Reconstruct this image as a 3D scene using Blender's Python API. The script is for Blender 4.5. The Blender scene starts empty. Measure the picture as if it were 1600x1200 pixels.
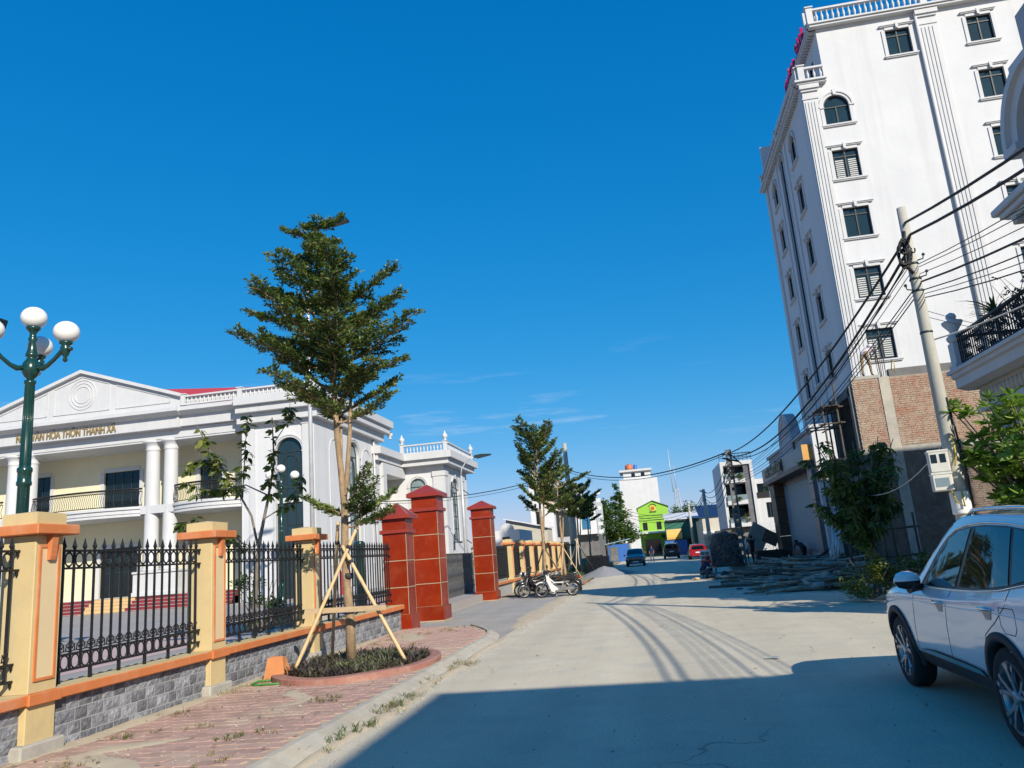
import bpy, bmesh, math, random
from mathutils import Vector, Matrix, Quaternion
random.seed(11)
S = bpy.context.scene
C = S.collection
PI = math.pi
rad = math.radians

# ------------------------------------------------------------------ camera
cam = bpy.data.cameras.new('camera')
cam.sensor_width = 36.0
cam.lens = 27.0
cam.clip_start = 0.05
cam.clip_end = 6000
cam_o = bpy.data.objects.new('camera', cam)
C.objects.link(cam_o)
cam_o.matrix_world = Matrix(((0.982308, 0.112299, 0.149865, 0.0),
                             (0.170340, -0.203283, -0.964189, 0.0),
                             (-0.077813, 0.972659, -0.218816, 1.70),
                             (0, 0, 0, 1)))
S.camera = cam_o

# ------------------------------------------------------------------ sky, sun, exposure
SUN_EL, SUN_AZ = 30.0, 144.4          # azimuth clockwise from +Y
W = bpy.data.worlds.new('World')
S.world = W
W.use_nodes = True
wn = W.node_tree
bg = wn.nodes['Background']
sky = wn.nodes.new('ShaderNodeTexSky')
sky.sky_type = 'NISHITA'
sky.sun_disc = False
sky.sun_elevation = rad(SUN_EL)
sky.sun_rotation = rad(SUN_AZ)
sky.altitude = 0
sky.air_density = 1.0
sky.dust_density = 0.15
sky.ozone_density = 1.6
hs = wn.nodes.new('ShaderNodeHueSaturation')
hs.inputs['Saturation'].default_value = 1.45
hs.inputs['Value'].default_value = 1.0
wn.links.new(sky.outputs[0], hs.inputs['Color'])
tint = wn.nodes.new('ShaderNodeMix')
tint.data_type = 'RGBA'; tint.blend_type = 'MULTIPLY'
tint.inputs[0].default_value = 1.0
wn.links.new(hs.outputs[0], tint.inputs[6])
tint.inputs[7].default_value = (0.70, 1.0, 1.25, 1)
# a thin cirrus wisp low in the sky
tc = wn.nodes.new('ShaderNodeTexCoord')
mp = wn.nodes.new('ShaderNodeMapping')
mp.inputs['Rotation'].default_value = (0, rad(4), 0)
mp.inputs['Scale'].default_value = (1.6, 1.6, 16.0)
wn.links.new(tc.outputs['Generated'], mp.inputs[0])
nz = wn.nodes.new('ShaderNodeTexNoise')
nz.inputs['Scale'].default_value = 2.2
nz.inputs['Detail'].default_value = 6
nz.inputs['Roughness'].default_value = 0.62
wn.links.new(mp.outputs[0], nz.inputs[0])
cr = wn.nodes.new('ShaderNodeValToRGB')
cr.color_ramp.elements[0].position = 0.60
cr.color_ramp.elements[0].color = (0, 0, 0, 1)
cr.color_ramp.elements[1].position = 0.90
cr.color_ramp.elements[1].color = (0.6, 0.6, 0.6, 1)
wn.links.new(nz.outputs[0], cr.inputs[0])
sx = wn.nodes.new('ShaderNodeSeparateXYZ')
wn.links.new(tc.outputs['Generated'], sx.inputs[0])
band = wn.nodes.new('ShaderNodeValToRGB')
for p, v in ((0.0, 0), (1.0, 0)):
    pass
band.color_ramp.elements[0].position = 0.08; band.color_ramp.elements[0].color = (0, 0, 0, 1)
band.color_ramp.elements[1].position = 0.17; band.color_ramp.elements[1].color = (1, 1, 1, 1)
e3 = band.color_ramp.elements.new(0.27); e3.color = (0, 0, 0, 1)
wn.links.new(sx.outputs[2], band.inputs[0])
mulc = wn.nodes.new('ShaderNodeMath'); mulc.operation = 'MULTIPLY'
wn.links.new(cr.outputs[0], mulc.inputs[0]); wn.links.new(band.outputs[0], mulc.inputs[1])
mixc = wn.nodes.new('ShaderNodeMix'); mixc.data_type = 'RGBA'
wn.links.new(mulc.outputs[0], mixc.inputs[0])
# clear-sky grade: compress the horizon glow, deepen the blue
sep = wn.nodes.new('ShaderNodeSeparateColor'); comb = wn.nodes.new('ShaderNodeCombineColor')
wn.links.new(tint.outputs[2], sep.inputs[0])
EXPO = 0.30
for ch, (g_, a_) in enumerate(((1.2, 0.72), (0.55, 0.54), (0.44, 0.745))):
    m1 = wn.nodes.new('ShaderNodeMath'); m1.operation = 'MULTIPLY'; m1.inputs[1].default_value = 0.1338
    m2 = wn.nodes.new('ShaderNodeMath'); m2.operation = 'POWER'; m2.inputs[1].default_value = g_
    m3 = wn.nodes.new('ShaderNodeMath'); m3.operation = 'MULTIPLY'; m3.inputs[1].default_value = a_/(0.10*2**EXPO)
    wn.links.new(sep.outputs[ch], m1.inputs[0]); wn.links.new(m1.outputs[0], m2.inputs[0]); wn.links.new(m2.outputs[0], m3.inputs[0]); wn.links.new(m3.outputs[0], comb.inputs[ch])
wn.links.new(comb.outputs[0], mixc.inputs[6])
mixc.inputs[7].default_value = (6.5, 7.2, 8.0, 1)
wn.links.new(mixc.outputs[2], bg.inputs[0])
bg.inputs[1].default_value = 0.10

sun = bpy.data.lights.new('sun', 'SUN')
sun.energy = 5.0
sun.angle = rad(0.53)
sun.color = (1.0, 0.92, 0.78)
sun_o = bpy.data.objects.new('sun', sun)
C.objects.link(sun_o)
SD = Vector((math.sin(rad(SUN_AZ)) * math.cos(rad(SUN_EL)), math.cos(rad(SUN_AZ)) * math.cos(rad(SUN_EL)), math.sin(rad(SUN_EL))))
sun_o.rotation_euler = SD.to_track_quat('Z', 'Y').to_euler()
sun_o.location = SD * 60
S.view_settings.view_transform = 'Standard'
S.view_settings.look = 'None'
S.view_settings.exposure = EXPO
S.view_settings.gamma = 1.0
S.view_settings.use_curve_mapping = False
S.render.engine = 'CYCLES'
S.cycles.max_bounces = 5
S.cycles.diffuse_bounces = 3
S.cycles.glossy_bounces = 3
S.cycles.transparent_max_bounces = 6

# ------------------------------------------------------------------ materials
MATS = {}
def pm(name, c1, c2=None, scale=4.0, rough=0.8, bump=0.0, bscale=60.0, metal=0.0, rand=0.0, dirt=None, spec=0.5, coat=0.0, detail=5.0, stretch=None, ramp=(0.35, 0.65), streak=None, cracks=None):
    """procedural material: two tones mixed by noise, optional dirt layer (colour, scale, amount), per-object random, fine bump"""
    m = bpy.data.materials.new(name); m.use_nodes = True
    n = m.node_tree; L = n.links
    b = n.nodes['Principled BSDF']
    b.inputs['Roughness'].default_value = rough
    b.inputs['Metallic'].default_value = metal
    b.inputs['Specular IOR Level'].default_value = spec
    b.inputs['Coat Weight'].default_value = coat
    b.inputs['Coat Roughness'].default_value = 0.06
    geo = n.nodes.new('ShaderNodeNewGeometry')
    pos = geo.outputs['Position']
    if stretch:
        mpn = n.nodes.new('ShaderNodeMapping'); mpn.inputs['Scale'].default_value = stretch
        L.new(pos, mpn.inputs[0]); pos = mpn.outputs[0]
    if c2 is None:
        c2 = tuple(x * 0.86 for x in c1)
    no = n.nodes.new('ShaderNodeTexNoise')
    no.inputs['Scale'].default_value = scale; no.inputs['Detail'].default_value = detail; no.inputs['Roughness'].default_value = 0.6
    L.new(pos, no.inputs[0])
    r = n.nodes.new('ShaderNodeValToRGB')
    r.color_ramp.elements[0].position = ramp[0]; r.color_ramp.elements[0].color = (*c1, 1)
    r.color_ramp.elements[1].position = ramp[1]; r.color_ramp.elements[1].color = (*c2, 1)
    L.new(no.outputs[0], r.inputs[0])
    col = r.outputs[0]
    if dirt:
        for dc, ds, da in (dirt if isinstance(dirt[0][0], (tuple, list)) else (dirt,)):
            nd = n.nodes.new('ShaderNodeTexNoise'); nd.inputs['Scale'].default_value = ds; nd.inputs['Detail'].default_value = 6; nd.inputs['Roughness'].default_value = 0.65
            L.new(geo.outputs['Position'], nd.inputs[0])
            rr = n.nodes.new('ShaderNodeMapRange'); rr.inputs[1].default_value = 0.48; rr.inputs[2].default_value = 0.72; rr.inputs[4].default_value = da
            L.new(nd.outputs[0], rr.inputs[0])
            mx = n.nodes.new('ShaderNodeMix'); mx.data_type = 'RGBA'
            L.new(rr.outputs[0], mx.inputs[0]); L.new(col, mx.inputs[6]); mx.inputs[7].default_value = (*dc, 1)
            col = mx.outputs[2]
    if streak:      # rain streaks: noise drawn out down the wall
        sc_, ss, sa = streak
        ms = n.nodes.new('ShaderNodeMapping'); ms.inputs['Scale'].default_value = (ss, ss, ss*.045)
        L.new(geo.outputs['Position'], ms.inputs[0])
        ns = n.nodes.new('ShaderNodeTexNoise'); ns.inputs['Scale'].default_value = 1.0; ns.inputs['Detail'].default_value = 6; ns.inputs['Roughness'].default_value = .7
        L.new(ms.outputs[0], ns.inputs[0])
        rs = n.nodes.new('ShaderNodeMapRange'); rs.inputs[1].default_value = .5; rs.inputs[2].default_value = .78; rs.inputs[4].default_value = sa
        L.new(ns.outputs[0], rs.inputs[0])
        mx = n.nodes.new('ShaderNodeMix'); mx.data_type = 'RGBA'
        L.new(rs.outputs[0], mx.inputs[0]); L.new(col, mx.inputs[6]); mx.inputs[7].default_value = (*sc_, 1)
        col = mx.outputs[2]
    if cracks:      # wandering cracks and darker repair patches
        cs, cw = cracks
        nw = n.nodes.new('ShaderNodeTexNoise'); nw.inputs['Scale'].default_value = 1.3; nw.inputs['Detail'].default_value = 4
        L.new(geo.outputs['Position'], nw.inputs[0])
        va = n.nodes.new('ShaderNodeVectorMath'); va.operation = 'MULTIPLY_ADD'; va.inputs[1].default_value = (.9, .9, .9)
        L.new(nw.outputs['Color'], va.inputs[0]); L.new(geo.outputs['Position'], va.inputs[2])
        vo = n.nodes.new('ShaderNodeTexVoronoi'); vo.feature = 'DISTANCE_TO_EDGE'; vo.inputs['Scale'].default_value = cs
        L.new(va.outputs[0], vo.inputs[0])
        rc = n.nodes.new('ShaderNodeMapRange'); rc.inputs[1].default_value = 0; rc.inputs[2].default_value = cw; rc.inputs[3].default_value = .75; rc.inputs[4].default_value = 0
        L.new(vo.outputs['Distance'], rc.inputs[0])
        nm = n.nodes.new('ShaderNodeTexNoise'); nm.inputs['Scale'].default_value = .22
        L.new(geo.outputs['Position'], nm.inputs[0])
        rm = n.nodes.new('ShaderNodeMapRange'); rm.inputs[1].default_value = .52; rm.inputs[2].default_value = .62
        L.new(nm.outputs[0], rm.inputs[0])
        mu = n.nodes.new('ShaderNodeMath'); mu.operation = 'MULTIPLY'; L.new(rc.outputs[0], mu.inputs[0]); L.new(rm.outputs[0], mu.inputs[1])
        mx = n.nodes.new('ShaderNodeMix'); mx.data_type = 'RGBA'
        L.new(mu.outputs[0], mx.inputs[0]); L.new(col, mx.inputs[6]); mx.inputs[7].default_value = (.12, .11, .10, 1)
        col = mx.outputs[2]
        # coarse aggregate speckle
        sp = n.nodes.new('ShaderNodeTexNoise'); sp.inputs['Scale'].default_value = 34; sp.inputs['Detail'].default_value = 3; sp.inputs['Roughness'].default_value = .8
        L.new(geo.outputs['Position'], sp.inputs[0])
        sr = n.nodes.new('ShaderNodeMapRange'); sr.inputs[1].default_value = .3; sr.inputs[2].default_value = .7; sr.inputs[3].default_value = .80; sr.inputs[4].default_value = 1.18
        L.new(sp.outputs[0], sr.inputs[0])
        hv2 = n.nodes.new('ShaderNodeHueSaturation'); L.new(sr.outputs[0], hv2.inputs['Value']); L.new(col, hv2.inputs['Color'])
        # broad polished wheel tracks along the road
        mt = n.nodes.new('ShaderNodeMapping'); mt.inputs['Scale'].default_value = (1.15, .035, 1)
        L.new(geo.outputs['Position'], mt.inputs[0])
        nt_ = n.nodes.new('ShaderNodeTexNoise'); nt_.inputs['Scale'].default_value = 1.0; nt_.inputs['Detail'].default_value = 5
        L.new(mt.outputs[0], nt_.inputs[0])
        tr = n.nodes.new('ShaderNodeMapRange'); tr.inputs[1].default_value = .32; tr.inputs[2].default_value = .68; tr.inputs[3].default_value = .90; tr.inputs[4].default_value = 1.07
        L.new(nt_.outputs[0], tr.inputs[0])
        hv3 = n.nodes.new('ShaderNodeHueSaturation'); L.new(tr.outputs[0], hv3.inputs['Value']); L.new(hv2.outputs[0], hv3.inputs['Color'])
        col = hv3.outputs[0]
    if rand:
        oi = n.nodes.new('ShaderNodeObjectInfo')
        mr = n.nodes.new('ShaderNodeMapRange'); mr.inputs[3].default_value = 1 - rand; mr.inputs[4].default_value = 1 + rand
        L.new(oi.outputs['Random'], mr.inputs[0])
        hv = n.nodes.new('ShaderNodeHueSaturation')
        L.new(mr.outputs[0], hv.inputs['Value']); L.new(col, hv.inputs['Color'])
        col = hv.outputs[0]
    L.new(col, b.inputs['Base Color'])
    if bump:
        nb = n.nodes.new('ShaderNodeTexNoise'); nb.inputs['Scale'].default_value = bscale; nb.inputs['Detail'].default_value = 4
        L.new(geo.outputs['Position'], nb.inputs[0])
        bp = n.nodes.new('ShaderNodeBump'); bp.inputs['Strength'].default_value = bump; bp.inputs['Distance'].default_value = 0.02
        L.new(nb.outputs[0], bp.inputs['Height']); L.new(bp.outputs[0], b.inputs['Normal'])
    MATS[name] = m
    return m

def leafmat(name, c1, c2, c3, trans=0.35):
    m = bpy.data.materials.new(name); m.use_nodes = True
    n = m.node_tree; L = n.links
    b = n.nodes['Principled BSDF']; b.inputs['Roughness'].default_value = 0.42; b.inputs['Specular IOR Level'].default_value = 0.5
    geo = n.nodes.new('ShaderNodeNewGeometry')
    no = n.nodes.new('ShaderNodeTexNoise'); no.inputs['Scale'].default_value = 1.7; no.inputs['Detail'].default_value = 2
    L.new(geo.outputs['Position'], no.inputs[0])
    wnz = n.nodes.new('ShaderNodeTexWhiteNoise'); wnz.noise_dimensions = '1D'
    L.new(geo.outputs['Random Per Island'], wnz.inputs['W'])
    ad = n.nodes.new('ShaderNodeMath'); ad.operation = 'MULTIPLY_ADD'; ad.inputs[1].default_value = 0.45
    L.new(wnz.outputs['Value'], ad.inputs[0]); 
    sb = n.nodes.new('ShaderNodeMath'); sb.operation = 'SUBTRACT'; sb.inputs[1].default_value = 0.22
    L.new(no.outputs[0], sb.inputs[0]); L.new(sb.outputs[0], ad.inputs[2])
    r = n.nodes.new('ShaderNodeValToRGB')
    r.color_ramp.elements[0].position = 0.2; r.color_ramp.elements[0].color = (*c1, 1)
    r.color_ramp.elements[1].position = 0.85; r.color_ramp.elements[1].color = (*c3, 1)
    e = r.color_ramp.elements.new(0.55); e.color = (*c2, 1)
    L.new(ad.outputs[0], r.inputs[0])
    L.new(r.outputs[0], b.inputs['Base Color'])
    t = n.nodes.new('ShaderNodeBsdfTranslucent')
    mc = n.nodes.new('ShaderNodeMix'); mc.data_type = 'RGBA'; mc.blend_type = 'MULTIPLY'; mc.inputs[0].default_value = 1
    L.new(r.outputs[0], mc.inputs[6]); mc.inputs[7].default_value = (1.5, 1.6, 0.5, 1)
    L.new(mc.outputs[2], t.inputs[0])
    mx = n.nodes.new('ShaderNodeMixShader'); mx.inputs[0].default_value = trans
    L.new(b.outputs[0], mx.inputs[1]); L.new(t.outputs[0], mx.inputs[2])
    L.new(mx.outputs[0], n.nodes['Material Output'].inputs[0])
    MATS[name] = m
    return m

def glassmat(name, col, rough=0.05, spec=0.8, metal=0.0):
    return pm(name, col, tuple(x * 0.8 for x in col), 1.2, rough, 0, spec=spec, metal=metal)

# ------------------------------------------------------------------ mesh builder
class MB:
    def __init__(s, M=None):
        s.v = []; s.f = []; s.fm = []; s.sm = []; s.M = M; s.cur = 0
    def add(s, vs, fs, smooth=False, m=None):
        o = len(s.v)
        if s.M is not None:
            s.v.extend(tuple(s.M @ Vector(p)) for p in vs)
        else:
            s.v.extend(tuple(p) for p in vs)
        for f in fs:
            s.f.append(tuple(i + o for i in f)); s.fm.append(s.cur if m is None else m); s.sm.append(smooth)
        return s
    def bx(s, x0, y0, z0, x1, y1, z1, m=None):
        if x1 < x0: x0, x1 = x1, x0
        if y1 < y0: y0, y1 = y1, y0
        if z1 < z0: z0, z1 = z1, z0
        vs = [(x0,y0,z0),(x1,y0,z0),(x1,y1,z0),(x0,y1,z0),(x0,y0,z1),(x1,y0,z1),(x1,y1,z1),(x0,y1,z1)]
        return s.add(vs, [(3,2,1,0),(4,5,6,7),(0,1,5,4),(1,2,6,5),(2,3,7,6),(3,0,4,7)], m=m)
    def cb(s, x0, y0, z0, x1, y1, z1, c=0.01, m=None):
        """box with chamfered edges all round"""
        if x1 < x0: x0, x1 = x1, x0
        if y1 < y0: y0, y1 = y1, y0
        if z1 < z0: z0, z1 = z1, z0
        c = min(c, (x1-x0)*.45, (y1-y0)*.45, (z1-z0)*.45)
        vs = []
        for sx_, ax, bxx in ((0, x0, x0+c), (1, x1, x1-c)):
            for sy_, ay, byy in ((0, y0, y0+c), (1, y1, y1-c)):
                for sz_, az, bz in ((0, z0, z0+c), (1, z1, z1-c)):
                    vs += [(ax, byy, bz), (bxx, ay, bz), (bxx, byy, az)]
        def I(a, b, d, k): return ((a*2+b)*2+d)*3+k
        fs = []
        fs.append((I(0,0,0,0), I(0,0,1,0), I(0,1,1,0), I(0,1,0,0)))
        fs.append((I(1,0,0,0), I(1,1,0,0), I(1,1,1,0), I(1,0,1,0)))
        fs.append((I(0,0,0,1), I(1,0,0,1), I(1,0,1,1), I(0,0,1,1)))
        fs.append((I(0,1,0,1), I(0,1,1,1), I(1,1,1,1), I(1,1,0,1)))
        fs.append((I(0,0,0,2), I(0,1,0,2), I(1,1,0,2), I(1,0,0,2)))
        fs.append((I(0,0,1,2), I(1,0,1,2), I(1,1,1,2), I(0,1,1,2)))
        for a in (0,1):
            for b in (0,1):
                fs.append((I(a,b,0,0), I(a,b,0,1), I(a,b,1,1), I(a,b,1,0)))
                fs.append((I(a,0,b,0), I(a,1,b,0), I(a,1,b,2), I(a,0,b,2)))
                fs.append((I(0,a,b,1), I(1,a,b,1), I(1,a,b,2), I(0,a,b,2)))
                for d in (0,1):
                    fs.append((I(a,b,d,0), I(a,b,d,1), I(a,b,d,2)))
        return s.add(vs, fs, m=m)
    def prism(s, poly, axis, a, b, m=None, smooth=False):
        """extrude 2-D polygon along axis 'x','y','z' from a to b"""
        def P(p, t):
            return {'x': (t, p[0], p[1]), 'y': (p[0], t, p[1]), 'z': (p[0], p[1], t)}[axis]
        n = len(poly)
        vs = [P(p, a) for p in poly] + [P(p, b) for p in poly]
        fs = [tuple(range(n)), tuple(range(2*n-1, n-1, -1))] + [(i, (i+1) % n, n+(i+1) % n, n+i) for i in range(n)]
        o = len(s.f)
        s.add(vs, fs, m=m)
        if smooth:
            for i in range(o+2, o+len(fs)): s.sm[i] = True
        return s
    def tube(s, pts, r, n=6, cap=True, m=None, smooth=True):
        pts = [Vector(p) for p in pts]
        k = len(pts)
        rs = r if isinstance(r, (list, tuple)) else [r]*k
        vs = []; up = None
        for i, p in enumerate(pts):
            t = (pts[min(i+1, k-1)] - pts[max(i-1, 0)])
            if t.length < 1e-9: t = Vector((0,0,1))
            t.normalize()
            if up is None:
                a = Vector((0,0,1)) if abs(t.z) < 0.9 else Vector((1,0,0))
                up = (a - t*a.dot(t)).normalized()
            else:
                up = up - t*up.dot(t)
                if up.length < 1e-6: up = t.orthogonal()
                up.normalize()
            w = t.cross(up)
            for j in range(n):
                an = 2*PI*j/n
                vs.append(p + (up*math.cos(an) + w*math.sin(an))*rs[i])
        fs = []
        for i in range(k-1):
            for j in range(n):
                fs.append((i*n+j, i*n+(j+1) % n, (i+1)*n+(j+1) % n, (i+1)*n+j))
        o = len(s.f)
        if cap:
            fs += [tuple(range(n-1, -1, -1)), tuple(range((k-1)*n, k*n))]
        s.add(vs, fs, smooth=smooth, m=m)
        if cap: s.sm[-1] = s.sm[-2] = False
        return s
    def bar(s, a, b, w, h=None, m=None):
        """rectangular bar between two points"""
        a = Vector(a); b = Vector(b); h = h or w
        t = (b-a).normalized()
        u = Vector((0,0,1)) if abs(t.z) < 0.95 else Vector((0,1,0))
        x = t.cross(u).normalized(); y = x.cross(t)
        vs = [p + x*sx_*w/2 + y*sy_*h/2 for p in (a, b) for sx_, sy_ in ((-1,-1),(1,-1),(1,1),(-1,1))]
        return s.add(vs, [(0,3,2,1) if False else (3,2,1,0),(4,5,6,7),(0,1,5,4),(1,2,6,5),(2,3,7,6),(3,0,4,7)], m=m)
    def lathe(s, prof, c=(0,0,0), n=12, ax='z', m=None, smooth=True, caps=True):
        vs = []
        for r, h in prof:
            for j in range(n):
                a = 2*PI*j/n; x, y = r*math.cos(a), r*math.sin(a)
                q = {'z': (x, y, h), 'x': (h, x, y), 'y': (y, h, x)}[ax]
                vs.append((c[0]+q[0], c[1]+q[1], c[2]+q[2]))
        fs = []
        for i in range(len(prof)-1):
            for j in range(n):
                fs.append((i*n+j, i*n+(j+1) % n, (i+1)*n+(j+1) % n, (i+1)*n+j))
        k = len(fs)
        if caps: fs += [tuple(range(n-1, -1, -1)), tuple(range((len(prof)-1)*n, len(prof)*n))]
        s.add(vs, fs, smooth=smooth, m=m)
        if caps: s.sm[-1] = s.sm[-2] = False
        return s
    def torus(s, c, R, r, ax='y', n=16, k=6, m=None, a0=0.0, a1=2*PI, sx=1.0, sz=1.0):
        full = abs(a1-a0-2*PI) < 1e-6
        pts = []
        cnt = n if full else n+1
        vs = []
        for i in range(cnt):
            a = a0+(a1-a0)*i/n
            for j in range(k):
                b = 2*PI*j/k
                q = R + r*math.cos(b); h = r*math.sin(b)
                u, v = q*math.cos(a)*sx, q*math.sin(a)*sz
                p = {'z': (u, v, h), 'x': (h, u, v), 'y': (u, h, v)}[ax]
                vs.append((c[0]+p[0], c[1]+p[1], c[2]+p[2]))
        fs = []
        for i in range(n if full else n):
            i2 = (i+1) % cnt
            for j in range(k):
                fs.append((i*k+j, i*k+(j+1) % k, i2*k+(j+1) % k, i2*k+j))
        return s.add(vs, fs, smooth=True, m=m)
    def poly(s, pts, m=None):
        return s.add(pts, [tuple(range(len(pts)))], m=m)
    def obj(s, name, mats, parent=None, world=True, recalc=True):
        me = bpy.data.meshes.new(name)
        me.from_pydata(s.v, [], s.f)
        if not isinstance(mats, (list, tuple)): mats = [mats]
        for mm in mats: me.materials.append(MATS[mm] if isinstance(mm, str) else mm)
        if len(s.f):
            me.polygons.foreach_set('material_index', s.fm)
            me.polygons.foreach_set('use_smooth', s.sm)
        if recalc and len(s.f) < 30000:
            bm = bmesh.new(); bm.from_mesh(me)
            bmesh.ops.recalc_face_normals(bm, faces=bm.faces)
            bm.to_mesh(me); bm.free()
        me.update()
        o = bpy.data.objects.new(name, me); C.objects.link(o)
        if parent is not None:
            o.parent = parent
            if world and parent.type == 'EMPTY' and parent.get('wpos'):
                o.location = -parent.location
        return o

def face(ox, oy, oz, facing):
    """local x along the wall, local y INTO the wall, z up"""
    d = {'-y': ((1,0,0),(0,1,0)), '-x': ((0,-1,0),(1,0,0)), '+x': ((0,1,0),(-1,0,0)), '+y': ((-1,0,0),(0,-1,0))}[facing]
    X, Y = d
    return Matrix(((X[0], Y[0], 0, ox), (X[1], Y[1], 0, oy), (0, 0, 1, oz), (0,0,0,1)))

def tag(o, label=None, cat=None, group=None, kind=None):
    if label: o['label'] = label
    if cat: o['category'] = cat
    if group: o['group'] = group
    if kind: o['kind'] = kind
    return o
def thing(name, label, cat, loc=(0,0,0), rz=0.0, group=None, wpos=False):
    """Empty at a thing's base; wpos: its parts are written in world coordinates"""
    o = bpy.data.objects.new(name, None); C.objects.link(o)
    o.empty_display_size = 0.2
    o.location = loc; o.rotation_euler = (0, 0, rz)
    if wpos: o['wpos'] = 1
    return tag(o, label, cat, group)
def inst(src, parent=None, loc=None, rot=None, scale=None):
    o = src.copy(); C.objects.link(o)
    if parent is not None: o.parent = parent
    if loc is not None: o.location = loc
    if rot is not None: o.rotation_euler = rot
    if scale is not None: o.scale = scale if isinstance(scale, (tuple, list)) else (scale,)*3
    return o
def copy_tree(o, parent=None):
    c = o.copy(); C.objects.link(c)
    if parent is not None: c.parent = parent
    for ch in list(o.children): copy_tree(ch, c)
    return c
def arc(cx, cz, r, a0, a1, n, sx=1.0):
    return [(cx + r*sx*math.cos(a0+(a1-a0)*i/n), cz + r*math.sin(a0+(a1-a0)*i/n)) for i in range(n+1)]
def U(a, b): return random.uniform(a, b)
# ------------------------------------------------------------------ palette
pm('asphalt_road', (0.59,0.52,0.39), (0.52,0.46,0.35), 0.7, 0.93, 0.35, 160, dirt=(((0.60,0.51,0.37), 0.35, 0.75), ((0.37,0.345,0.31), 1.3, 0.45)), cracks=(.42, .012))
pm('asphalt_apron', (0.36,0.335,0.30), (0.31,0.29,0.265), 0.9, 0.95, 0.3, 140, dirt=((0.42,0.36,0.28), 0.5, 0.6), cracks=(.5, .010))
pm('dirt', (0.36,0.29,0.2), (0.27,0.22,0.14), 0.6, 0.95, 0.5, 30, dirt=((0.16,0.19,0.07), 0.25, 0.6))
pm('sand', (0.52,0.43,0.30), (0.45,0.37,0.26), 3, 0.95, 0.4, 90)
pm('court', (0.33,0.31,0.29), (0.28,0.26,0.245), 0.4, 0.92, 0.2, 60, dirt=((0.42,0.30,0.26), 0.2, 0.5))
pm('paver', (0.45,0.285,0.225), (0.39,0.245,0.195), 7, 0.9, 0.4, 120, rand=0.13, dirt=(((0.48,0.38,0.27), 0.9, 0.85), ((0.25,0.15,0.12), 2.6, 0.35)))
pm('bedding', (0.46,0.38,0.27), (0.38,0.30,0.21), 4, 0.95, 0.4, 80)
pm('kerbstone', (0.44,0.40,0.33), (0.36,0.33,0.27), 5, 0.92, 0.35, 120, rand=0.07, dirt=((0.46,0.38,0.26), 2.0, 0.6))
pm('cream', (0.57,0.44,0.215), (0.54,0.415,0.205), 2.5, 0.75, 0.08, 90, dirt=(((0.46,0.34,0.17), 1.6, 0.45), ((0.36,0.29,0.19), 4.5, 0.3)), streak=((0.40,0.32,0.2), 5, 0.35))
pm('cream_panel', (0.64,0.50,0.29), (0.61,0.475,0.28), 2.5, 0.75, 0.05, 90)
pm('orange', (0.55,0.17,0.05), (0.50,0.155,0.045), 4, 0.7, 0.08, 90, dirt=((0.62,0.42,0.3), 3.0, 0.3))
pm('whitewash', (0.78,0.76,0.72), (0.7,0.68,0.64), 4, 0.85, 0.1, 90)
pm('footing', (0.40,0.38,0.33), (0.33,0.31,0.27), 6, 0.93, 0.4, 90)
pm('wallstone', (0.22,0.23,0.255), (0.12,0.125,0.145), 12, 0.85, 0.9, 34, rand=0.42, dirt=((0.36,0.355,0.35), 14, 0.55))
pm('mortar', (0.36,0.36,0.36), None, 8, 0.95, 0.3, 90)
pm('iron', (0.010,0.011,0.013), (0.016,0.016,0.018), 20, 0.5, 0, spec=0.3)
pm('red_tile', (0.22,0.019,0.004), (0.185,0.016,0.003), 0.8, 0.25, 0, spec=0.2, coat=0.05, dirt=(((0.34,0.045,0.010), 1.3, 0.5), ((0.32,0.10,0.05), 3.2, 0.25)), rand=.12)
pm('red_dust', (0.36,0.12,0.075), None, 3, 0.6)
pm('red_cap', (0.27,0.032,0.018), (0.23,0.027,0.015), 2, 0.35, 0, coat=0.05)
pm('planter_rim', (0.34,0.155,0.12), (0.29,0.13,0.10), 4, 0.8, 0.1, 80, dirt=((0.45,0.33,0.24), 3, 0.6))
pm('grout', (0.40,0.31,0.19), None, 6, 0.8)
pm('gate_steel', (0.16,0.16,0.16), (0.11,0.11,0.11), 6, 0.4, 0, metal=0.5)
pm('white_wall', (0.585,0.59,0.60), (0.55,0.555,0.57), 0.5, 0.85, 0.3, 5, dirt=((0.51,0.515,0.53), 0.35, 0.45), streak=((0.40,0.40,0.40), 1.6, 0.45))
pm('white_trim', (0.53,0.535,0.545), (0.50,0.505,0.515), 1.5, 0.7, 0.03, 60, streak=((0.38,0.38,0.37), 2.2, 0.38))
pm('hall_wall', (0.68,0.63,0.44), (0.64,0.59,0.41), 0.7, 0.75, 0.04, 40)
pm('pale_grey', (0.55,0.55,0.55), (0.5,0.5,0.5), 1.2, 0.75)
pm('step_red', (0.22,0.028,0.03), (0.18,0.025,0.026), 3, 0.35)
pm('step_tan', (0.60,0.42,0.21), (0.55,0.38,0.19), 3, 0.45)
pm('roof_red', (0.42,0.045,0.05), (0.34,0.04,0.045), 3, 0.5)
glassmat('dark_glass', (0.008,0.014,0.018), 0.06, 0.5)
glassmat('window_glass', (0.018,0.036,0.045), 0.05, 0.55)
glassmat('pale_glass', (0.20,0.27,0.29), 0.06, 1.0)
pm('dark_frame', (0.018,0.028,0.03), (0.025,0.035,0.038), 8, 0.4)
pm('grey_frame', (0.018,0.026,0.03), None, 8, 0.5, spec=0.3)
pm('blind', (0.55,0.55,0.52), None, 8, 0.8)
pm('gold', (0.27,0.20,0.09), (0.23,0.17,0.08), 5, 0.5)
pm('lamp_green', (0.006,0.035,0.028), (0.008,0.045,0.034), 6, 0.25, coat=0.4)
pm('globe', (0.80,0.77,0.72), (0.77,0.74,0.69), 3, 0.25)
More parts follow.
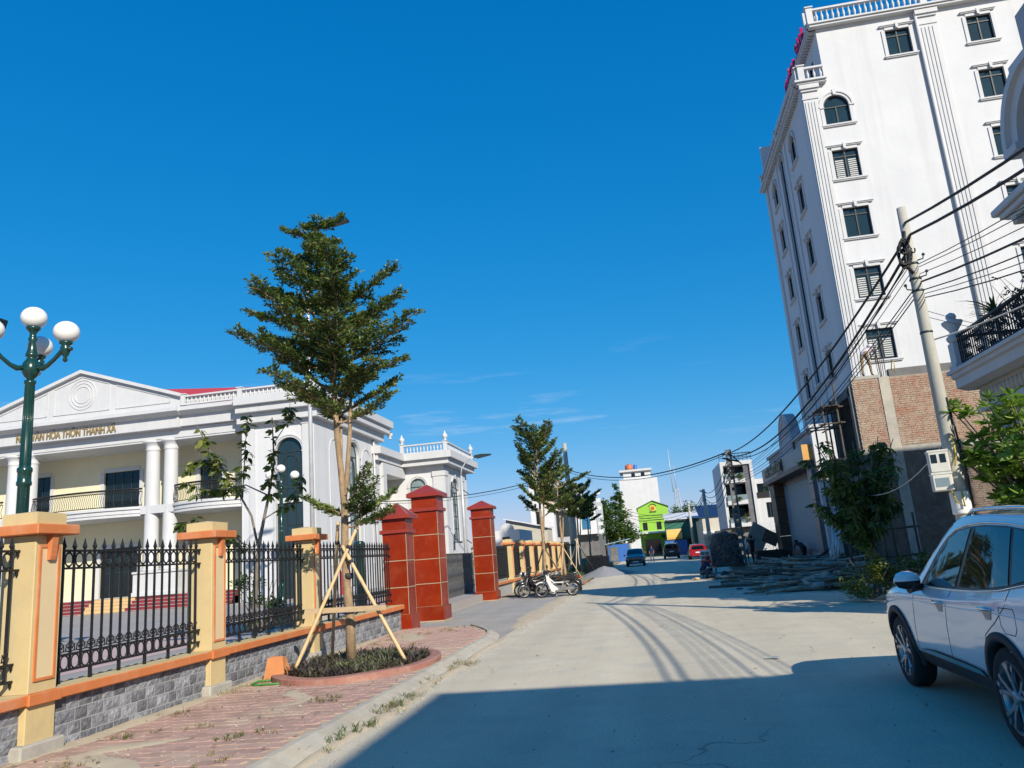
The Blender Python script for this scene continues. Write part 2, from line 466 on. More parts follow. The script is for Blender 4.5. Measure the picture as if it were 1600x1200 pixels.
pm('black_plastic', (0.012,0.012,0.014), (0.02,0.02,0.022), 10, 0.4)
pm('steel_pole', (0.56,0.57,0.58), (0.48,0.49,0.50), 3, 0.45, metal=0.3)
pm('concrete_pole', (0.43,0.415,0.355), (0.36,0.345,0.295), 3, 0.9, 0.25, 60, dirt=((0.28,0.27,0.24), 2.2, 0.5), stretch=(1,1,0.4))
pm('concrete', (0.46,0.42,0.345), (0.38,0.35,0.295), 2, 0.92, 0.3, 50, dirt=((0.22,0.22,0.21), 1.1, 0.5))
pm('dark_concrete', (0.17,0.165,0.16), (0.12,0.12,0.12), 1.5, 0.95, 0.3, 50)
pm('bark', (0.40,0.275,0.16), (0.25,0.17,0.10), 16, 0.92, 0.8, 70, stretch=(1,1,0.3), dirt=((0.18,0.13,0.08), 7, 0.6))
pm('bark_grey', (0.20,0.175,0.14), (0.13,0.115,0.09), 12, 0.92, 0.5, 60)
pm('bamboo', (0.62,0.45,0.23), (0.54,0.38,0.19), 9, 0.6, 0.1, 60)
pm('timber', (0.55,0.40,0.24), (0.45,0.32,0.19), 12, 0.8, 0.2, 60, stretch=(0.3,1,1))
pm('tie', (0.025,0.025,0.03), None, 20, 0.7)
pm('brick_red', (0.40,0.155,0.085), (0.48,0.25,0.16), 22, 0.9, 0.3, 80, rand=0.2, dirt=(((0.52,0.40,0.29), 5, 0.7), ((0.26,0.10,0.06), 9, 0.5)))
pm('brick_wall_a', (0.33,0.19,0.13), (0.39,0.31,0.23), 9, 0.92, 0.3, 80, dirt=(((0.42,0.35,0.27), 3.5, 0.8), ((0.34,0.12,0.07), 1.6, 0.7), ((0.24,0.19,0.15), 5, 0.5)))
pm('brick_shaded', (0.17,0.115,0.085), (0.21,0.165,0.13), 9, 0.92, 0.3, 80, dirt=(((0.26,0.23,0.19), 3.5, 0.7), ((0.11,0.07,0.055), 1.6, 0.7)))  # darkened copy of the wall brick: shade painted into the lower storey
pm('mortar_shaded', (0.17,0.155,0.135), (0.12,0.11,0.10), 3, 0.95, 0.4, 60)  # mortar darkened to match, shade put into its colour
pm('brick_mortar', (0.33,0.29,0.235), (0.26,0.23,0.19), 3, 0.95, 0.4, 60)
leafmat('leaf_dark', (0.018,0.048,0.014), (0.048,0.105,0.024), (0.15,0.21,0.045), 0.3)
leafmat('leaf_street', (0.035,0.062,0.02), (0.095,0.145,0.04), (0.27,0.31,0.09), 0.34)
leafmat('leaf_mid', (0.025,0.06,0.012), (0.06,0.12,0.024), (0.16,0.21,0.045), 0.3)
leafmat('leaf_olive', (0.055,0.085,0.016), (0.12,0.15,0.03), (0.28,0.29,0.06), 0.4)
leafmat('leaf_bright', (0.07,0.14,0.025), (0.15,0.25,0.045), (0.30,0.39,0.085), 0.4)
leafmat('leaf_purple', (0.05,0.03,0.036), (0.085,0.07,0.055), (0.17,0.20,0.075), 0.2)
leafmat('grass_dry', (0.16,0.13,0.045), (0.24,0.2,0.08), (0.36,0.30,0.14), 0.3)
leafmat('grass_green', (0.06,0.10,0.02), (0.12,0.15,0.04), (0.24,0.22,0.08), 0.3)
pm('car_white', (0.78,0.78,0.79), (0.77,0.77,0.78), 1, 0.22, 0, spec=0.5, coat=1.0)
pm('tyre', (0.014,0.014,0.015), (0.022,0.021,0.02), 12, 0.85, 0.2, 90)
pm('cladding', (0.02,0.021,0.023), (0.026,0.027,0.03), 12, 0.65, 0.1, 200)
pm('chrome', (0.72,0.72,0.73), (0.66,0.66,0.67), 3, 0.08, metal=1.0)
pm('alloy', (0.42,0.425,0.44), (0.36,0.37,0.38), 8, 0.32, metal=0.75)
glassmat('car_glass', (0.006,0.010,0.013), 0.03, 1.0)
pm('seam', (0.02,0.02,0.022), None, 5, 0.7)
pm('paint_blue', (0.03,0.05,0.07), (0.028,0.045,0.062), 2, 0.25, coat=0.8)
pm('paint_black', (0.015,0.017,0.02), None, 2, 0.25, coat=0.8)
pm('paint_red', (0.30,0.012,0.022), (0.26,0.01,0.02), 2, 0.25, coat=0.8)
pm('lens_red', (0.35,0.01,0.01), None, 5, 0.2)
pm('lens_clear', (0.6,0.6,0.6), None, 5, 0.1)
pm('plate', (0.7,0.7,0.68), None, 5, 0.5)
pm('wire', (0.008,0.008,0.01), None, 5, 0.6)
pm('wire_pale', (0.55,0.53,0.48), None, 5, 0.6)
pm('wire_yellow', (0.55,0.42,0.04), None, 5, 0.5)
pm('meter_box', (0.60,0.585,0.53), (0.54,0.525,0.475), 5, 0.5)
pm('gravel', (0.30,0.30,0.31), (0.20,0.20,0.21), 25, 0.95, 0.6, 60)
pm('scrap_wood', (0.34,0.29,0.225), (0.15,0.125,0.10), 3, 0.9, 0.3, 60, rand=0.8, dirt=((0.42,0.39,0.34), 2.5, 0.5))
pm('board_dark', (0.06,0.045,0.038), (0.04,0.032,0.028), 5, 0.85, 0.2, 60, rand=0.3)
pm('sheet_teal', (0.03,0.22,0.19), None, 4, 0.6)
pm('sheet_blue', (0.03,0.13,0.42), (0.025,0.11,0.37), 2, 0.5)
pm('sheet_green', (0.035,0.17,0.125), (0.03,0.145,0.105), 1.5, 0.55)
pm('sheet_white', (0.66,0.66,0.66), (0.6,0.6,0.6), 2, 0.5)
pm('sheet_navy', (0.012,0.025,0.075), None, 2, 0.5)
pm('lime', (0.27,0.52,0.05), (0.245,0.48,0.045), 0.6, 0.8)
pm('lime_trim', (0.06,0.14,0.03), None, 2, 0.8)
pm('emblem_yellow', (0.75,0.50,0.08), None, 2, 0.7)
pm('emblem_red', (0.50,0.06,0.03), None, 2, 0.7)
pm('billboard', (0.75,0.46,0.10), (0.72,0.50,0.2), 0.5, 0.7)
pm('beige', (0.50,0.46,0.38), (0.45,0.41,0.34), 1.0, 0.85)
pm('tank_steel', (0.5,0.49,0.47), None, 3, 0.3, metal=0.7)
pm('tank_orange', (0.50,0.14,0.06), None, 3, 0.5)
pm('shop_stone', (0.15,0.15,0.165), (0.10,0.10,0.115), 1.8, 0.4, detail=8)
pm('shop_brown', (0.10,0.055,0.03), (0.075,0.04,0.022), 2.5, 0.5, stretch=(1,1,0.2))
pm('shutter', (0.15,0.25,0.32), (0.13,0.225,0.29), 1.2, 0.5)
pm('ply_orange', (0.62,0.33,0.09), (0.55,0.29,0.075), 5, 0.7)
pm('letter_red', (0.42,0.008,0.06), (0.36,0.007,0.05), 3, 0.35)
pm('bamboo_dark', (0.10,0.085,0.065), (0.06,0.05,0.04), 6, 0.85)
pm('skin', (0.32,0.17,0.10), (0.28,0.15,0.085), 8, 0.6)
pm('hair', (0.01,0.009,0.008), None, 8, 0.6)
pm('cloth_white', (0.62,0.62,0.64), None, 6, 0.85)
pm('cloth_navy', (0.012,0.025,0.085), None, 6, 0.9)
pm('cloth_dark', (0.018,0.018,0.022), None, 6, 0.9)
pm('cloth_khaki', (0.24,0.17,0.09), None, 6, 0.9)
pm('cloth_red', (0.34,0.03,0.03), None, 6, 0.9)
pm('cloth_pink', (0.60,0.50,0.54), None, 6, 0.9)
pm('cloth_denim', (0.05,0.07,0.12), None, 6, 0.9)
pm('pot_white', (0.7,0.7,0.68), None, 4, 0.5)
pm('terracotta', (0.55,0.22,0.08), (0.48,0.19,0.07), 4, 0.8)
pm('canvas', (0.33,0.31,0.28), (0.25,0.24,0.22), 2, 0.9)
pm('junk', (0.05,0.05,0.052), (0.10,0.09,0.085), 7, 0.8, 0.5, 30, dirt=((0.2,0.19,0.18), 5, 0.5))
pm('seat_vinyl', (0.014,0.014,0.016), None, 9, 0.65, spec=0.3)
pm('engine_metal', (0.36,0.35,0.33), (0.25,0.24,0.23), 12, 0.4, metal=0.7)
pm('moto_white', (0.70,0.69,0.66), None, 4, 0.3, coat=0.5)
pm('moto_black', (0.012,0.012,0.016), None, 4, 0.22, coat=0.7)
pm('tank_blue', (0.25,0.45,0.60), None, 4, 0.5)
pm('sign_red', (0.55,0.02,0.03), None, 4, 0.5)
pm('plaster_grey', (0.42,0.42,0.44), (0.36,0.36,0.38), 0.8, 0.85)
pm('peach', (0.62,0.45,0.36), None, 0.8, 0.85)
pm('blue_window', (0.02,0.13,0.26), (0.03,0.18,0.33), 1.5, 0.1, spec=0.9)
pm('pebble', (0.4,0.37,0.32), (0.28,0.26,0.23), 30, 0.95, 0.3, 90)
pm('purple_blue', (0.12,0.13,0.22), None, 4, 0.7)

# ------------------------------------------------------------------ ground sheets
def sheet(name, pts, z, mat, sub=None):
    mb = MB(); mb.poly([(x, y, z) for x, y in pts])
    return tag(mb.obj(name, mat), kind='structure')
sheet('ground', [(-900,-300),(900,-300),(900,2500),(-900,2500)], -0.06, 'dirt')
sheet('road', [(-3.35,-40),(6.0,-40),(6.0,140),(-3.6,140)], 0.0, 'asphalt_road')
# driveway apron in front of the gate
sheet('driveway', [(-3.352,15.8),(-3.35,34.2),(-6.6,34.0),(-9.2,33.6),(-9.2,22.8),(-6.5,19.9),(-5.2,18.9),(-4.2,17.4),(-3.75,15.8)], 0.006, 'asphalt_apron')
# courtyard of the hall
mb = MB(); mb.bx(-90, -20, -0.05, -6.9, 90, 0.30)
court = tag(mb.obj('courtyard', 'court'), kind='structure')
sheet('courtyard_path', [(-13.2,-10),(-10.2,-10),(-10.2,36),(-13.2,36)], 0.304, pm('pink_paving', (0.50,0.36,0.33), (0.45,0.33,0.31), 2.5, 0.9))
mb = MB(); mb.poly([(-9.1,22.9,0.305),(-6.7,22.4,0.012),(-6.7,33.9,0.012),(-9.1,33.7,0.305)])
tag(mb.obj('gate_ramp', 'asphalt_apron'), kind='structure')
# right-hand verge
mb = MB(); mb.bx(6.22, -40, -0.05, 60, 140, 0.10)
tag(mb.obj('verge', 'dirt'), kind='structure')
# verge beyond the gate on the left
mb = MB(); mb.poly([(-3.62,34.4,0.012),(-3.62,140,0.012),(-6.6,140,0.05),(-6.6,34.2,0.05)])
tag(mb.obj('left_verge', 'dirt'), kind='structure')

# sidewalk: bed + laid pavers
KX = -3.62          # inner edge of kerb
def kerb_inner(y):   # the kerb curves into the drive
    return KX if y < 16.4 else KX - (y-16.4)**2*0.085
SW_END = 20.45
bed = [(KX, -20)] + [(kerb_inner(y), y) for y in [16.4, 17, 17.6, 18.2, 18.8, 19.4]] + [(-5.0, 20.0), (-6.5, SW_END), (-6.62, SW_END), (-6.62, -20)]
mb = MB(); mb.prism(bed, 'z', -0.05, 0.0785)
sidewalk = tag(mb.obj('sidewalk', 'bedding'), kind='structure')
def paver_mesh(i):
    r = random.Random(i)
    a, b = 0.145, 0.098
    out = [(-a*0.76,-b),( a*0.76,-b),(a,0),(a*0.76,b),(-a*0.76,b),(-a,0)]
    top = [(x*0.978, y*0.97, 0.0335+r.uniform(-.0015,.0015)) for x, y in out]
    vs = [(x, y, 0.0) for x, y in out] + [(x, y, 0.030) for x, y in out] + top
    fs = [(i2, (i2+1) % 6, 6+(i2+1) % 6, 6+i2) for i2 in range(6)] + [(6+i2, 6+(i2+1) % 6, 12+(i2+1) % 6, 12+i2) for i2 in range(6)] + [tuple(range(12,18))]
    return vs, fs
pit_c = (-5.0, 13.05)
def in_pit(x, y): return ((x-pit_c[0])/1.32)**2 + ((y-pit_c[1])/1.78)**2 < 1
pv = []
y = 4.2; row = 0
while y < 20.3:
    x = -6.5 + (0.129 if row % 2 else 0)
    while x < kerb_inner(y) - 0.10:
        if not in_pit(x, y) and not (y > 19.6 and x > -5.4):
            pv.append((x, y))
        x += 0.258
    y += 0.199; row += 1
# sand hides many of them
def sandy(x, y):
    n = math.sin(x*2.1+1.3*math.sin(y*0.9)) + math.sin(y*1.7+0.6+1.1*math.sin(x*1.3)) + 0.7*math.sin(x*5.1+y*3.3)
    n += 1.5*max(0, 1-(x+6.5)/0.45)
    return n
kept = []
for (x, y) in pv:
    n = sandy(x, y)
    kept.append((x, y, -0.0014*max(0, min(4, n+0.8))))
kept.sort(key=lambda p: p[1]*1.0)
vis = [p for p in kept if p[1] > 5.4 and p[0] > -6.5 + 0 and p[0] < (p[1]*-0.35)+2]
near = set(vis[:300])
vs0, fs0 = paver_mesh(0)
pmb = MB(); pmb.add(vs0, fs0)
proto = pmb.obj('paver', 'paver', sidewalk)
first = True
rest = MB()
for p in kept:
    rz = U(-.02,.02); z = 0.055 + p[2] + U(-.003,.003)
    if p in near:
        o = proto if first else inst(proto, sidewalk)
        first = False
        o.location = (p[0], p[1], z); o.rotation_euler = (U(-.012,.012), U(-.012,.012), rz)
    else:
        rest.add([(x+p[0], y+p[1], zz+z) for x, y, zz in vs0], fs0)
tag(rest.obj('pavers', 'paver', sidewalk), kind='stuff')

# kerb stones
def kerb(name, path_fn, y0, y1, L=1.0, parent=None):
    k = 0; y = y0
    while y < y1 - 0.01:
        ya, yb = y+0.006, min(y+L, y1)-0.006
        xa, xb = path_fn(ya), path_fn(yb)
        prof = [(0,-0.05),(0.27,-0.05),(0.27,0.012),(0.20,0.05),(0.07,0.108),(0.0,0.112)]
        vs = [(xa+px, ya, pz) for px, pz in prof] + [(xb+px, yb, pz) for px, pz in prof]
        n = len(prof)
        fs = [tuple(range(n)), tuple(range(2*n-1,n-1,-1))] + [(i,(i+1)%n,n+(i+1)%n,n+i) for i in range(n)]
        mb = MB(); mb.add(vs, fs)
        o = mb.obj('kerb_stone', 'kerbstone', parent)
        o.rotation_euler = (0, 0, 0)
        o.location = (U(-.008,.008), 0, U(-.004,.004))
        y += L
kb = MB(); kb.bx(KX-0.0, -20, -0.05, KX+0.02, 3.0, 0.05)
kerb_l = tag(kb.obj('kerb', 'kerbstone'), kind='structure')
kerb('kerb_stone', kerb_inner, 3.0, 16.4, 1.0, kerb_l)
kerb('kerb_stone', kerb_inner, 16.4, 19.9, 0.5, kerb_l)
kr = MB(); kr.bx(6.0, -40, -0.05, 6.22, 5, 0.13)
kerb_r = tag(kr.obj('right_kerb', 'kerbstone'), kind='structure')
for k in range(0, 38):
    y = 5.0 + k*1.0
    mb = MB(); mb.cb(6.0, y+.006, -.05, 6.22, y+.994, 0.13+U(-.008,.008), 0.025)
    o = mb.obj('kerb_stone', 'kerbstone', kerb_r); o.location = (U(-.015,.015), 0, 0)

# sand drifts against wall, kerb and road edge (thin uneven heaps)
def drift(name, pts, w, h, mat='sand', seed=0):
    r = random.Random(seed)
    n = len(pts); vs = []; fs = []
    for i, (x, y, z) in enumerate(pts):
        a = pts[max(i-1,0)]; b = pts[min(i+1,n-1)]
        t = Vector((b[0]-a[0], b[1]-a[1])); t.normalize(); nx, ny = t.y, -t.x
        e = math.sin(PI*i/(n-1))**0.5
        ww = w*(0.55+0.6*r.random())*e; hh = h*(0.5+0.7*r.random())*e
        for k, (u, v) in enumerate(((-1,-0.03),(-0.55,0.55),(-0.1,1),(0.35,0.7),(1,-0.03))):
            u2 = u*ww + r.uniform(-.1,.1)*ww
            vs.append((x+nx*u2, y+ny*u2, z + v*hh - (0.012 if abs(u) == 1 else 0)))
    for i in range(n-1):
        for k in range(4):
            fs.append((i*5+k, i*5+k+1, (i+1)*5+k+1, (i+1)*5+k))
    mb = MB(); mb.add(vs, fs, smooth=True)
    return tag(mb.obj(name, mat), kind='stuff')
drift('sand_drift', [(-6.4, 5+0.35*i, 0.075) for i in range(44)], 0.50, 0.034, seed=1)
drift('sand_drift', [(-5.3+.5*math.sin(i*.9), 6.4+0.22*i, 0.085) for i in range(9)], 0.42, 0.012, seed=7)
drift('sand_drift', [(-4.9+.3*math.sin(i*.9), 9.6+0.25*i, 0.085) for i in range(7)], 0.33, 0.010, seed=8)
drift('sand_drift', [(-5.6+.3*math.sin(i*.7), 16.6+0.3*i, 0.085) for i in range(9)], 0.5, 0.012, seed=9)
drift('sand_drift', [(-3.28+0.05*math.sin(i*.7), 5+0.4*i, 0.004) for i in range(33)], 0.17, 0.03, seed=2)
drift('sand_drift', [(-3.45, 19.0+0.6*i, 0.008) for i in range(24)], 0.5, 0.016, seed=3)
drift('sand_drift', [(5.75, 14+0.6*i, 0.004) for i in range(16)], 0.25, 0.03, seed=5)
# ================================================================== LEFT: boundary wall, fence, gate
FX = -6.65                       # line of the iron fence
SZ = 0.085                       # sidewalk level
# --- split-stone base walls with coping
def stone_wall(y0, y1, label, parts=True, zt=0.70, far=False):
    t = thing('boundary_wall', label, 'wall', (-6.62, (y0+y1)/2, 0), wpos=True)
    MB().bx(-6.85, y0, -0.05, -6.531, y1, zt-0.11).obj('wall_core', 'mortar', t)
    mb = MB(); mb.cb(-6.90, y0, zt-0.11, -6.425, y1, zt, 0.012)
    mb.obj('coping', 'orange', t)
    mb = MB(); mb.bx(-6.88, y0+.005, zt-0.002, -6.44, y1-.005, zt+0.006); mb.obj('coping_top', 'cream', t)
    if far:
        return t
    protos = []
    for k in range(7):
        r = random.Random(50+k)
        w = (0.17, 0.21, 0.25, 0.19, 0.23, 0.28, 0.16)[k]; h = 0.127
        mb = MB()
        n, mrow = 4, 3
        vs = []; fs = []
        for j in range(mrow+1):
            for i in range(n+1):
                e = (i in (0, n)) or (j in (0, mrow))
                d = 0.0 if e else r.uniform(0.004, 0.015)
                vs.append((0.006+d if not e else 0.006, w*i/n - w/2 + (0 if e else r.uniform(-.012,.012)), h*j/mrow - h/2 + (0 if e else r.uniform(-.01,.01))))
        for j in range(mrow):
            for i in range(n):
                a = j*(n+1)+i; fs.append((a, a+1, a+n+2, a+n+1))
        o = len(vs)
        bd = [i for i in range(n+1)] + [(j+1)*(n+1)-1 for j in range(1, mrow+1)] + [mrow*(n+1)+i for i in range(n-1,-1,-1)] + [j*(n+1) for j in range(mrow-1,0,-1)]
        vs += [(-0.02, vs[b][1], vs[b][2]) for b in bd]
        for q in range(len(bd)):
            q2 = (q+1) % len(bd)
            fs.append((bd[q], o+q, o+q2, bd[q2]))
        mb.add(vs, fs)
        protos.append((mb, w))
    made = {}
    z = 0.02; row = 0
    stuff = MB()
    r = random.Random(int(y0*10))
    while z + 0.06 < zt-0.11:
        y = y0 + (0 if row % 2 else -0.09)
        while y < y1 - 0.05:
            k = r.randrange(7); mb, w = protos[k]
            yc = y + w/2
            if yc - w/2 < y0: yc = y0 + w/2
            if yc + w/2 > y1: yc = y1 - w/2
            loc = (-6.535-t.location.x, yc-t.location.y, z+0.066)
            if k not in made:
                o = mb.obj('stone', 'wallstone', t, world=False); made[k] = o
            else:
                o = inst(made[k], t)
            o.location = loc
            o.scale = (1, 1, 1 if r.random() < .5 else -1) if False else (1,1,1)
            y += w + 0.015
        z += 0.14; row += 1
    return t
stone_wall(4.3, 7.42, 'low grey stone wall under the fence, running out at the left edge of the view')
stone_wall(7.84, 10.88, 'low grey split stone wall between the two nearest cream pillars')
stone_wall(11.30, 14.46, 'low grey stone wall ending beside the round planter of the staked tree')
stone_wall(14.90, 20.08, 'low grey stone wall behind the staked tree, ending at the short red gate pillar')

# --- cream pillars
def make_pillar(loc, label):
    t = thing('fence_pillar', label, 'pillar', loc, group='cream fence pillars')
    w = 0.20
    mb = MB(); mb.cb(-w, -w, 0.70-SZ, w, w, 2.33-SZ, 0.008); mb.obj('shaft', 'cream', t)
    MB().cb(-w-.002, -w-.01, 0.12, w-.002, w, 0.585-SZ, 0.006).obj('lower_shaft', 'cream', t)
    mb = MB(); mb.cb(-w, -w-.03, 0.585-SZ, w+.05, w+.03, 0.704-SZ, 0.008); mb.obj('base_band', 'orange', t)
    MB().cb(-w-.03, -w-.12, -0.05, w+.06, w+.10, 0.135, 0.02).obj('footing', 'footing', t)
    mb = MB(); mb.cb(-.315, -.315, 2.33-SZ, .315, .315, 2.44-SZ, 0.01); mb.obj('cap', 'orange', t)
    mb = MB(); mb.prism([(-.215,-.215),(.215,-.215),(.215,.215),(-.215,.215)], 'z', 2.44-SZ, 2.57-SZ)
    mb.add([(-.215,-.215,2.57-SZ),(.215,-.215,2.57-SZ),(.215,.215,2.57-SZ),(-.215,.215,2.57-SZ),(0,0,2.605-SZ)], [(0,1,4),(1,2,4),(2,3,4),(3,0,4)])
    mb.obj('cap_top', 'cream', t)
    # raised orange frame with lighter panel on the road face, bracket under the cap
    f = MB(); x0, x1 = w-.002, w+.018
    z0, z1 = 0.82-SZ, 2.22-SZ
    f.bx(x0, -.15, z0, x1, .15, z0+.028); f.bx(x0, -.15, z0+.028, x1, -.122, z1); f.bx(x0, .122, z0+.028, x1, .15, z1)
    f.bx(x0, -.122, z1-.028, x1, -.055, z1); f.bx(x0, .055, z1-.028, x1, .122, z1)
    f.obj('panel_frame', 'orange', t)
    MB().bx(w-.002, -.122, z0+.028, w+.006, .122, z1-.028).obj('panel', 'cream_panel', t)
    mb = MB(); mb.prism([(w, 2.06-SZ), (w+.045, 2.06-SZ), (w+.055, 2.10-SZ), (w+.075, 2.328-SZ), (w, 2.328-SZ)], 'y', -.042, .042); mb.obj('bracket', 'orange', t)
    return t
PX0 = -6.65
p1 = make_pillar((PX0, 7.63, SZ), 'cream pillar nearest the camera, in front of the green globe lamp, chipped orange cap')
lab = {11.09: 'second cream pillar from the left, between two black iron fence panels', 14.68: 'cream pillar behind the bamboo stakes of the young street tree, shaded cap'}
for y, l in lab.items():
    o = copy_tree(p1); o.location = (PX0, y, SZ); o['label'] = l
FARY = [37.4 + 3.5*k for k in range(9)]
names = ['first cream pillar past the far red gate pillar', 'second cream pillar past the far red gate pillar', 'third cream pillar past the gate, behind the motorbikes', 'fourth cream pillar past the gate, behind the motorbikes', 'fifth cream pillar past the gate, by the trunk of the second street tree',
         'sixth cream pillar past the gate, on the shaded road side', 'seventh cream pillar past the gate, before the concrete pole', 'eighth cream pillar past the gate, beside the round concrete pole', 'last cream pillar of the far fence, behind the round concrete pole']
for y, l in zip(FARY, names):
    o = copy_tree(p1); o.location = (PX0, y, 0.04); o['label'] = l

# --- iron fence panels
mb = MB(); r_ = 0.0115
mb.bx(-r_, -r_, 0.84-.70, r_, r_, 2.19-.70)
mb.lathe([(0.012,1.485),(0.030,1.52),(0.022,1.545),(0.014,1.575),(0.002,1.625)], n=6, smooth=False)
picket_me = mb
def spiral(cx, cz, r0, turns, a0, sgn, n=11):
    return [(0, cx + sgn*r0*(1-0.72*i/n)*math.cos(a0+turns*2*PI*i/n), cz + r0*(1-0.72*i/n)*math.sin(a0+turns*2*PI*i/n)) for i in range(n+1)]
def make_panel(y0, y1, label, zc=0.70):
    t = thing('iron_fence_panel', label, 'fence', (FX, y0, zc), group='black iron fence panels')
    Lr = y1-y0
    rails = []
    for z in (1.47, 1.27, 0.31, 0.14):
        o = MB().bx(-.018, -.09, z-.012, .018, Lr+.09, z+.012).obj('rail', 'iron', t)
    n = int(Lr/0.166); s = Lr/n
    pk = None; rg = None; fo = None; sc = None
    for i in range(n+1):
        y = i*s if 0 < i < n else (0.03 if i == 0 else Lr-.03)
        pk = picket_me.obj('picket', 'iron', t, world=False) if pk is None else inst(pk, t); pk.location = (0, y, 0)
        if i % 3 == 1:
            if fo is None:
                fo = MB().bx(-.016,-.016,0,.016,.016,.14).obj('fence_foot', 'iron', t, world=False)
            else: fo = inst(fo, t)
            fo.location = (0, y, 0)
    for row, z in enumerate((1.37, 0.225)):
        for i in range(n):
            if rg is None:
                rg = MB().torus((0,0,0), 0.062, 0.0105, 'x', 14, 4, sx=1.0, sz=1.28).obj('ring', 'iron', t, world=False)
            else: rg = inst(rg, t)
            rg.location = (0, (i+.5)*s, z)
    for i in range(n):
        if sc is None:
            q = MB()
            for sg in (-1, 1):
                q.tube([(0, sg*0.012, 0.02), (0, sg*0.02, 0.08)] + [(0, sg*0.02 + sg*(p[1]), p[2]) for p in spiral(0.038, 0.10, 0.04, 1.15, PI, 1)], 0.0085, 4)
                q.tube([(0, sg*0.014, 0.03)] + [(0, sg*0.014 + sg*p[1], p[2]) for p in spiral(0.04, 0.045, 0.028, 0.9, PI*1.2, 1)], 0.007, 4)
            sc = q.obj('scroll', 'iron', t, world=False)
        else: sc = inst(sc, t)
        sc.location = (0, (i+.5)*s, 0.32)
    b = MB()
    for y, sg in ((-.03, -1), (Lr+.03, 1)):
        for z in (1.47, 1.27, .31, .14):
            b.prism([(y, z+.012), (y+sg*.11, z+.012), (y+sg*.02, z-.07)], 'x', -.008, .008)
    b.obj('wall_bracket', 'iron', t)
    return t
make_panel(4.45, 7.36, 'black iron fence panel cut off at the left edge, left of the nearest cream pillar')
make_panel(7.92, 10.82, 'black spear-topped iron fence panel between the two nearest cream pillars')
make_panel(11.38, 14.40, 'black iron fence panel in front of the sparse tree with broad leaves')
make_panel(14.98, 19.62, 'black iron fence panel behind the staked street tree, ending at the short red pillar')
# far panels: pickets too fine to pick apart
ys = [33.0] + FARY
for k in range(len(ys)-1):
    a, b = ys[k]+.24, ys[k+1]-.24
    t = thing('iron_fence_panel', 'dark iron fence panel %s past the gate' % ['right beside the far red pillar', 'between first and second cream pillar', 'between second and third cream pillar', 'between third and fourth cream pillar', 'between fourth and fifth cream pillar', 'between fifth and sixth cream pillar', 'between sixth and seventh cream pillar', 'between seventh and eighth cream pillar', 'between eighth and last cream pillar'][k], 'fence', (FX, a, .66), group='black iron fence panels')
    m = MB()
    for i in range(int((b-a)/.166)+1):
        y = i*.166
        m.bx(-.014, y-.014, .1, .014, y+.014, 1.56)
        if i: m.torus((0, y-.083, 1.37), .062, .011, 'x', 8, 3, sz=1.28); m.torus((0, y-.083, .225), .062, .011, 'x', 8, 3, sz=1.28)
    tag(m.obj('pickets', 'iron', t), kind='stuff')
    for z in (1.47, 1.27, .31, .14): MB().bx(-.018, 0, z-.012, .018, b-a, z+.012).obj('rail', 'iron', t)
stone_wall(33.0, 66.5, 'low wall with orange coping under the far cream pillars past the gate', zt=0.66, far=True)

# --- red tiled gate pillars
def red_pillar(loc, w, hs, label):
    """hs: base top, bands..., moulding bottom, eave bottom, apex"""
    t = thing('gate_pillar', label, 'gate pillar', loc, group='red tiled gate pillars')
    h = w/2; base, b1, b2, b3, mb_, mt_, ea, et, ap = hs
    MB().cb(-h-.06, -h-.06, -.1, h+.06, h+.06, base, .01).obj('plinth', 'red_tile', t)
    zs = [base, b3, b2, b1, mb_]
    zs = [z for z in zs if z is not None]
    g = MB()
    for a, b in zip(zs[:-1], zs[1:]):
        MB().cb(-h, -h, a+(.012 if a != base else .008), h, h, b-(.012 if b != mb_ else 0), .006).obj('tile_course', 'red_tile', t)
        if a != base: g.cb(-h-.003, -h-.003, a-.0118, h+.003, h+.003, a+.0118, .003)
    g.bx(-h+.01, -h+.01, base-.004, h-.01, h-.01, base+.01)
    for sx_, sy_ in ((1,-1),(1,1),(-1,-1),(-1,1)):
        g.bx(sx_*(h-.011), sy_*(h-.011), base+.01, sx_*(h+.0025), sy_*(h+.0025), mb_-.01)
    g.bx(-h-.065, -h-.065, -.1, h+.065, h+.065, .014)
    g.obj('grout_bands', 'grout', t)
    MB().cb(-h-.06, -h-.06, mb_, h+.06, h+.06, mt_, .008).obj('moulding', 'red_cap', t)
    MB().cb(-h-.0, -h-.0, mt_, h+.0, h+.0, ea, .005).obj('neck', 'red_tile', t)
    e = h+.12
    MB().cb(-e, -e, ea, e, e, et, .008).obj('eave', 'red_cap', t)
    mb = MB(); e2 = e-.015
    mb.add([(-e2,-e2,et),(e2,-e2,et),(e2,e2,et),(-e2,e2,et),(-.035,-.035,ap),(.035,-.035,ap),(.035,.035,ap),(-.035,.035,ap)], [(0,1,5,4),(1,2,6,5),(2,3,7,6),(3,0,4,7),(4,5,6,7),(3,2,1,0)])
    mb.obj('cap_roof', 'red_cap', t)
    g2 = MB()
    for sx_, sy_ in ((1,-1),(1,1),(-1,-1),(-1,1)): g2.tube([(sx_*e2, sy_*e2, et+.003), (sx_*.035, sy_*.035, ap)], .007, 4)
    g2.obj('ridge_joint', 'grout', t)
    return t
red_pillar((-6.64, 20.44, 0.03), .66, (.42, 1.80, 1.11, None, 2.52, 2.62, 2.90, 3.0, 3.33), 'short red tiled gate pillar at the end of the stone wall')
red_pillar((-6.60, 23.40, 0.03), .80, (.42, 2.52, 1.80, 1.08, 3.23, 3.34, 3.67, 3.79, 4.06), 'tall red tiled gate pillar on the near side of the driveway')
